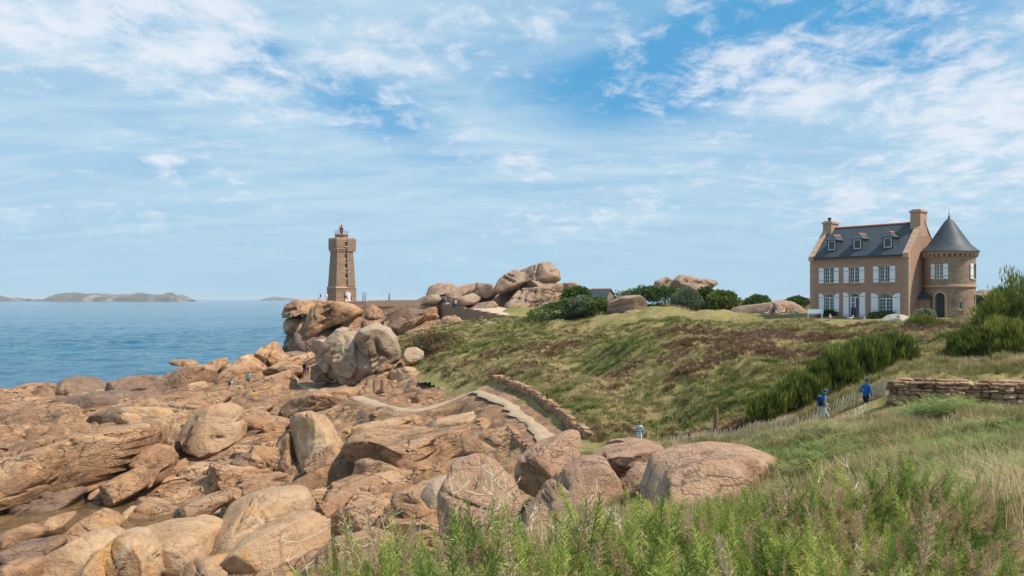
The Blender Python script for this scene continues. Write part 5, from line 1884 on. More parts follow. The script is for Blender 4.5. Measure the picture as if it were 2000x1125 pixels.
    q = [(L + 0.006, ly - 0.6, zb), (L + 1.38, ly - 0.6, zb), (L + 1.38, ly + 1.3, zb), (L + 0.006, ly + 1.3, zb)]
    ap = (L + 0.01, ly + 1.2, tz(563))
    for i in range(4):
        PR.poly([q[i], q[(i + 1) % 4], ap])
    PR.poly(q[::-1])
    pr = PR.build('porch_roof', MATS['slate'], pb)
    uv_auto(pr)
    return H


HOUSE = build_house()


def build_lighthouse():
    b = at(667, 587.2, 159)
    H = empty('lighthouse', b, rad(36.7))
    tag(H, 'square pink granite lighthouse with crenellated crown and red lantern', 'lighthouse')

    def taper(name, w0, z0, w1, z1, mat, parent=H, cx=0, cy=0):
        m = MB()
        v = [(cx + sx * w / 2, cy + sy * w / 2, z) for w, z in ((w0, z0), (w1, z1)) for sx, sy in ((-1, -1), (1, -1), (1, 1), (-1, 1))]
        n = len(m.v)
        m.v += v
        m.f += [(0, 1, 5, 4), (1, 2, 6, 5), (2, 3, 7, 6), (3, 0, 4, 7), (4, 5, 6, 7), (3, 2, 1, 0)]
        return uv_auto(m.build(name, MATS[mat], parent))
    taper('plinth', 4.36, -1.2, 4.30, 2.45, 'lighthouse_stone')
    taper('plinth_course', 4.50, 2.45, 4.28, 2.80, 'dressed_stone')
    taper('shaft', 4.02, 2.80, 3.30, 9.60, 'lighthouse_stone')
    # projecting stair bay on the right part of the main face
    m = MB()
    y0, y1 = -4.02 / 2 - 0.30, -3.3 / 2 - 0.30
    m.v += [(0.35, y0, 2.8), (1.95, y0, 2.8), (1.95, y0 + 0.6, 2.8), (0.35, y0 + 0.6, 2.8), (0.30, y1, 9.6), (1.62, y1, 9.6), (1.62, y1 + 0.6, 9.6), (0.30, y1 + 0.6, 9.6)]
    m.f += [(0, 1, 5, 4), (1, 2, 6, 5), (2, 3, 7, 6), (3, 0, 4, 7), (4, 5, 6, 7), (3, 2, 1, 0)]
    uv_auto(m.build('stair_bay', MATS['lighthouse_stone'], H))
    # corbelled crown
    for i, (w, z0, z1) in enumerate(((3.45, 9.6, 9.85), (3.66, 9.85, 10.1), (3.86, 10.1, 10.35))):
        nc = 6
        for side in range(4):
            for k in range(nc):
                u = -w / 2 + w * (k + 0.5) / nc
                c = MB()
                c.box(u - w / nc * 0.34, u + w / nc * 0.34, -w / 2 - 0.02, -w / 2 + 0.5, z0 + 0.003 * i, z1)
                c.build('corbel', MATS['dressed_stone'], H, rot=(0, 0, side * math.pi / 2))
        m = taper('corbel_course', w - 0.3, z0, w - 0.3, z1, 'lighthouse_stone')
    taper('crown', 3.86, 10.35, 3.86, 12.05, 'lighthouse_stone')
    taper('corner_turret', 1.75, 9.75, 1.85, 12.2, 'lighthouse_stone', cx=1.22, cy=-1.22)
    m = MB()
    t = 0.32
    for (x0, x1, ya, yb) in ((-1.94, 1.94, -1.942, -1.94 + t), (-1.94, 1.94, 1.94 - t, 1.942), (-1.942, -1.94 + t, -1.61, 1.61), (1.94 - t, 1.942, -1.61, 1.61)):
        m.box(x0, x1, ya, yb, 12.052, 12.32)
    m.build('parapet', MATS['coping_stone'], H)
    for side in range(4):
        for k in range(4):
            u = -1.68 + 3.36 * k / 3
            c = MB()
            c.box(u - 0.26, u + 0.26, -1.96, -1.63, 12.322, 12.47)
            c.build('merlon', MATS['coping_stone'], H, rot=(0, 0, side * math.pi / 2))
    m = MB()
    m.lathe([(1.35, 12.0), (1.32, 12.95), (1.46, 13.0), (1.46, 13.15), (1.3, 13.2)], 8)
    o = m.build('drum', MATS['lighthouse_stone'], H)
    uv_auto(o, (0, 0, 1.35))
    # railing
    m = MB()
    for k in range(12):
        a = 2 * math.pi * k / 12
        m.tube([(1.25 * math.cos(a), 1.25 * math.sin(a), 13.18), (1.25 * math.cos(a), 1.25 * math.sin(a), 13.95)], 0.025, 5)
    for z in (13.55, 13.95):
        m.tube([(1.25 * math.cos(2 * math.pi * k / 24), 1.25 * math.sin(2 * math.pi * k / 24), z) for k in range(25)], 0.022, 5, cap=False)
    m.build('railing', MATS['wire'], H)
    m = MB()
    m.lathe([(0.31, 13.2), (0.31, 13.75), (0.37, 13.78)], 14)
    lan = m.build('lantern', MATS['red_paint'], H)
    m = MB()
    m.lathe([(0.30, 13.78), (0.30, 14.45)], 14)
    m.build('lantern_glass', MATS['window_glass'], lan)
    m = MB()
    for k in range(7):
        a = 2 * math.pi * k / 7
        m.tube([(0.33 * math.cos(a), 0.33 * math.sin(a), 13.76), (0.33 * math.cos(a), 0.33 * math.sin(a), 14.47)], 0.05, 5)
    m.lathe([(0.43, 14.45), (0.43, 14.53), (0.30, 14.72), (0.14, 14.85), (0.14, 14.98), (0.2, 15.05), (0.05, 15.2)], 14)
    m.build('lantern_cap', MATS['red_paint'], lan)
    m = MB()
    m.tube([(-0.5, 0.3, 13.2), (-0.5, 0.3, 16.3)], [0.03, 0.012], 5)
    m.build('mast', MATS['dark_metal'], H)
    # slit windows with pale sills up the bay joint
    for z, y in ((11.2, -2.02), (8.75, -2.02), (6.9, -2.12), (4.9, -2.24)):
        w = MB()
        x = 0.12
        sh = -4.02 / 2 + (z - 2.8) / 6.8 * 0.36 if z < 9.6 else -2.01
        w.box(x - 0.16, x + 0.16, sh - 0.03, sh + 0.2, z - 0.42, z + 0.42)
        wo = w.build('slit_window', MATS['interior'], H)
        w = MB()
        w.box(x - 0.24, x + 0.24, sh - 0.10, sh + 0.1, z - 0.56, z - 0.425)
        w.build('sill', MATS['white_paint'], wo)
        w = MB()
        w.box(x - 0.26, x + 0.26, sh - 0.07, sh + 0.1, z + 0.425, z + 0.56)
        w.build('lintel', MATS['dressed_stone'], wo)
    # white arched door at the foot
    w = MB()
    ring = arch_ring(-0.12, 0.92, -0.1, 1.75, 0.5)
    w.prism([(x, -2.24, z) for x, z in ring], (0, 0.3, 0))
    d = w.build('door', MATS['white_paint'], H)
    w = MB()
    ro = arch_ring(-0.30, 1.10, -0.1, 1.96, 0.66)
    ri = arch_ring(-0.13, 0.93, -0.1, 1.76, 0.51)
    for i in range(len(ro) - 1):
        v = MB()
        v.prism([(x, -2.27, z) for x, z in (ro[i], ro[i + 1], ri[i + 1], ri[i])], (0, 0.25, 0))
        v.build('arch_stone', MATS['dressed_stone'], H)
    w = MB()
    w.box(0.36, 0.42, -2.25, -2.235, 0.0, 1.7)
    w.build('door_seam', MATS['dark_metal'], d)
    # door hood and steps
    w = MB()
    for k in range(3):
        w.box(-0.4, 1.2, -2.6 - 0.3 * k, -2.275 - 0.3 * k if k else -2.17, -0.9, -0.12 - 0.17 * k)
    w.build('step', MATS['coping_stone'], H)
    return H


build_lighthouse()


def build_bridge():
    Yb = 149.0
    x0, x1 = -37.5, -12.6
    zd = ZC + (HOR - 590) * Yb / F            # deck
    Bz = ZC + (HOR - 587) * Yb / F
    E = empty('stone_bridge', (-24, Yb, 10), 0)
    tag(E, 'low granite footbridge with one wide arch leading to the lighthouse', 'bridge')
    ox, oy, oz = -24, Yb, 10
    xa, xb = (745 - 1000) / F * Yb, (850 - 1000) / F * Yb
    za, zb = ZC + (HOR - 621) * Yb / F, ZC + (HOR - 613) * Yb / F
    zcr = ZC + (HOR - 603) * Yb / F
    xm = (xa + xb) / 2
    n = 26
    th = 0.85

    def arc(u, off=0.0):
        x = xa + (xb - xa) * u
        zl = za + (zb - za) * u
        ztop = zl + (zcr - (za + zb) / 2) * (1 - (2 * u - 1) ** 2)
        dz = (zb - za) + (zcr - (za + zb) / 2) * (-4 * (2 * u - 1))
        nx, nz = -dz, (xb - xa)
        l = math.hypot(nx, nz)
        return (x + nx / l * off - ox, ztop + nz / l * off - oz)
    for i in range(n):
        u0, u1 = i / n, (i + 1) / n - 0.004
        v = MB()
        q = [arc(u0), arc(u1), arc(u1, th), arc(u0, th)]
        v.prism([(x, -0.28 - 0.03 * (i % 3), z) for x, z in q], (0, 3.4, 0))
        v.build('voussoir', MATS['coping_stone'] if i % 3 else MATS['dressed_stone'], E)
    top = Bz - 1.15 - oz
    w = MB()
    up = [arc(i / n, th - 0.05) for i in range(n + 1)]
    ring = [(x0 - ox, -4.5), (xa - ox - 0.3, -4.5)] + [arc(0.0)] + up + [arc(1.0)] + [(xb - ox + 0.3, -4.5), (x1 - ox, -4.5), (x1 - ox, top), (x0 - ox, top)]
    bm = bmesh.new()
    vs = [bm.verts.new((x, 0, z)) for x, z in ring]
    f = bm.faces.new(vs)
    ex = bmesh.ops.extrude_face_region(bm, geom=[f])
    bmesh.ops.translate(bm, verts=[g for g in ex['geom'] if isinstance(g, bmesh.types.BMVert)], vec=(0, 3.0, 0))
    bmesh.ops.triangulate(bm, faces=[g for g in bm.faces if len(g.verts) > 4])
    bmesh.ops.recalc_face_normals(bm, faces=bm.faces)
    me = bpy.data.meshes.new('spandrel')
    bm.to_mesh(me)
    bm.free()
    me.materials.append(MATS['wall_stone'])
    uv_auto(link('spandrel', me, E))
    # parapets: smooth rendered band, slightly humped
    for y0, y1 in ((-0.10, 0.25), (2.75, 3.1)):
        w = MB()
        k = 24
        pts = []
        for i in range(k + 1):
            x = xa - 2.5 + (x1 - xa + 2.5) * i / k
            hump = 0.18 * math.sin(math.pi * i / k)
            pts.append((x - ox, top + 0.003 + hump * 0.2, Bz - oz + hump * 0.6 - 0.05))
        for (a, b0, t0), (c, b1, t1) in zip(pts, pts[1:]):
            w.prism([(a, y0, b0), (c, y0, b1), (c, y0, t1), (a, y0, t0)], (0, y1 - y0, 0))
        w.build('parapet', MATS['dressed_stone'], E)
    w = MB()
    w.box(x0 - ox, x1 - ox, 0.26, 2.74, top + 0.003, zd - 0.75 - oz)
    w.build('deck', MATS['sand_path'], E)
    # lighthouse terrace
    T = MB()
    T.box(-39.5, -27.5, 150.5, 166, 8.0, 14.55)
    o = T.build('terrace', MATS['wall_stone'])
    uv_auto(o)
    tag(o, 'masonry terrace the lighthouse stands on', 'terrace')
    # causeway retaining wall, falling toward the meadow
    a = at(858, 592, 149)
    c = at(1012, 622, 116)
    m = MB()
    k = 30
    for i in range(k):
        u0, u1 = i / k, (i + 1) / k
        p0, p1 = a.lerp(c, u0), a.lerp(c, u1)
        n_ = Vector((0.92, 0.38, 0)) * 0.5
        h0 = 0.12 * math.sin(i * 2.1)
        for s in (0,):
            q = [(p0.x, p0.y, 8), (p1.x, p1.y, 8), (p1.x, p1.y, p1.z + h0), (p0.x, p0.y, p0.z + h0)]
            m.prism(q, n_)
    o = m.build('causeway_wall', MATS['wall_stone'])
    uv_auto(o)
    tag(o, 'long rough stone retaining wall sloping down from the bridge to the meadow', 'wall')
    # sandy path behind it
    X = []
    for i in range(40):
        u = i / 39
        p = a.lerp(c, u)
        for w_ in np.linspace(0.45, 7.5, 8):
            x, y = p.x + 0.92 * w_, p.y + 0.38 * w_
            X.append((x, y, p.z - 0.30 + 0.05 * w_ + 0.08 * math.sin(u * 9 + w_)))
    fs = [(i * 8 + j, i * 8 + j + 1, (i + 1) * 8 + j + 1, (i + 1) * 8 + j) for i in range(39) for j in range(7)]
    o = link('causeway_path', mesh_np('causeway_path', X, fs, MATS['sand_path']))
    tag(o, 'sandy path along the top of the retaining wall', kind='structure')


build_bridge()


# small slate-roofed hut behind the hedge
def build_hut():
    c = at(1174, 590, 118)
    E = empty('slate_roofed_hut', (c.x, c.y, 12.6), rad(-38))
    tag(E, 'small stone hut with a grey roof peeping over the hedge', 'hut')
    m = MB()
    m.prism([(-1.6, -1.3, -0.5), (-1.6, 1.3, -0.5), (-1.6, 1.3, 2.6), (-1.6, 0, 3.75), (-1.6, -1.3, 2.6)], (3.2, 0, 0))
    o = m.build('wall', MATS['wall_stone'], E)
    uv_auto(o)
    for s in (-1, 1):
        r = MB()
        r.prism([(-1.75, s * 1.5, 2.45), (-1.75, 0, 3.78), (-1.75, 0, 3.9), (-1.75, s * 1.5, 2.57)], (3.5, 0, 0))
        uv_auto(r.build('roof_slope', MATS['slate'], E))
    r = MB()
    r.prism([(-1.75, -0.12, 3.82), (-1.75, 0, 3.98), (-1.75, 0.12, 3.82)], (3.5, 0, 0))
    r.build('ridge', MATS['ridge_tile'], E)


build_hut()


# ---- dry stone walls, stone by stone
def stone_protos(mat, n=10, seed=5):
    rs = np.random.RandomState(seed)
    out = []
    for i in range(n):
        v, f = ico(3)
        N = np.concatenate([np.eye(3), -np.eye(3), rs.normal(size=(4, 3))])
        N = N + rs.normal(size=N.shape) * 0.10
        N /= np.linalg.norm(N, axis=1, keepdims=True)
        hh = np.concatenate([rs.uniform(0.46, 0.52, 6), rs.uniform(0.55, 0.7, 4)])
        r = ((np.maximum(v @ N.T, 0) / hh) ** 16).sum(1) ** (-1 / 16)
        q = v * r[:, None]
        q *= 1 + 0.05 * fbm3(q * 3 + i * 5, 1.0, 2, i)[:, None]
        out.append(mesh_np('stone', q, f, MATS[mat], smooth=True))
    return out


STONES = stone_protos('granite_near', 8) + stone_protos('granite', 5, 9) + stone_protos('granite_pale', 2, 13)


def stone_wall(label, line, height, ch, sw, thick, seed, name='dry_stone_wall', ends=(), two=False, sink=0.1):
    """line: list of (x, y, z of foot); courses of single stones over a dark core"""
    rs = np.random.RandomState(seed)
    Pn = np.array(line, float)
    seg = np.hypot(np.diff(Pn[:, 0]), np.diff(Pn[:, 1]))
    s = np.concatenate([[0], np.cumsum(seg)])
    Ltot = s[-1]
    E = empty(name, Pn[0], 0)
    tag(E, label, 'wall')

    def pos(t):
        return np.array([np.interp(t, s, Pn[:, k]) for k in range(3)])
    core = MB()
    kk = max(4, int(Ltot / 1.0))
    for i in range(kk):
        p, q = pos(Ltot * i / kk), pos(Ltot * (i + 1) / kk)
        dd = (q - p)[:2]
        nn = np.array([-dd[1], dd[0]]) / np.linalg.norm(dd) * (thick * 0.5 - 0.10)
        b = [p[:2] - nn, q[:2] - nn, q[:2] + nn, p[:2] + nn]
        zz = [p[2], q[2], q[2], p[2]]
        core.prism([(b[j][0] - Pn[0][0], b[j][1] - Pn[0][1], zz[j] - 0.3 - Pn[0][2]) for j in range(4)], (0, 0, height * 0.92 + 0.26))
    core.build('core', MATS['granite_dark'], E)
    z = -sink
    row = 0
    count = 0
    while z < height - ch * 0.3:
        h = ch * rs.uniform(0.7, 1.5)
        t = rs.uniform(-0.2, 0.0)
        while t < Ltot:
            w = sw * rs.uniform(0.45, 1.5)
            if row == 0 or t < 0.5:
                w *= 1.15
            tm = min(t + w / 2, Ltot)
            p = pos(tm)
            e = pos(min(tm + 0.1, Ltot)) - pos(max(tm - 0.1, 0))
            an = math.atan2(e[1], e[0])
            hh = h * rs.uniform(0.82, 1.16)
            for side in ((-1, 1) if two else (-1,)):
                off = thick * 0.5 - 0.16
                nx, ny = -math.sin(an) * side * off, math.cos(an) * side * off
                o = link('stone', STONES[rs.randint(len(STONES))], E,
                         (p[0] + nx - Pn[0][0], p[1] + ny - Pn[0][1], p[2] - Pn[0][2] + z + h / 2 + rs.normal(0, 0.008)),
                         (rs.normal(0, 0.05), rs.normal(0, 0.05), an + rs.normal(0, 0.06) + (math.pi if rs.rand() < 0.5 else 0)),
                         (w * 1.0, 0.36 * rs.uniform(0.85, 1.2), hh * 1.03))
                count += 1
            t += w * 1.0
        z += h * 0.97
        row += 1
    # rough top stones
    t = 0.1
    while t < Ltot and not two:
        w = sw * rs.uniform(0.6, 1.5)
        if rs.rand() < 0.5:
            p = pos(t)
            e = pos(min(t + 0.1, Ltot)) - pos(max(t - 0.1, 0))
            an = math.atan2(e[1], e[0])
            link('stone', STONES[rs.randint(len(STONES))], E, (p[0] - Pn[0][0], p[1] - Pn[0][1], p[2] - Pn[0][2] + z + ch * 0.25),
                 (rs.normal(0, 0.1), rs.normal(0, 0.1), an + rs.normal(0, 0.3)), (w, 0.4, ch * 0.8))
            count += 1
        t += w
    return E


WL = [(x, y, z) for x, y, z in (((1739 - 1000) / F * 36.2, 36.2, 10.22), ((1830 - 1000) / F * 35.2, 35.2, 10.26), ((1930 - 1000) / F * 34.4, 34.4, 10.30), ((2090 - 1000) / F * 33.6, 33.6, 10.35))]
stone_wall('reddish dry stone wall at right above the hikers', WL, 1.08, 0.185, 0.42, 0.7, 21)


def offset_path(i0, i1, off):
    out = []
    for t in np.linspace(i0, i1, 16):
        k = int(min(t, len(PATHXY) - 2))
        u = t - k
        p = PATHXY[k] * (1 - u) + PATHXY[k + 1] * u
        e = PATHXY[k + 1] - PATHXY[k]
        e = e / np.linalg.norm(e)
        x, y = p[0] - e[1] * off, p[1] + e[0] * off
        out.append((x, y))
    xs = np.array(out)
    z = base(xs[:, 0], xs[:, 1]) - 0.05
    return [(a, b_, c) for (a, b_), c in zip(out, z)]


stone_wall('low lichened stone wall along the landward side of the footpath', offset_path(7.0, 10.3, 1.75), 0.45, 0.2, 0.42, 0.45, 22)
stone_wall('short stone kerb wall on the seaward side of the footpath', offset_path(9.0, 10.3, -1.55), 0.22, 0.24, 0.5, 0.5, 23, sink=0.45)


# ---- posts
def post(label, px, py_top, Y, r, mat, lean=0.0, notch=False):
    x = (px - 1000) / F * Y
    zt = ZC + (HOR - py_top) / F * Y
    zg = float(max(turf_z(np.array([x]), np.array([Y]))[0], 0))
    m = MB()
    h = zt - zg + 0.25
    pts = [(0, 0, 0), (lean * 0.3, 0, h * 0.4), (lean * 0.6, 0.01, h * 0.75), (lean, 0, h - 0.05), (lean, 0, h)]
    m.tube(pts, [r * 1.06, r, r * 1.02, r * 0.95, r * 0.72], 9)
    o = m.build('wooden_post', MATS[mat], None, loc=(x, Y, zg - 0.25))
    tag(o, label, 'post')


post('rough brown post standing in the gully behind the paling fence', 1398, 797, 46, 0.14, 'rust_post', 0.03)
post('short reddish post on the grass bank above the path wall', 988, 756, 66, 0.19, 'rust_post')
post('thin grey post at the head of the path wall', 934, 726, 78, 0.16, 'old_wood')
post('stumpy grey post in the heather below the house', 1576, 668, 66, 0.30, 'old_wood')
post('weathered post among rocks left of the path bend', 747, 741, 84, 0.2, 'rust_post', -0.05)
post('leaning post in rubble below the grey stack', 731, 740, 86, 0.18, 'old_wood', 0.1)


# ---- chestnut paling fence
def paling(label, line, ht, gap, seed, skip=()):
    rs = np.random.RandomState(seed)
    L_ = np.array([((px - 1000) / F * y, y) for px, y in line])
    seg = np.hypot(*np.diff(L_, axis=0).T)
    s = np.concatenate([[0], np.cumsum(seg)])
    x = lambda t: float(np.interp(t, s, L_[:, 0]))
    y = lambda t: float(np.interp(t, s, L_[:, 1]))
    z = lambda t: float(turf_z(np.array([x(t)]), np.array([y(t)]))[0])
    o3 = Vector((x(0), y(0), z(0)))
    E = empty('paling_fence', o3)
    tag(E, label, 'fence')
    protos = []
    for i in range(6):
        m = MB()
        w, d = 0.030 * rs.uniform(0.8, 1.2), 0.014
        k = rs.uniform(-0.02, 0.02)
        m.prism([(-w, 0, -0.15), (w, 0, -0.15), (w + k, 0, ht * 0.9), (k, 0, ht), (-w + k, 0, ht * 0.88)], (0, d, 0))
        me = m.mesh('picket', MATS['picket_wood'])
        protos.append(me)
    t = 0.0
    tops = []
    while t < s[-1]:
        p = Vector((x(t), y(t), z(t))) - o3
        ang = math.atan2(y(t + 0.1) - y(t - 0.1), x(t + 0.1) - x(t - 0.1))
        lean = 0.10 * math.sin(t * 0.55 + seed) + rs.normal(0, 0.05)
        o = link('picket', protos[rs.randint(6)], E, p + Vector((0, 0, rs.normal(0, 0.03))), (rs.normal(0, 0.07) - 0.08, lean + 0.12, ang), (1, 1, rs.uniform(0.9, 1.08)))
        tops.append(p)
        t += gap * rs.uniform(0.8, 1.25)
    for h in (0.22, 0.5):
        m = MB()
        m.tube([p + Vector((0, -0.012, h * ht / 0.7)) for p in tops], 0.007, 4)
        m.build('wire', MATS['wire'], E)
    return E


paling('long bleached paling fence climbing from the path to the stone wall', [(1308, 40.3), (1380, 40.1), (1450, 39.6), (1530, 39.1), (1600, 38.7), (1660, 38.5), (1700, 38.4), (1738, 37.6)], 0.86, 0.15, 3)
paling('short low paling fence in front of the hikers', [(1545, 35.0), (1590, 35.3), (1640, 35.8), (1692, 36.3)], 0.55, 0.15, 4)

# ------------------------------------------------------------------ vegetation
def bush_surface(outline, Y, depth, n, rs, lump=0.16, box=0.75, inner=0.55):
    """points in the outer layer of a plant whose outline is given in pixels"""
    o = np.array(outline, float)
    m = area_mid(o)
    c = at(m[0], m[1], Y)
    k = Y / F
    loc = np.stack([(o[:, 0] - m[0]) * k, -(o[:, 1] - m[1]) * k], 1)
    size = math.sqrt(np.ptp(loc[:, 0]) * np.ptp(loc[:, 1]))
    D = depth * size * 0.6
    an, r = outline_radius(loc)
    v = rs.normal(size=(n, 3))
    v /= np.linalg.norm(v, axis=1, keepdims=True)
    th = np.arctan2(v[:, 2], v[:, 0])
    rr = np.interp(th, an, r, period=2 * math.pi)
    cpl = np.maximum(np.hypot(v[:, 0], v[:, 2]), 1e-6)
    cp = cpl ** box
    p = np.stack([rr * cp * v[:, 0] / cpl, np.sign(v[:, 1]) * np.abs(v[:, 1]) ** box * D, rr * cp * v[:, 2] / cpl], 1)
    lumps = fbm3(p, 1.7 / max(0.5, size * 0.28), 3, rs.randint(999), 0.6)
    s = 1 - (1 - inner) * rs.rand(n) ** 2.2
    q = p * (s * (0.95 + lump * lumps))[:, None]
    nrm = v.copy()
    return c, q, nrm, size, lumps


def leaf_quads(p, nrm, size, rs, up=0.35, aspect=0.55, spread=0.9):
    n = len(p)
    d = nrm * 0.6 + rs.normal(size=(n, 3)) * spread
    d[:, 2] += up
    d /= np.linalg.norm(d, axis=1, keepdims=True)
    s = np.cross(d, rs.normal(size=(n, 3)))
    s /= np.maximum(np.linalg.norm(s, axis=1, keepdims=True), 1e-6)
    L = size * rs.uniform(0.6, 1.4, n)
    a = p
    b = p + d * (L * 0.5)[:, None] + s * (L * aspect * 0.5)[:, None]
    c = p + d * L[:, None]
    e = p + d * (L * 0.5)[:, None] - s * (L * aspect * 0.5)[:, None]
    V = np.stack([a, b, c, e], 1).reshape(-1, 3)
    Fc = np.arange(4 * n).reshape(-1, 4)
    return V, Fc


def bush(label, outline, Y, mat, n=5000, leaf=0.16, depth=1.0, seed=1, style='leaf', name='shrub', cat='shrub', lump=0.16, bias=0.0, core=True):
    rs = np.random.RandomState(seed)
    n = int(n * 1.5)
    leaf = leaf * (1.45 if style == 'leaf' else 1.1)
    c, q, nrm, size, lumps = bush_surface(P(outline), Y, depth, n, rs, lump)
    if style == 'leaf':
        V, Fc = leaf_quads(q, nrm, leaf, rs)
    else:                                     # upright switches
        d = nrm * 0.35 + rs.normal(size=(n, 3)) * 0.22
        d[:, 2] += 1.0
        V, Fc = leaf_quads(q - np.array([0, 0, leaf * 0.5]), d * 3, leaf, rs, up=1.2, aspect=0.14, spread=0.25)
    tint = np.clip(0.42 + 0.30 * lumps + rs.normal(0, 0.17, n) + bias, 0, 1)
    E = empty(name, c - Vector((0, 0, 0)))
    g = float(turf_z(np.array([c.x]), np.array([c.y]))[0])
    E.location = (c.x, c.y, g)
    dz = c.z - g
    me = mesh_np('foliage', V + np.array([0, 0, dz]), Fc, MATS[mat], smooth=False, attrs={'tint': np.repeat(tint, 4)})
    link('foliage', me, E)
    if core:
        # branch work: limbs from the foot out into the crown
        m = MB()
        lo = q[:, 2].min()
        for i in range(14):
            t = q[rs.randint(n)] * 0.8
            m.tube([(t[0] * 0.25, t[1] * 0.25, lo - 0.2 + dz), (t[0] * 0.6, t[1] * 0.6, (lo + t[2]) / 2 + dz), (t[0], t[1], t[2] + dz)], [0.05, 0.035, 0.012], 5)
        m.build('branches', MATS['stem'], E)
    tag(E, label, cat)
    return E


BUSHES = [
    ('dense green hedge bank below the tall tor', '1010,636 1036,608 1078,592 1120,584 1186,578 1192,612 1150,624 1080,632', 106, 'hedge_leaf', 9000, 0.20, {}),
    ('rounded green bush crowning the hedge bank beside the hut', '1092,584 1102,568 1122,561 1144,563 1156,576 1150,592 1110,596', 111, 'hedge_leaf', 4000, 0.20, {}),
    ('pale silvery shrub in the hedge below the hut', '1098,606 1112,586 1134,578 1156,584 1160,606 1130,616', 103.5, 'pale_leaf', 4500, 0.15, {}),
    ('dark olive shrub between silvery shrub and split boulder', '1140,624 1150,592 1176,586 1192,600 1192,618', 102.5, 'broom_leaf', 4500, 0.2, {}),
    ('long dark hedge beneath the beaked tor', '1176,600 1206,572 1250,561 1310,561 1348,568 1352,618 1300,622 1240,618', 109, 'hedge_leaf', 11000, 0.20, {}),
    ('low bushes under the long hedge beside the split boulder', '1246,620 1264,596 1310,594 1332,612 1300,624', 103, 'dark_leaf', 3500, 0.16, {}),
    ('pale flowering shrub at the right end of the hedge', '1310,606 1318,576 1340,558 1364,574 1378,604 1360,620 1326,620', 104.5, 'pale_leaf', 5500, 0.15, {'bias': -0.08}),
    ('dark upright shrub behind the pale flowering one', '1360,596 1364,566 1388,560 1396,590 1388,610 1366,608', 108, 'dark_leaf', 3500, 0.2, {}),
    ('bushy olive shrub at the right end of the hedge', '1380,612 1384,580 1404,570 1430,572 1446,592 1428,610', 101.5, 'broom_leaf', 5500, 0.24, {}),
    ('round far bush between hedge and whaleback rock', '1444,604 1454,588 1474,577 1500,581 1508,594 1490,606', 118, 'hedge_leaf', 3500, 0.2, {}),
    ('round far bush just left of the house', '1520,602 1536,586 1556,580 1578,586 1590,604', 112, 'hedge_leaf', 3800, 0.2, {}),
    ('dark creeper behind the round tower', '1898,612 1902,580 1912,575 1918,592 1914,618', 88, 'dark_leaf', 2000, 0.16, {}),
]
for i, (lb, ol, Y, mt, n, lf, kw) in enumerate(BUSHES):
    bush(lb, ol, Y, mt, n, lf, seed=800 + i, **kw)

# broom and gorse beside the fence and at the right edge
BROOM = [
    ('lowest clump of dark broom at the fence end of the row', '1460,812 1474,790 1500,774 1532,766 1544,784 1520,802 1480,814', 44.5, 5000),
    ('second clump of dark broom up from the fence', '1512,798 1528,756 1560,734 1600,736 1612,764 1570,788', 45, 6500),
    ('tall middle clump of the broom row', '1576,784 1590,722 1622,692 1652,684 1664,720 1656,762 1610,780', 45.5, 8000),
    ('tallest clump of the broom row behind the hikers', '1640,768 1648,690 1676,668 1712,660 1722,700 1716,744 1680,764', 46.5, 8000),
    ('uppermost clump at the house end of the broom row', '1700,752 1704,668 1730,654 1768,652 1776,690 1768,730 1730,748', 48, 8000),
]
for i, (lb, ol, Y, n) in enumerate(BROOM):
    bush(lb, ol, Y, 'broom_leaf', n, 0.42, seed=830 + i, style='switch', name='broom_bush', cat='bush', lump=0.26)
GORSE_R = [
    ('dark gorse bush at the left foot of the right-hand thicket', '1856,690 1866,660 1892,642 1926,640 1940,668 1934,694 1890,698', 47, 7500, -0.12),
    ('tall gorse rising at the right edge of the picture', '1916,680 1924,610 1950,578 1978,570 2006,522 2060,540 2070,640 2060,700 1960,700', 48, 15000, 0.05),
    ('bright green gorse in front of the right-hand thicket', '1926,696 1936,640 1960,622 1996,636 2020,662 2020,704 1960,704', 45.5, 9000, 0.22),
    ('small dark shrub at the end of the broom row', '1764,730 1770,704 1790,694 1804,706 1802,728', 47, 2600, -0.15),
    ('green tussock bush in front of the tower door', '1764,640 1776,624 1802,618 1828,624 1832,638 1800,644', 68, 2600, 0.05),
]
for i, (lb, ol, Y, n, bs) in enumerate(GORSE_R):
    bush(lb, ol, Y, 'broom_leaf', n, 0.30, seed=850 + i, style='switch', name='gorse_bush', cat='bush', lump=0.30, bias=bs + 0.08)
HEATHS = [
    ('rust-brown heath bank right of the grey stack', '776,684 790,664 830,654 880,652 914,664 910,682 850,690', 97, 5000),
    ('rust and green heath bank in the middle of the meadow', '896,682 930,662 980,652 1030,646 1066,654 1060,668 990,680 930,688', 100, 6000),
]
for i, (lb, ol, Y, n) in enumerate(HEATHS):
    bush(lb, ol, Y, 'heath_leaf', n, 0.16, seed=870 + i, name='heath_bank', cat='shrub', depth=1.3)
# clipped hedges and hydrangea at the house
bush('clipped low hedge left of the house door', '1596,624 1597,608 1644,606 1646,624', 82.0, 'dark_leaf', 2200, 0.11, 0.9, 880, name='clipped_hedge', cat='hedge', lump=0.05)
bush('clipped low hedge right of the house door', '1696,628 1697,611 1746,609 1748,627', 77.2, 'dark_leaf', 2200, 0.11, 0.9, 881, name='clipped_hedge', cat='hedge', lump=0.05)
bush('pale flowering hydrangea in the corner by the tower', '1786,622 1792,608 1808,602 1824,610 1824,622', 73.5, 'pale_leaf', 1800, 0.10, 1.0, 882, name='hydrangea', cat='shrub', bias=0.25)


# ---- grass and heather: uncountable, scattered as stuff
def proto(name, V, Fc, mat):
    return bpy.data.objects.new(name, mesh_np(name, V, Fc, MATS[mat], smooth=False))


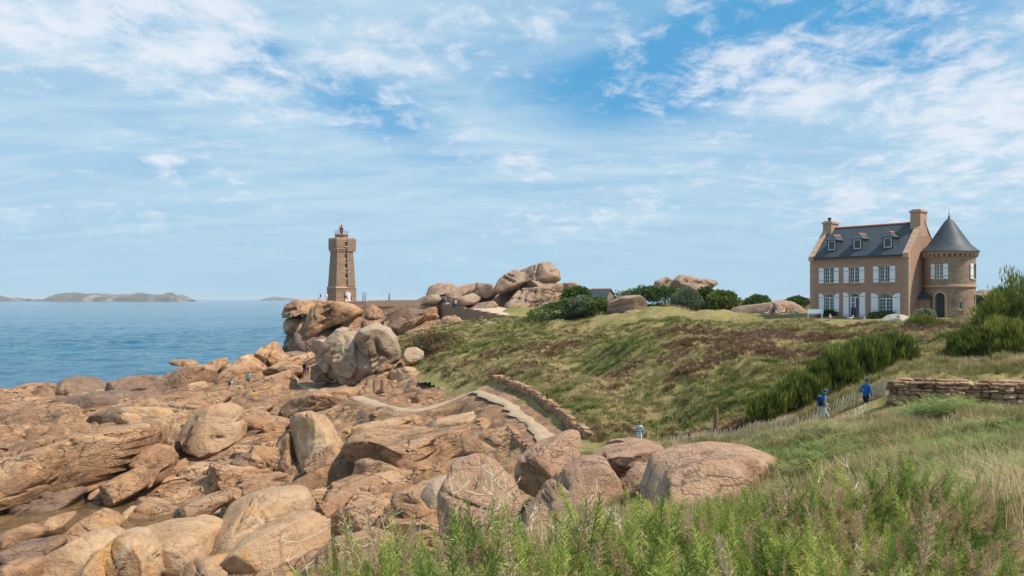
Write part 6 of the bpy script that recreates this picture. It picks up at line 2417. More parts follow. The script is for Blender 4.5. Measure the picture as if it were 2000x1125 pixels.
def tuft(seed, n, h, spread, w, lean):
    rs = np.random.RandomState(seed)
    V, Fc = [], []
    for i in range(n):
        a = rs.uniform(0, 2 * math.pi)
        r = spread * 0.4 * math.sqrt(rs.rand())
        b = np.array([r * math.cos(a), r * math.sin(a), -0.03])
        L = h * rs.uniform(0.55, 1.15)
        da = a + rs.normal(0, 0.7)
        out = np.array([math.cos(da), math.sin(da), 0]) * rs.uniform(0.2, 0.8) * spread + np.array([lean, lean * 0.3, 0]) * L
        s = np.array([-math.sin(da + rs.normal(0, 0.8)), math.cos(da), 0]) * w
        p1 = b + out * 0.35 + np.array([0, 0, L * 0.6])
        p2 = b + out + np.array([0, 0, L * rs.uniform(0.75, 1.0)])
        k = len(V)
        V += [b - s, b + s, p1 + s * 0.8, p1 - s * 0.8, p2]
        Fc += [(k, k + 1, k + 2), (k, k + 2, k + 3), (k + 3, k + 2, k + 4)]
    return np.array(V), np.array(Fc)


def sprig(seed, n, h, spread, w):
    rs = np.random.RandomState(seed)
    V, Fc = [], []
    for i in range(n):
        a = rs.uniform(0, 2 * math.pi)
        r = spread * math.sqrt(rs.rand())
        top = h * (1 - 0.6 * (r / spread) ** 2) * rs.uniform(0.7, 1.1)
        b = np.array([r * math.cos(a) * 0.8, r * math.sin(a) * 0.8, top * 0.35])
        t = np.array([r * math.cos(a), r * math.sin(a), top])
        s = np.array([math.cos(a + 1.3), math.sin(a + 1.3), rs.normal(0, 0.4)]) * w
        k = len(V)
        V += [b - s, b + s, t + s * 0.5, t - s * 0.5]
        Fc += [(k, k + 1, k + 2), (k, k + 2, k + 3)]
    return np.array(V), np.array(Fc)


def scatter(name, label, pts, tint, scl, rz, tilt, idx, protos):
    """one object whose points carry copies of small plants"""
    col = bpy.data.collections.new(name + '_plants')
    for p in protos:
        col.objects.link(p)
    me = bpy.data.meshes.new(name)
    n = len(pts)
    me.vertices.add(n)
    me.vertices.foreach_set('co', np.asarray(pts, np.float32).ravel())
    for an, ty, av in (('tint', 'FLOAT', tint), ('scl', 'FLOAT', scl), ('pick', 'INT', idx)):
        a_ = me.attributes.new(an, ty, 'POINT')
        a_.data.foreach_set('value', np.asarray(av, np.float32 if ty == 'FLOAT' else np.int32))
    rot = np.stack([tilt[:, 0], tilt[:, 1], rz], 1)
    a_ = me.attributes.new('rot', 'FLOAT_VECTOR', 'POINT')
    a_.data.foreach_set('vector', rot.astype(np.float32).ravel())
    o = link(name, me)
    tag(o, label, kind='stuff')
    ng = bpy.data.node_groups.new(name, 'GeometryNodeTree')
    ng.interface.new_socket('Geometry', in_out='INPUT', socket_type='NodeSocketGeometry')
    ng.interface.new_socket('Geometry', in_out='OUTPUT', socket_type='NodeSocketGeometry')
    t = NT(ng)
    gi = t.add('NodeGroupInput')
    go = t.add('NodeGroupOutput')
    ci = t.add('GeometryNodeCollectionInfo')
    ci.inputs['Collection'].default_value = col
    ci.inputs['Separate Children'].default_value = True
    ci.inputs['Reset Children'].default_value = True

    def attr(nm, ty):
        nd = t.add('GeometryNodeInputNamedAttribute', data_type=ty)
        nd.inputs['Name'].default_value = nm
        return [s for s in nd.outputs if s.enabled and s.name == 'Attribute'][0]
    ip = t.add('GeometryNodeInstanceOnPoints')
    t.l.new(gi.outputs[0], ip.inputs['Points'])
    t.l.new(ci.outputs[0], ip.inputs['Instance'])
    ip.inputs['Pick Instance'].default_value = True
    t.l.new(attr('pick', 'INT'), ip.inputs['Instance Index'])
    er = t.add('FunctionNodeEulerToRotation')
    t.l.new(attr('rot', 'FLOAT_VECTOR'), er.inputs[0])
    t.l.new(er.outputs[0], ip.inputs['Rotation'])
    t.l.new(attr('scl', 'FLOAT'), ip.inputs['Scale'])
    t.l.new(ip.outputs[0], go.inputs[0])
    md = o.modifiers.new('plants', 'NODES')
    md.node_group = ng
    return o


def ray_points(n, px0, px1, y0, y1, rs, power=1.0):
    px = rs.uniform(px0, px1, n)
    y = (y0 ** power + (y1 ** power - y0 ** power) * rs.rand(n)) ** (1 / power)
    return (px - 1000) / F * y, y, px


LAWN = lambda px, y: ((px > 1150) & (px < 1600) & (y > 80 + (1600 - px) * 0.02) & (y < 100))


def heath_fields():
    rs = np.random.RandomState(77)
    # meadow and gully
    x, y, px = ray_points(62000, -40, 2080, 43, 118, rs, 1.2)
    near = rockmask(x, y) < -0.1
    ok = near & (path_dist(x, y) > 1.5)
    ok &= ~((np.abs(x - 37) < 7) & (np.abs(y - 81) < 7.5))
    lawn = LAWN(px, y)
    ok &= ~(lawn & (rs.rand(len(x)) < 0.75))
    patch = fbm2(x, y, 0.11, 4, 61)
    fine = fbm2(x, y, 0.6, 3, 62)
    # heather carpets: toward the house, and scattered cushions
    streak = fbm2(x * 0.45, y * 1.6, 0.30, 4, 63)
    hz = smooth01(px, 1230, 1420) * smooth01(1930 - px, 0, 80) * smooth01(y, 54, 60) * smooth01(79 - y, 0, 6)
    hsel = (patch * 0.6 + fine * 0.3 + streak * 0.9 + hz * 0.55 - 0.66) > rs.normal(0, 0.16, len(x))
    hsel &= ~lawn
    m = ok & hsel
    z = turf_z(x, y)
    k = m
    n = int(k.sum())
    tint = np.clip(0.36 + 0.30 * hz[k] + 0.35 * fine[k] + rs.normal(0, 0.14, n), 0, 1)
    scatter('heather', 'purple and brown heather over the heath', np.stack([x, y, z - 0.02], 1)[k], tint, rs.uniform(0.7, 1.5, n), rs.uniform(0, 6.28, n), rs.normal(0, 0.1, (n, 2)), rs.randint(0, 4, n),
            [proto('heather_sprig', *sprig(i, 46, 0.30, 0.34, 0.028), 'heather_sprig') for i in range(4)])
    k = ok & ~hsel
    n = int(k.sum())
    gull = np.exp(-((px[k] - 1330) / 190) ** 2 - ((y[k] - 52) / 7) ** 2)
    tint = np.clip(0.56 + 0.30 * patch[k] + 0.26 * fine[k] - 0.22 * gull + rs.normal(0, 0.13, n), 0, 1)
    tint = np.where(lawn[k], np.clip(rs.normal(0.25, 0.08, n), 0, 1), tint)
    scl = rs.uniform(0.7, 1.45, n) * np.where(lawn[k], 0.35, 1.0)
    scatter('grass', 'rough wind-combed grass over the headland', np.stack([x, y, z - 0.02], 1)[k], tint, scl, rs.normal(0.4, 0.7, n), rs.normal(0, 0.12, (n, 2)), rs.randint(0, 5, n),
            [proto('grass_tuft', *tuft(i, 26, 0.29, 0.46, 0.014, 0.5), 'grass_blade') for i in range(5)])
    # the slope on this side of the fence: long dry grass
    rs = np.random.RandomState(78)
    x, y, px = ray_points(26000, 1080, 2120, 7.5, 44, rs, 1.1)
    ok = (rockmask(x, y) < 0.2) & (path_dist(x, y) > 1.3)
    # footway between the two fences
    fw = np.interp(px, [1500, 1640, 1740], [37.6, 37.4, 36.9])
    ok &= ~((np.abs(y - fw) < 0.9) & (px > 1490) & (px < 1730))
    patch = fbm2(x, y, 0.22, 3, 71)
    fine = fbm2(x, y, 1.1, 3, 72)
    k = ok & (rs.rand(len(x)) < np.clip(0.75 + 0.5 * patch, 0.25, 1))
    n = int(k.sum())
    z = turf_z(x, y)
    trod = np.exp(-((y - fw + 1.0) / 2.6) ** 2) * smooth01(px, 1320, 1420)
    trod = trod[k]
    tint = np.clip(0.60 + 0.30 * patch[k] + 0.22 * fine[k] + rs.normal(0, 0.16, n), 0, 1)
    scatter('dry_grass', 'long dry grass on the near slope', np.stack([x, y, z - 0.02], 1)[k], tint, rs.uniform(0.7, 1.35, n) * (1 - 0.62 * trod), rs.normal(0.3, 0.9, n), rs.normal(0, 0.14, (n, 2)), rs.randint(0, 5, n),
            [proto('dry_tuft', *tuft(40 + i, 30, 0.44, 0.34, 0.006, 0.3), 'grass_blade') for i in range(5)])


heath_fields()


# ---- bracken: single fronds massed into patches
def frond(rs, L):
    V, Fc, T = [], [], []
    n = 11
    bend = rs.uniform(0.3, 0.9)
    for i in range(n):
        u = i / n
        a = np.array([0, L * (u * (1 - 0.1 * bend)), L * (0.75 * u - 0.55 * bend * u * u)])
        w = L * 0.34 * (1 - u) ** 0.8 * (0.6 + 0.4 * min(1, u * 5))
        for s in (-1, 1):
            tip = a + np.array([s * w, w * 0.45, -0.10 * w * rs.uniform(0, 1.5)])
            b = a + np.array([0, L * 0.075, 0.0])
            mid = (a + tip) / 2 + np.array([0, L * 0.055, 0])
            k = len(V)
            V += [a, mid, tip, (a + tip) / 2 - np.array([0, L * 0.02, 0])]
            Fc += [(k, k + 1, k + 2, k + 3)]
    return np.array(V), np.array(Fc)


def bracken(label, poly, n, L, seed, bias=0.0):
    """poly: corner points as (px, distance)"""
    rs = np.random.RandomState(seed)
    pts = np.array([((px - 1000) / F * y, y) for px, y in poly])
    lo, hi = pts.min(0), pts.max(0)
    XY = []
    q = np.roll(pts, -1, 0)
    while len(XY) < n:
        c = rs.uniform(lo, hi)
        ins = False
        for a, b in zip(pts, q):
            if (a[1] > c[1]) != (b[1] > c[1]) and c[0] < (b[0] - a[0]) * (c[1] - a[1]) / (b[1] - a[1]) + a[0]:
                ins = not ins
        if ins:
            XY.append(c)
    XY = np.array(XY)
    zg = turf_z(XY[:, 0], XY[:, 1])
    VV, FF, TT, m = [], [], [], 0
    fr = [frond(rs, 1.0) for _ in range(8)]
    pn = fbm2(XY[:, 0], XY[:, 1], 0.7, 3, seed)
    for i in range(n):
        V, Fc = fr[rs.randint(8)]
        s = L * rs.uniform(0.6, 1.2)
        a = rs.uniform(0, 6.28)
        ca, sa = math.cos(a), math.sin(a)
        W = V * s
        W = np.stack([W[:, 0] * ca - W[:, 1] * sa, W[:, 0] * sa + W[:, 1] * ca, W[:, 2]], 1)
        h = L * rs.uniform(0.15, 0.75) * (1 + 0.3 * pn[i])
        VV.append(W + np.array([XY[i, 0], XY[i, 1], zg[i] + h]))
        FF.append(Fc + m)
        m += len(V)
        TT.append(np.full(len(V), np.clip(0.45 + bias + 0.3 * pn[i] + rs.normal(0, 0.16), 0, 1)))
    c0 = np.array([pts[:, 0].mean(), pts[:, 1].mean(), zg.mean()])
    o = link('bracken', mesh_np('bracken', np.concatenate(VV) - c0, np.concatenate(FF), MATS['bracken_leaf'], smooth=False, attrs={'tint': np.concatenate(TT)}), None, Vector(c0))
    tag(o, label, kind='stuff')


bracken('green bracken below the right-hand stone wall', [(1775, 27), (1760, 31), (1800, 33.5), (1880, 33), (1965, 31), (1960, 27), (1880, 25)], 1300, 0.72, 1)
bracken('green bracken bed behind the widest boulder', [(1440, 23), (1470, 28), (1560, 28), (1690, 25), (1680, 21), (1560, 19)], 1200, 0.42, 2, -0.02)
bracken('bracken on the near slope at right', [(1780, 11), (1800, 19), (1900, 22), (2080, 21), (2080, 8), (1900, 7.5)], 1900, 0.42, 3, 0.02)
bracken('small bracken patch on the ledge by the boy in stripes', [(1130, 33), (1140, 36), (1265, 37.5), (1275, 34)], 420, 0.42, 4, 0.08)
bracken('sparse bracken among dry grass at centre right', [(1660, 14), (1640, 20), (1800, 24), (1800, 14)], 520, 0.36, 5, 0.12)


# ---- spiny gorse in the foreground
def gorse_mesh(seed, n_shoot=430, dead=0.16, shift=0.0):
    rs = np.random.RandomState(seed)
    shoots = []
    for k in range(7):
        V, Fc = [], []
        L = 1.0
        m = 50
        for i in range(m):
            u = 0.12 + 0.88 * i / m
            a = i * 2.4 + rs.normal(0, 0.3)
            b = np.array([0, 0, u])
            ln = 0.27 * (1.2 - u * 0.8) * rs.uniform(0.7, 1.25)
            d = np.array([math.cos(a), math.sin(a), rs.uniform(0.5, 1.1)])
            d /= np.linalg.norm(d)
            t = b + d * ln
            for j in range(3):
                e = d + rs.normal(0, 0.42, 3) if j else d
                e = e / np.linalg.norm(e)
                st = b + d * ln * (0.0 if j == 0 else rs.uniform(0.2, 0.7))
                en = st + e * ln * (1.0 if j == 0 else 0.55)
                s = np.cross(e, rs.normal(size=3))
                s = s / np.linalg.norm(s) * (0.0115 if j == 0 else 0.0085)
                q = len(V)
                V += [st - s, st + s, en]
                Fc.append((q, q + 1, q + 2))
        for a in range(3):
            an = a * 2.1
            s = np.array([math.cos(an), math.sin(an), 0]) * 0.018
            q = len(V)
            V += [-s, s, np.array([0, 0, 1.02])]
            Fc.append((q, q + 1, q + 2))
        shoots.append((np.array(V), np.array(Fc)))
    VV, FF, TT, m = [], [], [], 0
    for i in range(n_shoot):
        V, Fc = shoots[rs.randint(7)]
        v = rs.normal(size=3)
        v[2] = abs(v[2]) * 0.9 + 0.05
        v /= np.linalg.norm(v)
        lump = 1 + 0.24 * math.sin(v[0] * 7 + seed) * math.cos(v[1] * 6 + seed * 2)
        c = v * lump * (0.45 + 0.45 * rs.rand() ** 0.6) * np.array([1, 1, 1.0])
        d = v * 0.85 + rs.normal(0, 0.46, 3)
        d[2] += 0.12
        d /= np.linalg.norm(d)
        s = np.cross(d, [0.3, 0.8, 0.1])
        s /= np.linalg.norm(s)
        t = np.cross(d, s)
        L = rs.uniform(0.16, 0.34) * (1.4 if rs.rand() < 0.10 else 1.0)
        W = V[:, :1] * s + V[:, 1:2] * t
        bend = 0.15 * V[:, 2:3] ** 2
        W = (W + V[:, 2:3] * d + bend * np.array([0, 0, 1])) * L
        VV.append(W + c)
        FF.append(Fc + m)
        m += len(V)
        ps = math.sin(v[0] * 5 + seed * 1.7) + math.sin(v[1] * 6 + seed)
        if rs.rand() < dead * (1.8 if ps > 0.8 else 0.6):
            tb = rs.uniform(0.78, 1.0)
        else:
            tb = np.clip(0.36 + shift + 0.12 * ps + rs.normal(0, 0.11), 0, 0.70)
        TT.append(np.full(len(V), tb) + (0.10 * V[:, 2] if tb < 0.6 else 0))
    return mesh_np('foliage', np.concatenate(VV), np.concatenate(FF), MATS['gorse_leaf'], smooth=False, attrs={'tint': np.concatenate(TT)})


def near_gorse():
    rs = np.random.RandomState(5)
    var = [gorse_mesh(3, 520, 0.16, -0.14), gorse_mesh(8, 520, 0.36, 0.04), gorse_mesh(14, 520, 0.10, 0.14), gorse_mesh(21, 480, 0.75)]
    # px of the middle, row of the top, distance, radius, mesh
    spots = [(590, 1112, 8.6, 0.55, 1), (665, 1058, 8.8, 0.75, 0), (745, 1040, 9.0, 0.7, 2), (815, 1042, 8.4, 0.7, 1), (880, 1000, 9.4, 0.75, 1), (950, 1010, 9.0, 0.75, 0),
             (1030, 1030, 8.6, 0.8, 1), (1090, 1030, 9.0, 0.7, 2), (1160, 1000, 9.2, 0.8, 0), (1235, 975, 9.6, 0.75, 2), (1310, 1000, 8.6, 0.8, 0), (1385, 965, 9.2, 0.85, 2),
             (1450, 985, 8.4, 0.8, 1), (1520, 955, 9.2, 0.8, 0), (1585, 935, 9.6, 0.8, 1), (1655, 925, 9.4, 0.85, 3), (1720, 900, 9.8, 0.9, 2), (1790, 905, 9.6, 0.9, 0), (1850, 940, 9.0, 0.75, 3),
             (700, 1100, 7.0, 0.6, 2), (860, 1085, 6.6, 0.65, 0), (990, 1090, 6.4, 0.7, 2), (1120, 1080, 6.6, 0.75, 1), (1240, 1065, 6.6, 0.75, 0), (1360, 1050, 6.8, 0.75, 2), (1480, 1040, 6.8, 0.8, 0),
             (1600, 1020, 6.9, 0.85, 2), (1710, 1005, 7.0, 0.85, 1), (1810, 1010, 6.9, 0.8, 0), (1900, 1060, 6.4, 0.6, 3), (1540, 1100, 5.2, 0.6, 1), (1690, 1090, 5.2, 0.65, 2), (1400, 1110, 5.2, 0.6, 2), (1800, 1085, 5.4, 0.6, 1), (1290, 1115, 5.3, 0.55, 0)]
    LAB = ['leftmost sprig-like gorse bush at the bottom edge', 'gorse bush with dry twigs over the pale rocks', 'green gorse under the cracked brown boulder', 'gorse tangled in straw below the rubble', 'browned gorse in front of the jagged boulder', 'gorse under the tall dead stem',
           'dry-tipped gorse below the dark gap', 'gorse before the tall smooth boulder', 'feathery gorse right of the tall smooth boulder', 'upright gorse sprays against the crusted rock', 'gorse at the lower left of the widest boulder', 'bright gorse in front of the widest boulder',
           'half-browned gorse under the widest boulder', 'gorse at the right shoulder of the widest boulder', 'brown-tipped gorse with an upright dead spike', 'mostly dead tan gorse in the right foreground', 'tall fresh green gorse in the right foreground', 'gorse right of the tall fresh green one', 'tan dead gorse at the edge of the bracken',
           'small gorse at bottom left of centre', 'gorse at the bottom below the jagged boulder', 'bottom gorse below the dark gap', 'brownish gorse at the bottom middle', 'dense gorse at the bottom right of middle', 'yellow-green gorse at the bottom below the widest boulder', 'deep green gorse at the bottom beneath the boulder shoulder',
           'blue-green gorse filling the lower right', 'gorse with brown sprigs in the lower right', 'dense gorse beside the bracken in the lower right', 'withered gorse near the lower right corner', 'nearest brown-flecked gorse at the bottom right', 'nearest green gorse at the bottom right', 'nearest green gorse at the bottom below the boulder', 'nearest gorse by the right bottom corner', 'nearest gorse sprig at the bottom middle']
    for i, (px, pt, Y, r, k) in enumerate(spots):
        Y *= 0.64
        r *= 0.80
        x = (px - 1000) / F * Y
        zt = ZC + (HOR - pt) / F * Y
        g = float(turf_z(np.array([x]), np.array([Y]))[0])
        h = max(0.30, (zt - g) / 1.22)
        r = r * 0.86
        r = max(r, 0.95 * h) if px > 780 else min(r, 0.42)
        E = empty('gorse_bush', (x, Y, g), rs.uniform(0, 6.28))
        tag(E, LAB[i], 'bush', 'gorse bushes along the foreground')
        o = link('foliage', var[k], E, None, None, (r, r, h))
        m = MB()
        for j in range(7):
            a = rs.uniform(0, 6.28)
            m.tube([(0.05 * math.cos(a), 0.05 * math.sin(a), -0.1), (r * 0.3 * math.cos(a), r * 0.3 * math.sin(a), h * 0.3), (r * 0.5 * math.cos(a), r * 0.5 * math.sin(a), h * 0.55)], [0.014, 0.010, 0.004], 5)
        m.build('branches', MATS['stem'], E)


near_gorse()


# ---- dead stems and straw
def dead_stem(label, px, Y, py_top, seed, lean=0.0, branches=9, r=0.010, spread=0.7):
    rs = np.random.RandomState(seed)
    x = (px - 1000) / F * Y
    g = float(turf_z(np.array([x]), np.array([Y]))[0])
    H = ZC + (HOR - py_top) / F * Y - g
    m = MB()
    p = [Vector((lean * H * u * u + 0.03 * math.sin(u * 6 + seed), 0.02 * math.cos(u * 5), H * u)) for u in np.linspace(0, 1, 8)]
    m.tube(p, [r * (1.2 - 0.9 * i / 7) for i in range(8)], 5)
    E = empty('dead_plant', (x, Y, g))
    m.build('stem', MATS['straw'], E)
    for b in range(branches):
        u = rs.uniform(0.35, 0.97)
        q = p[int(u * 7)]
        a = rs.uniform(0, 6.28)
        L = spread * H * rs.uniform(0.12, 0.38)
        d = Vector((math.cos(a), 0.6 * math.sin(a), rs.uniform(0.2, 1.1))).normalized()
        m = MB()
        e = q + d * L
        m.tube([q, q + d * L * 0.55 + Vector((0, 0, -0.02)), e], [r * 0.6, r * 0.5, r * 0.3], 4)
        for j in range(4):
            s = q + (e - q) * rs.uniform(0.4, 1.0)
            f_ = s + Vector((rs.normal(0, 1), rs.normal(0, 1), rs.uniform(0, 1.2))).normalized() * L * rs.uniform(0.2, 0.45)
            m.tube([s, f_], [r * 0.38, r * 0.2], 3)
        m.build('twig', MATS['straw'], E)
    tag(E, label, 'dead plant')


STEMS = [
    (958, 8.2, 898, 0.02, 12, 'tall forked dead stem in front of the jagged brown boulder'),
    (1010, 8.0, 985, -0.05, 8, 'straight dead stem beside the forked one'),
    (1160, 8.4, 940, -0.12, 12, 'bushy pale dead plant before the tall smooth boulder'),
    (1195, 8.6, 985, 0.10, 8, 'leaning straw stem right of the bushy dead plant'),
    (905, 8.6, 935, -0.10, 6, 'thin dead stem bending left before the jagged boulder'),
    (640, 8.2, 1015, -0.25, 6, 'arching dead stem at the lower left of the gorse'),
    (715, 8.3, 1010, -0.2, 6, 'slanting dead stem over the pale boulder'),
    (800, 8.0, 1020, 0.1, 7, 'dead stem standing in the gorse left of centre'),
    (1655, 9.0, 888, 0.0, 16, 'stubby tan dead spike above the right gorse'),
    (1300, 7.6, 1030, 0.05, 7, 'dead twig in front of the widest boulder'),
    (1400, 7.2, 1030, -0.1, 7, 'pale dead sprig in the gorse under the widest boulder'),
    (870, 7.0, 1020, 0.15, 7, 'dead stem low in the centre gorse'),
    (1080, 7.6, 1000, 0.12, 7, 'thin dead stem at the bottom middle'),
]
MORE = [(935, 8.3, 960, 0.10, 9, 'dead stem close left of the tall forked one'), (1040, 8.2, 965, -0.14, 9, 'dead stem leaning over the dark gap'), (1120, 8.5, 968, 0.16, 9, 'straw-coloured stem left of the bushy dead plant'),
        (1225, 8.0, 1000, -0.15, 8, 'bent dead stem before the crusted rock'), (985, 8.4, 930, 0.05, 10, 'slender dead stem right of the forked one'), (575, 8.0, 1060, -0.2, 6, 'leftmost dead stem at the bottom edge'),
        (680, 8.1, 1030, 0.12, 8, 'dead stem over the low rounded rock'), (760, 8.2, 1000, -0.08, 8, 'dead stem before the cracked brown boulder'), (1590, 8.4, 925, 0.06, 9, 'dry sprig left of the tan spike'),
        (1735, 8.8, 905, -0.06, 10, 'dry sprig right of the tan spike'), (1880, 8.4, 960, 0.12, 9, 'dry stem at the edge of the right bracken'), (1470, 7.4, 1000, 0.08, 8, 'dry twig under the shoulder of the widest boulder')]
for i, (px, Y, pt, ln, br, lb) in enumerate(STEMS + MORE):
    dead_stem(lb, px, Y, pt, 40 + i, ln, br)


def straw_clumps():
    rs = np.random.RandomState(91)
    px = np.concatenate([rs.normal(1130, 40, 60), rs.uniform(580, 1250, 100), rs.uniform(1250, 1850, 60), rs.uniform(1850, 2080, 80)])
    Y = np.concatenate([rs.uniform(8.2, 10, 60), rs.uniform(7.2, 10, 100), rs.uniform(6, 10, 60), rs.uniform(6, 12, 80)])
    x = (px - 1000) / F * Y
    z = turf_z(x, Y)
    n = len(x)
    scatter('straw_grass', 'tall bleached straw among the gorse', np.stack([x, Y, z], 1), np.clip(rs.normal(0.88, 0.1, n), 0, 1), rs.uniform(0.8, 1.4, n), rs.uniform(0, 6.28, n), rs.normal(0, 0.08, (n, 2)), rs.randint(0, 4, n),
            [proto('straw_tuft', *tuft(60 + i, 14, 0.62, 0.30, 0.0035, 0.1), 'grass_blade') for i in range(4)])


straw_clumps()

# ------------------------------------------------------------------ people, gulls, small things
def person(label, px, py_feet, Y, height, yaw, shirt, legs, hair='hair', pose='stand', shorts=True, near=False, cap=None, group=None, seed=0, sleeves=False):
    """yaw 0 looks at the camera, 90 looks to the right of the picture"""
    rs = random.Random(seed)
    st = {'stand': 0.05, 'walk': 0.24, 'climb': 0.28, 'sit': 0.0}[pose]
    lean = {'stand': 0.0, 'walk': 0.05, 'climb': 0.14, 'sit': 0.05}[pose]
    J, E_, RD, KIND = [], [], [], []

    def j(x, y, z, r):
        J.append((x, y, z))
        RD.append(r)
        return len(J) - 1

    def e(a, b, k):
        E_.append((a, b))
        KIND.append(k)
    # the body looks along -y
    f = lambda z: -lean * (z - 0.9)
    hip = j(0, 0, 0.92, (0.145, 0.115))
    spn = j(0, f(1.12), 1.12, (0.135, 0.105))
    chs = j(0, f(1.33), 1.33, (0.165, 0.115))
    nk0 = j(0, f(1.46), 1.46, (0.085, 0.075))
    nk1 = j(0, f(1.54) - 0.01, 1.54, (0.055, 0.058))
    e(hip, spn, 'shirt')
    e(spn, chs, 'shirt')
    e(chs, nk0, 'shirt')
    e(nk0, nk1, 'skin')
    for s in (-1, 1):
        sw = st * s
        sh = j(s * 0.175, f(1.41), 1.41, (0.07, 0.07))
        ab = -0.35 if (pose == 'walk' and near) else 0
        el = j(s * 0.235, f(1.15) + 0.10 * (1 if pose != 'stand' else 0.3) + sw * 0.35, 1.15, (0.048, 0.048))
        if pose in ('walk', 'climb') and s > 0:
            wr = j(s * 0.215, f(1.05) - 0.16, 1.07, (0.034, 0.034))
        else:
            wr = j(s * 0.245, f(0.92) - 0.03 + sw * 0.45, 0.92, (0.034, 0.034))
        wx, wy, wz = J[wr]
        ex_, ey_, ez_ = J[el]
        dv = Vector((wx - ex_, wy - ey_, wz - ez_)).normalized()
        pm = j(wx + dv.x * 0.09, wy + dv.y * 0.09, wz + dv.z * 0.09, (0.040, 0.022))
        e(chs, sh, 'shirt')
        e(sh, el, 'shirt')
        e(el, wr, 'shirt' if sleeves else 'skin')
        e(wr, pm, 'skin')
        hp = j(s * 0.095, 0.0, 0.84, (0.10, 0.105))
        if pose == 'sit':
            kn = j(s * 0.11, -0.42, 0.80, (0.07, 0.07))
            an = j(s * 0.10, -0.45, 0.42, (0.045, 0.045))
        else:
            kn = j(s * 0.10, -sw * 0.55 - 0.04, 0.50, (0.068, 0.068))
            an = j(s * 0.10, -sw * 1.05 + (0.10 if sw < 0 and pose != 'stand' else 0.02), 0.09 + (0.05 if sw < 0 and pose != 'stand' else 0), (0.044, 0.046))
        ax, ay, az = J[an]
        to = j(ax + s * 0.02, ay - 0.16, az - 0.045, (0.042, 0.032))
        e(hip, hp, 'legs')
        e(hp, kn, 'legs')
        e(kn, an, 'skin' if shorts else 'legs')
        e(an, to, 'shoe')
    me = bpy.data.meshes.new('body_skeleton')
    me.from_pydata(J, E_, [])
    tmp = bpy.data.objects.new('body_skeleton', me)
    COL.objects.link(tmp)
    md = tmp.modifiers.new('skin', 'SKIN')
    md.use_smooth_shade = True
    for v, r in zip(me.skin_vertices[0].data, RD):
        v.radius = r
        v.use_root = False
    me.skin_vertices[0].data[0].use_root = True
    sb = tmp.modifiers.new('sub', 'SUBSURF')
    sb.levels = 2 if near else 1
    sb.render_levels = sb.levels
    dg = bpy.context.evaluated_depsgraph_get()
    ev = bpy.data.meshes.new_from_object(tmp.evaluated_get(dg))
    bpy.data.objects.remove(tmp)
    # head joined to the body: skull narrowing to a chin, nose, ears
    bm = bmesh.new()
    bm.from_mesh(ev)
    hx, hy, hz = 0.0, f(1.64) - 0.025, 1.645
    n0 = len(bm.verts)
    r_ = bmesh.ops.create_icosphere(bm, subdivisions=3 if near else 2, radius=1.0)
    for v in r_['verts']:
        x, y, z = v.co
        w = 0.076 * (1 - 0.22 * max(0, -z) ** 1.5)
        d = 0.098 * (1 - 0.10 * max(0, -z))
        ny = y * d
        if y < -0.75 and -0.35 < z < 0.12 and abs(x) < 0.25:
            ny -= 0.022 * (1 - abs(x) / 0.25) * (1 - abs(z + 0.12) / 0.3)
        if abs(x) > 0.93 and abs(y) < 0.3 and abs(z) < 0.3:
            w *= 1.16
        v.co = (hx + x * w, hy + ny, hz + z * 0.118)
    if near:
        # fingers and thumbs, curled
        for s in (-1, 1):
            pm = [i for i in range(len(J)) if RD[i] == (0.040, 0.022)][0 if s < 0 else 1]
            wr = pm - 1
            a, b = Vector(J[wr]), Vector(J[pm])
            d = (b - a).normalized()
            side = Vector((0, -1, 0)) if abs(d.y) < 0.8 else Vector((1, 0, 0))
            side = (side - d * side.dot(d)).normalized()
            inn = d.cross(side).normalized() * (-s)
            for k in range(5):
                mbf = MB()
                if k < 4:
                    L = (0.070, 0.078, 0.074, 0.058)[k]
                    p0 = b - d * 0.01 + side * (0.030 - 0.02 * k)
                    p1 = p0 + d * L * 0.55
                    p2 = p1 + d * L * 0.30 + inn * L * 0.35
                else:
                    p0 = a + d * 0.03 + side * 0.03
                    p1 = p0 + side * 0.03 + d * 0.02
                    p2 = p1 + d * 0.03 + inn * 0.015
                mbf.tube([p0, p1, p2], [0.0095, 0.009, 0.007], 6)
                vv = [bm.verts.new(q) for q in mbf.v]
                for q in mbf.f:
                    bm.faces.new([vv[i] for i in q])
    bm.to_mesh(ev)
    bm.free()
    mats = {'skin': 'skin', 'shirt': shirt, 'legs': legs, 'shoe': 'shoe'}
    names = ['skin', 'shirt', 'legs', 'shoe']
    ev.materials.clear()
    for n in names:
        ev.materials.append(MATS[mats[n]])
    A = np.array([J[a] for a, b in E_])
    B = np.array([J[b] for a, b in E_])
    Rr = np.array([0.5 * (RD[a][0] + RD[b][0]) for a, b in E_])
    for p in ev.polygons:
        c = np.array(p.center)
        p.use_smooth = True
        if c[2] > 1.545 and abs(c[0]) < 0.12:
            p.material_index = 0
            continue
        t = np.clip(((c - A) * (B - A)).sum(1) / ((B - A) ** 2).sum(1), 0, 1)
        dd = np.linalg.norm(c - A - (B - A) * t[:, None], axis=1) - Rr
        i = int(dd.argmin())
        k = KIND[i]
        if E_[i][0] == chs or (k == 'shirt' and not sleeves and t[i] > 0.62 and abs(B[i][0]) > 0.2):
            k = 'shirt' if E_[i][0] == chs else 'skin'
        if k == 'legs' and shorts and c[2] < 0.52 and pose != 'sit':
            k = 'skin'
        if k == 'shirt' and c[2] < 0.93 and abs(c[0]) < 0.17:
            k = 'legs'
        p.material_index = names.index(k)
    sc = height / 1.765
    g = at(px, py_feet, Y)
    E = empty('person', g, rad(yaw))
    E.scale = (sc, sc, sc)
    tag(E, label, 'person', group)
    link('body', ev, E, (0, 0, -0.02))
    hm = MB()
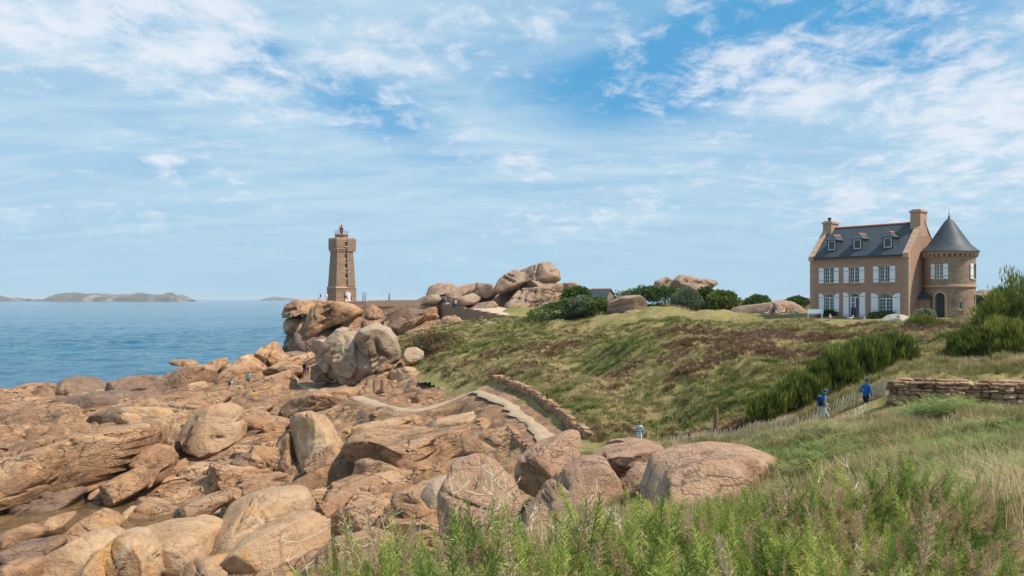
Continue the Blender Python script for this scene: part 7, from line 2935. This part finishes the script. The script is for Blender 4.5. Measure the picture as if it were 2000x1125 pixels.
    # hair or cap: shell over the skull
    seg, rings = 16, 8
    base_i = len(hm.v)
    for i in range(rings + 1):
        th = math.pi * 0.60 * i / rings
        for k in range(seg):
            a = 2 * math.pi * k / seg
            front = max(0, -math.sin(a))
            thh = th * (1 - 0.36 * front)
            hm.v.append((hx + 0.085 * math.sin(thh) * math.cos(a), hy + 0.006 + 0.107 * math.sin(thh) * math.sin(a), hz + 0.012 + 0.122 * math.cos(thh)))
    for i in range(rings):
        for k in range(seg):
            q = (k + 1) % seg
            hm.f.append((base_i + i * seg + k, base_i + (i + 1) * seg + k, base_i + (i + 1) * seg + q, base_i + i * seg + q))
    hm.build('hair', MATS[hair], E, smooth=True)
    if cap:
        cm = MB()
        for i in range(rings + 1):
            th = math.pi * 0.46 * i / rings
            for k in range(seg):
                a = 2 * math.pi * k / seg
                cm.v.append((hx + 0.094 * math.sin(th) * math.cos(a), hy + 0.118 * math.sin(th) * math.sin(a), hz + 0.020 + 0.125 * math.cos(th)))
        for i in range(rings):
            for k in range(seg):
                q = (k + 1) % seg
                cm.f.append((i * seg + k, (i + 1) * seg + k, (i + 1) * seg + q, i * seg + q))
        cm.prism([(hx - 0.075, hy - 0.085, hz + 0.03), (hx + 0.075, hy - 0.085, hz + 0.03), (hx + 0.055, hy - 0.195, hz + 0.018), (hx, hy - 0.21, hz + 0.018), (hx - 0.055, hy - 0.195, hz + 0.018)], (0, 0, 0.012))
        cm.build('cap', MATS[cap], E, smooth=False)
    if near:
        for s in (-1, 1):
            m = MB()
            m.ball((hx + s * 0.030, hy - 0.083, hz + 0.008), 0.011, 8, 5)
            m.build('eye', MATS['navy'], E, smooth=True)
        m = MB()
        m.ball((hx, hy - 0.083, hz - 0.060), (0.024, 0.010, 0.006), 8, 5)
        m.build('mouth', MATS['red_cloth'], E, smooth=True)
    return E


def backpack(label, owner, mat, mat2, sc=1.0):
    """rucksack worn on the owner's back"""
    E = empty('backpack', owner.location, owner.rotation_euler[2])
    E.scale = owner.scale
    tag(E, label, 'backpack')
    m = MB()
    m.ball((0, 0.20, 1.22), (0.165 * sc, 0.12 * sc, 0.27 * sc), 14, 10)
    m.build('bag', MATS[mat], E, smooth=True)
    m = MB()
    m.ball((0, 0.29, 1.12), (0.12 * sc, 0.06, 0.13 * sc), 12, 8)
    m.build('pocket', MATS[mat2], E, smooth=True)
    m = MB()
    m.ball((0, 0.19, 1.43), (0.14 * sc, 0.11, 0.06), 12, 8)
    m.build('lid', MATS[mat2], E, smooth=True)
    for s in (-1, 1):
        m = MB()
        m.tube([(s * 0.09, 0.12, 1.42), (s * 0.10, 0.02, 1.50), (s * 0.11, -0.10, 1.42), (s * 0.12, -0.125, 1.28), (s * 0.14, -0.02, 1.08), (s * 0.10, 0.12, 1.02)], 0.018, 6)
        m.build('strap', MATS[mat], E)


# the two hikers on the fenced path and the boy in stripes
hk = person('hiker in blue shirt, pale shorts and cap walking right along the fence', 1610, 834, 36.9, 1.76, 78, 'blue_shirt', 'pale_shorts', pose='walk', near=True, cap='cap_blue', seed=1)
backpack('dark blue rucksack on the back of the hiker in pale shorts', hk, 'pack_navy', 'pack_blue')
person('hiker in bright blue jacket and black shorts climbing beside the stone wall', 1691, 809, 38.0, 1.70, 118, 'blue_jacket', 'black_cloth', pose='climb', near=True, cap='cap_navy', sleeves=True, seed=2)


def striped():
    m, t, b = new_mat('striped_cloth')
    tc = t.add('ShaderNodeTexCoord')
    sep = t.add('ShaderNodeSeparateXYZ')
    t.put(sep.inputs[0], tc.outputs['Object'])
    w = t.math('GREATER_THAN', t.math('FRACT', t.math('MULTIPLY', sep.outputs[2], 9.5)), 0.45)
    t.put(b.inputs['Base Color'], t.mix(w, (0.02, 0.025, 0.05), (0.70, 0.74, 0.78)))
    b.inputs['Roughness'].default_value = 0.85


striped()
person('dark-haired boy in navy and white striped top on the path below', 1249, 874, 41.5, 1.40, 160, 'striped_cloth', 'white_cloth', pose='stand', near=True, sleeves=True, seed=3)
# walkers on the rocks
p_ = person('walker in white with a dark bag among the shoreline boulders', 451, 767, 98, 1.72, 150, 'white_cloth', 'white_cloth', pose='walk', seed=4)
backpack('dark bag on the walker in white', p_, 'black_cloth', 'black_cloth', 0.9)
person('bather in turquoise top standing on the squared ledge', 485, 753, 100, 1.72, 170, 'teal', 'denim', pose='stand', seed=5)
person('child in coral top beside the slanting slab', 514, 727, 105, 1.30, 30, 'coral', 'white_cloth', pose='stand', seed=6)
person('walker in navy at the start of the footpath', 594.5, 735, 97, 1.75, 200, 'navy', 'denim', pose='walk', shorts=False, sleeves=True, seed=7)
person('child in pink beside the walker in navy', 601, 734, 97.5, 1.25, 200, 'coral', 'pale_shorts', pose='stand', seed=8)
# sightseers round the lighthouse
TERR = 153.0
person('sightseer in dark clothes resting at the left of the terrace', 626, 588.5, TERR, 1.55, -60, 'black_cloth', 'khaki', pose='sit', seed=9, shorts=False)
person('sightseer in white at the left wall of the lighthouse', 638, 588.5, TERR, 1.65, 20, 'white_cloth', 'pale_shorts', seed=10)
person('sightseer in blue in front of the white lighthouse door', 673.5, 587, 153.5, 1.75, 180, 'blue_shirt', 'navy', seed=11)
person('sightseer in red crouched by the lighthouse door', 677, 590, 152, 1.45, 60, 'red_cloth', 'red_cloth', pose='sit', seed=12, sleeves=True)
person('child in red right of the lighthouse door', 686, 588.5, 152.5, 1.15, 40, 'red_cloth', 'black_cloth', seed=13)
person('person in grey on the terrace right of the lighthouse', 709, 588.5, 152, 1.72, 100, 'grey_cloth', 'black_cloth', seed=14, shorts=False)
person('person in black on the terrace right of the lighthouse', 713.5, 588.8, 152.5, 1.65, -80, 'black_cloth', 'grey_cloth', seed=15, shorts=False)
person('lone walker in dark top crossing the bridge', 760, 590.5, 150.5, 1.72, 90, 'navy', 'denim', pose='walk', seed=16, shorts=False)
# group on the causeway path
person('visitor in grey top at the left of the path group', 870, 594, 147, 1.60, 20, 'grey_cloth', 'denim', seed=17)
person('visitor in beige in the middle of the path group', 880, 600, 141, 1.72, 160, 'khaki', 'khaki', seed=18, shorts=False)
person('visitor in dark red in the path group', 885.5, 602, 139.5, 1.66, 150, 'red_cloth', 'black_cloth', seed=19, shorts=False)
person('visitor in white top at the right of the path group', 890, 603, 138.5, 1.74, 160, 'white_cloth', 'denim', seed=20, shorts=False)
person('person in grey sitting against the causeway wall', 941, 641, 113, 1.60, 10, 'grey_cloth', 'navy', pose='sit', seed=21, shorts=False)


# ---- gulls on the lawn
def gull(label, px, py, Y, yaw, s=1.0):
    x = (px - 1000) / F * Y
    z = float(turf_z(np.array([x]), np.array([Y]))[0])
    E = empty('gull', (x, Y, z), rad(yaw))
    E.scale = (s, s, s)
    tag(E, label, 'gull')
    m = MB()
    rings = [(-0.26, 0.30, 0.012), (-0.18, 0.27, 0.05), (-0.06, 0.25, 0.095), (0.06, 0.26, 0.105), (0.15, 0.30, 0.085), (0.20, 0.37, 0.05), (0.225, 0.43, 0.046), (0.24, 0.47, 0.052), (0.27, 0.485, 0.036), (0.285, 0.483, 0.012)]
    m.tube([(0, -a, b) for a, b, r in rings], [r for a, b, r in rings], 10)
    m.build('body', MATS['gull_white'], E, smooth=True)
    for q in (-1, 1):
        w = MB()
        w.tube([(q * 0.075, -0.14, 0.32), (q * 0.10, 0.0, 0.30), (q * 0.07, 0.16, 0.29), (q * 0.02, 0.33, 0.29)], [0.035, 0.06, 0.045, 0.008], 7)
        w.build('wing', MATS['gull_grey'], E, smooth=True)
        w = MB()
        w.tube([(q * 0.04, -0.02, 0.20), (q * 0.045, 0.0, 0.08), (q * 0.045, -0.01, 0.0)], 0.009, 5)
        w.build('leg', MATS['bill'], E)
    w = MB()
    w.tube([(0, -0.27, 0.483), (0, -0.345, 0.47)], [0.018, 0.005], 5)
    w.build('bill', MATS['bill'], E)


gull('leftmost gull on the lawn near the whaleback rock', 1496, 621, 90, 60, 1.15)
gull('second gull from the left on the lawn', 1517, 620.5, 89, -40, 1.15)
gull('third gull from the left on the lawn', 1528, 620, 89, 100, 1.15)
gull('gull walking just left of the white bench', 1546, 622, 87, 40, 1.15)
gull('gull bending low beside the white bench', 1556, 624, 86, 80, 1.15)
gull('gull between bench and clipped hedge', 1622, 624, 78.5, -30, 1.15)
gull('gull standing before the house steps', 1660, 626, 76.5, 70, 1.15)
gull('gull right of the house steps', 1685, 628, 74.5, 20, 1.15)


def bench():
    Y = 80.5
    x = (1592 - 1000) / F * Y
    z = float(turf_z(np.array([x]), np.array([Y]))[0])
    E = empty('garden_bench', (x, Y, z), rad(-30))
    tag(E, 'white garden bench on the lawn at the corner of the house', 'bench')
    for k in range(4):
        m = MB()
        m.box(-0.75, 0.75, -0.24 + 0.12 * k, -0.135 + 0.12 * k, 0.42, 0.45)
        m.build('seat_slat', MATS['white_paint'], E)
    for k in range(4):
        m = MB()
        m.box(-0.75, 0.75, 0.25, 0.28, 0.52 + 0.11 * k, 0.615 + 0.11 * k)
        m.build('back_slat', MATS['white_paint'], E)
    for sx in (-0.66, 0.66):
        for sy, h in ((-0.2, 0.418), (0.2, 0.418)):
            m = MB()
            m.box(sx - 0.03, sx + 0.03, sy - 0.03, sy + 0.03, -0.05, h)
            m.build('leg', MATS['white_paint'], E)
        m = MB()
        m.box(sx - 0.025, sx + 0.025, 0.282, 0.33, 0.0, 0.97)
        m.build('back_post', MATS['white_paint'], E)
        m = MB()
        m.box(sx - 0.03, sx + 0.03, -0.26, 0.249, 0.64, 0.67)
        m.box(sx - 0.025, sx + 0.025, -0.25, -0.2, 0.451, 0.639)
        m.build('arm_rest', MATS['white_paint'], E)


bench()


# ---- sea air
def haze():
    m = bpy.data.materials.new('sea_haze')
    m.use_nodes = True
    t = NT(m.node_tree)
    t.n.clear()
    out = t.add('ShaderNodeOutputMaterial')
    v = t.add('ShaderNodeVolumePrincipled')
    v.inputs['Color'].default_value = (0.80, 0.90, 1.0, 1)
    v.inputs['Density'].default_value = 0.00007
    v.inputs['Anisotropy'].default_value = 0.0
    t.l.new(v.outputs[0], out.inputs['Volume'])
    b = MB()
    b.box(-61000, 61000, -3000, 61000, -12, 62)
    o = b.build('haze', m)
    tag(o, 'thin blue sea haze in the air', kind='stuff')


haze()
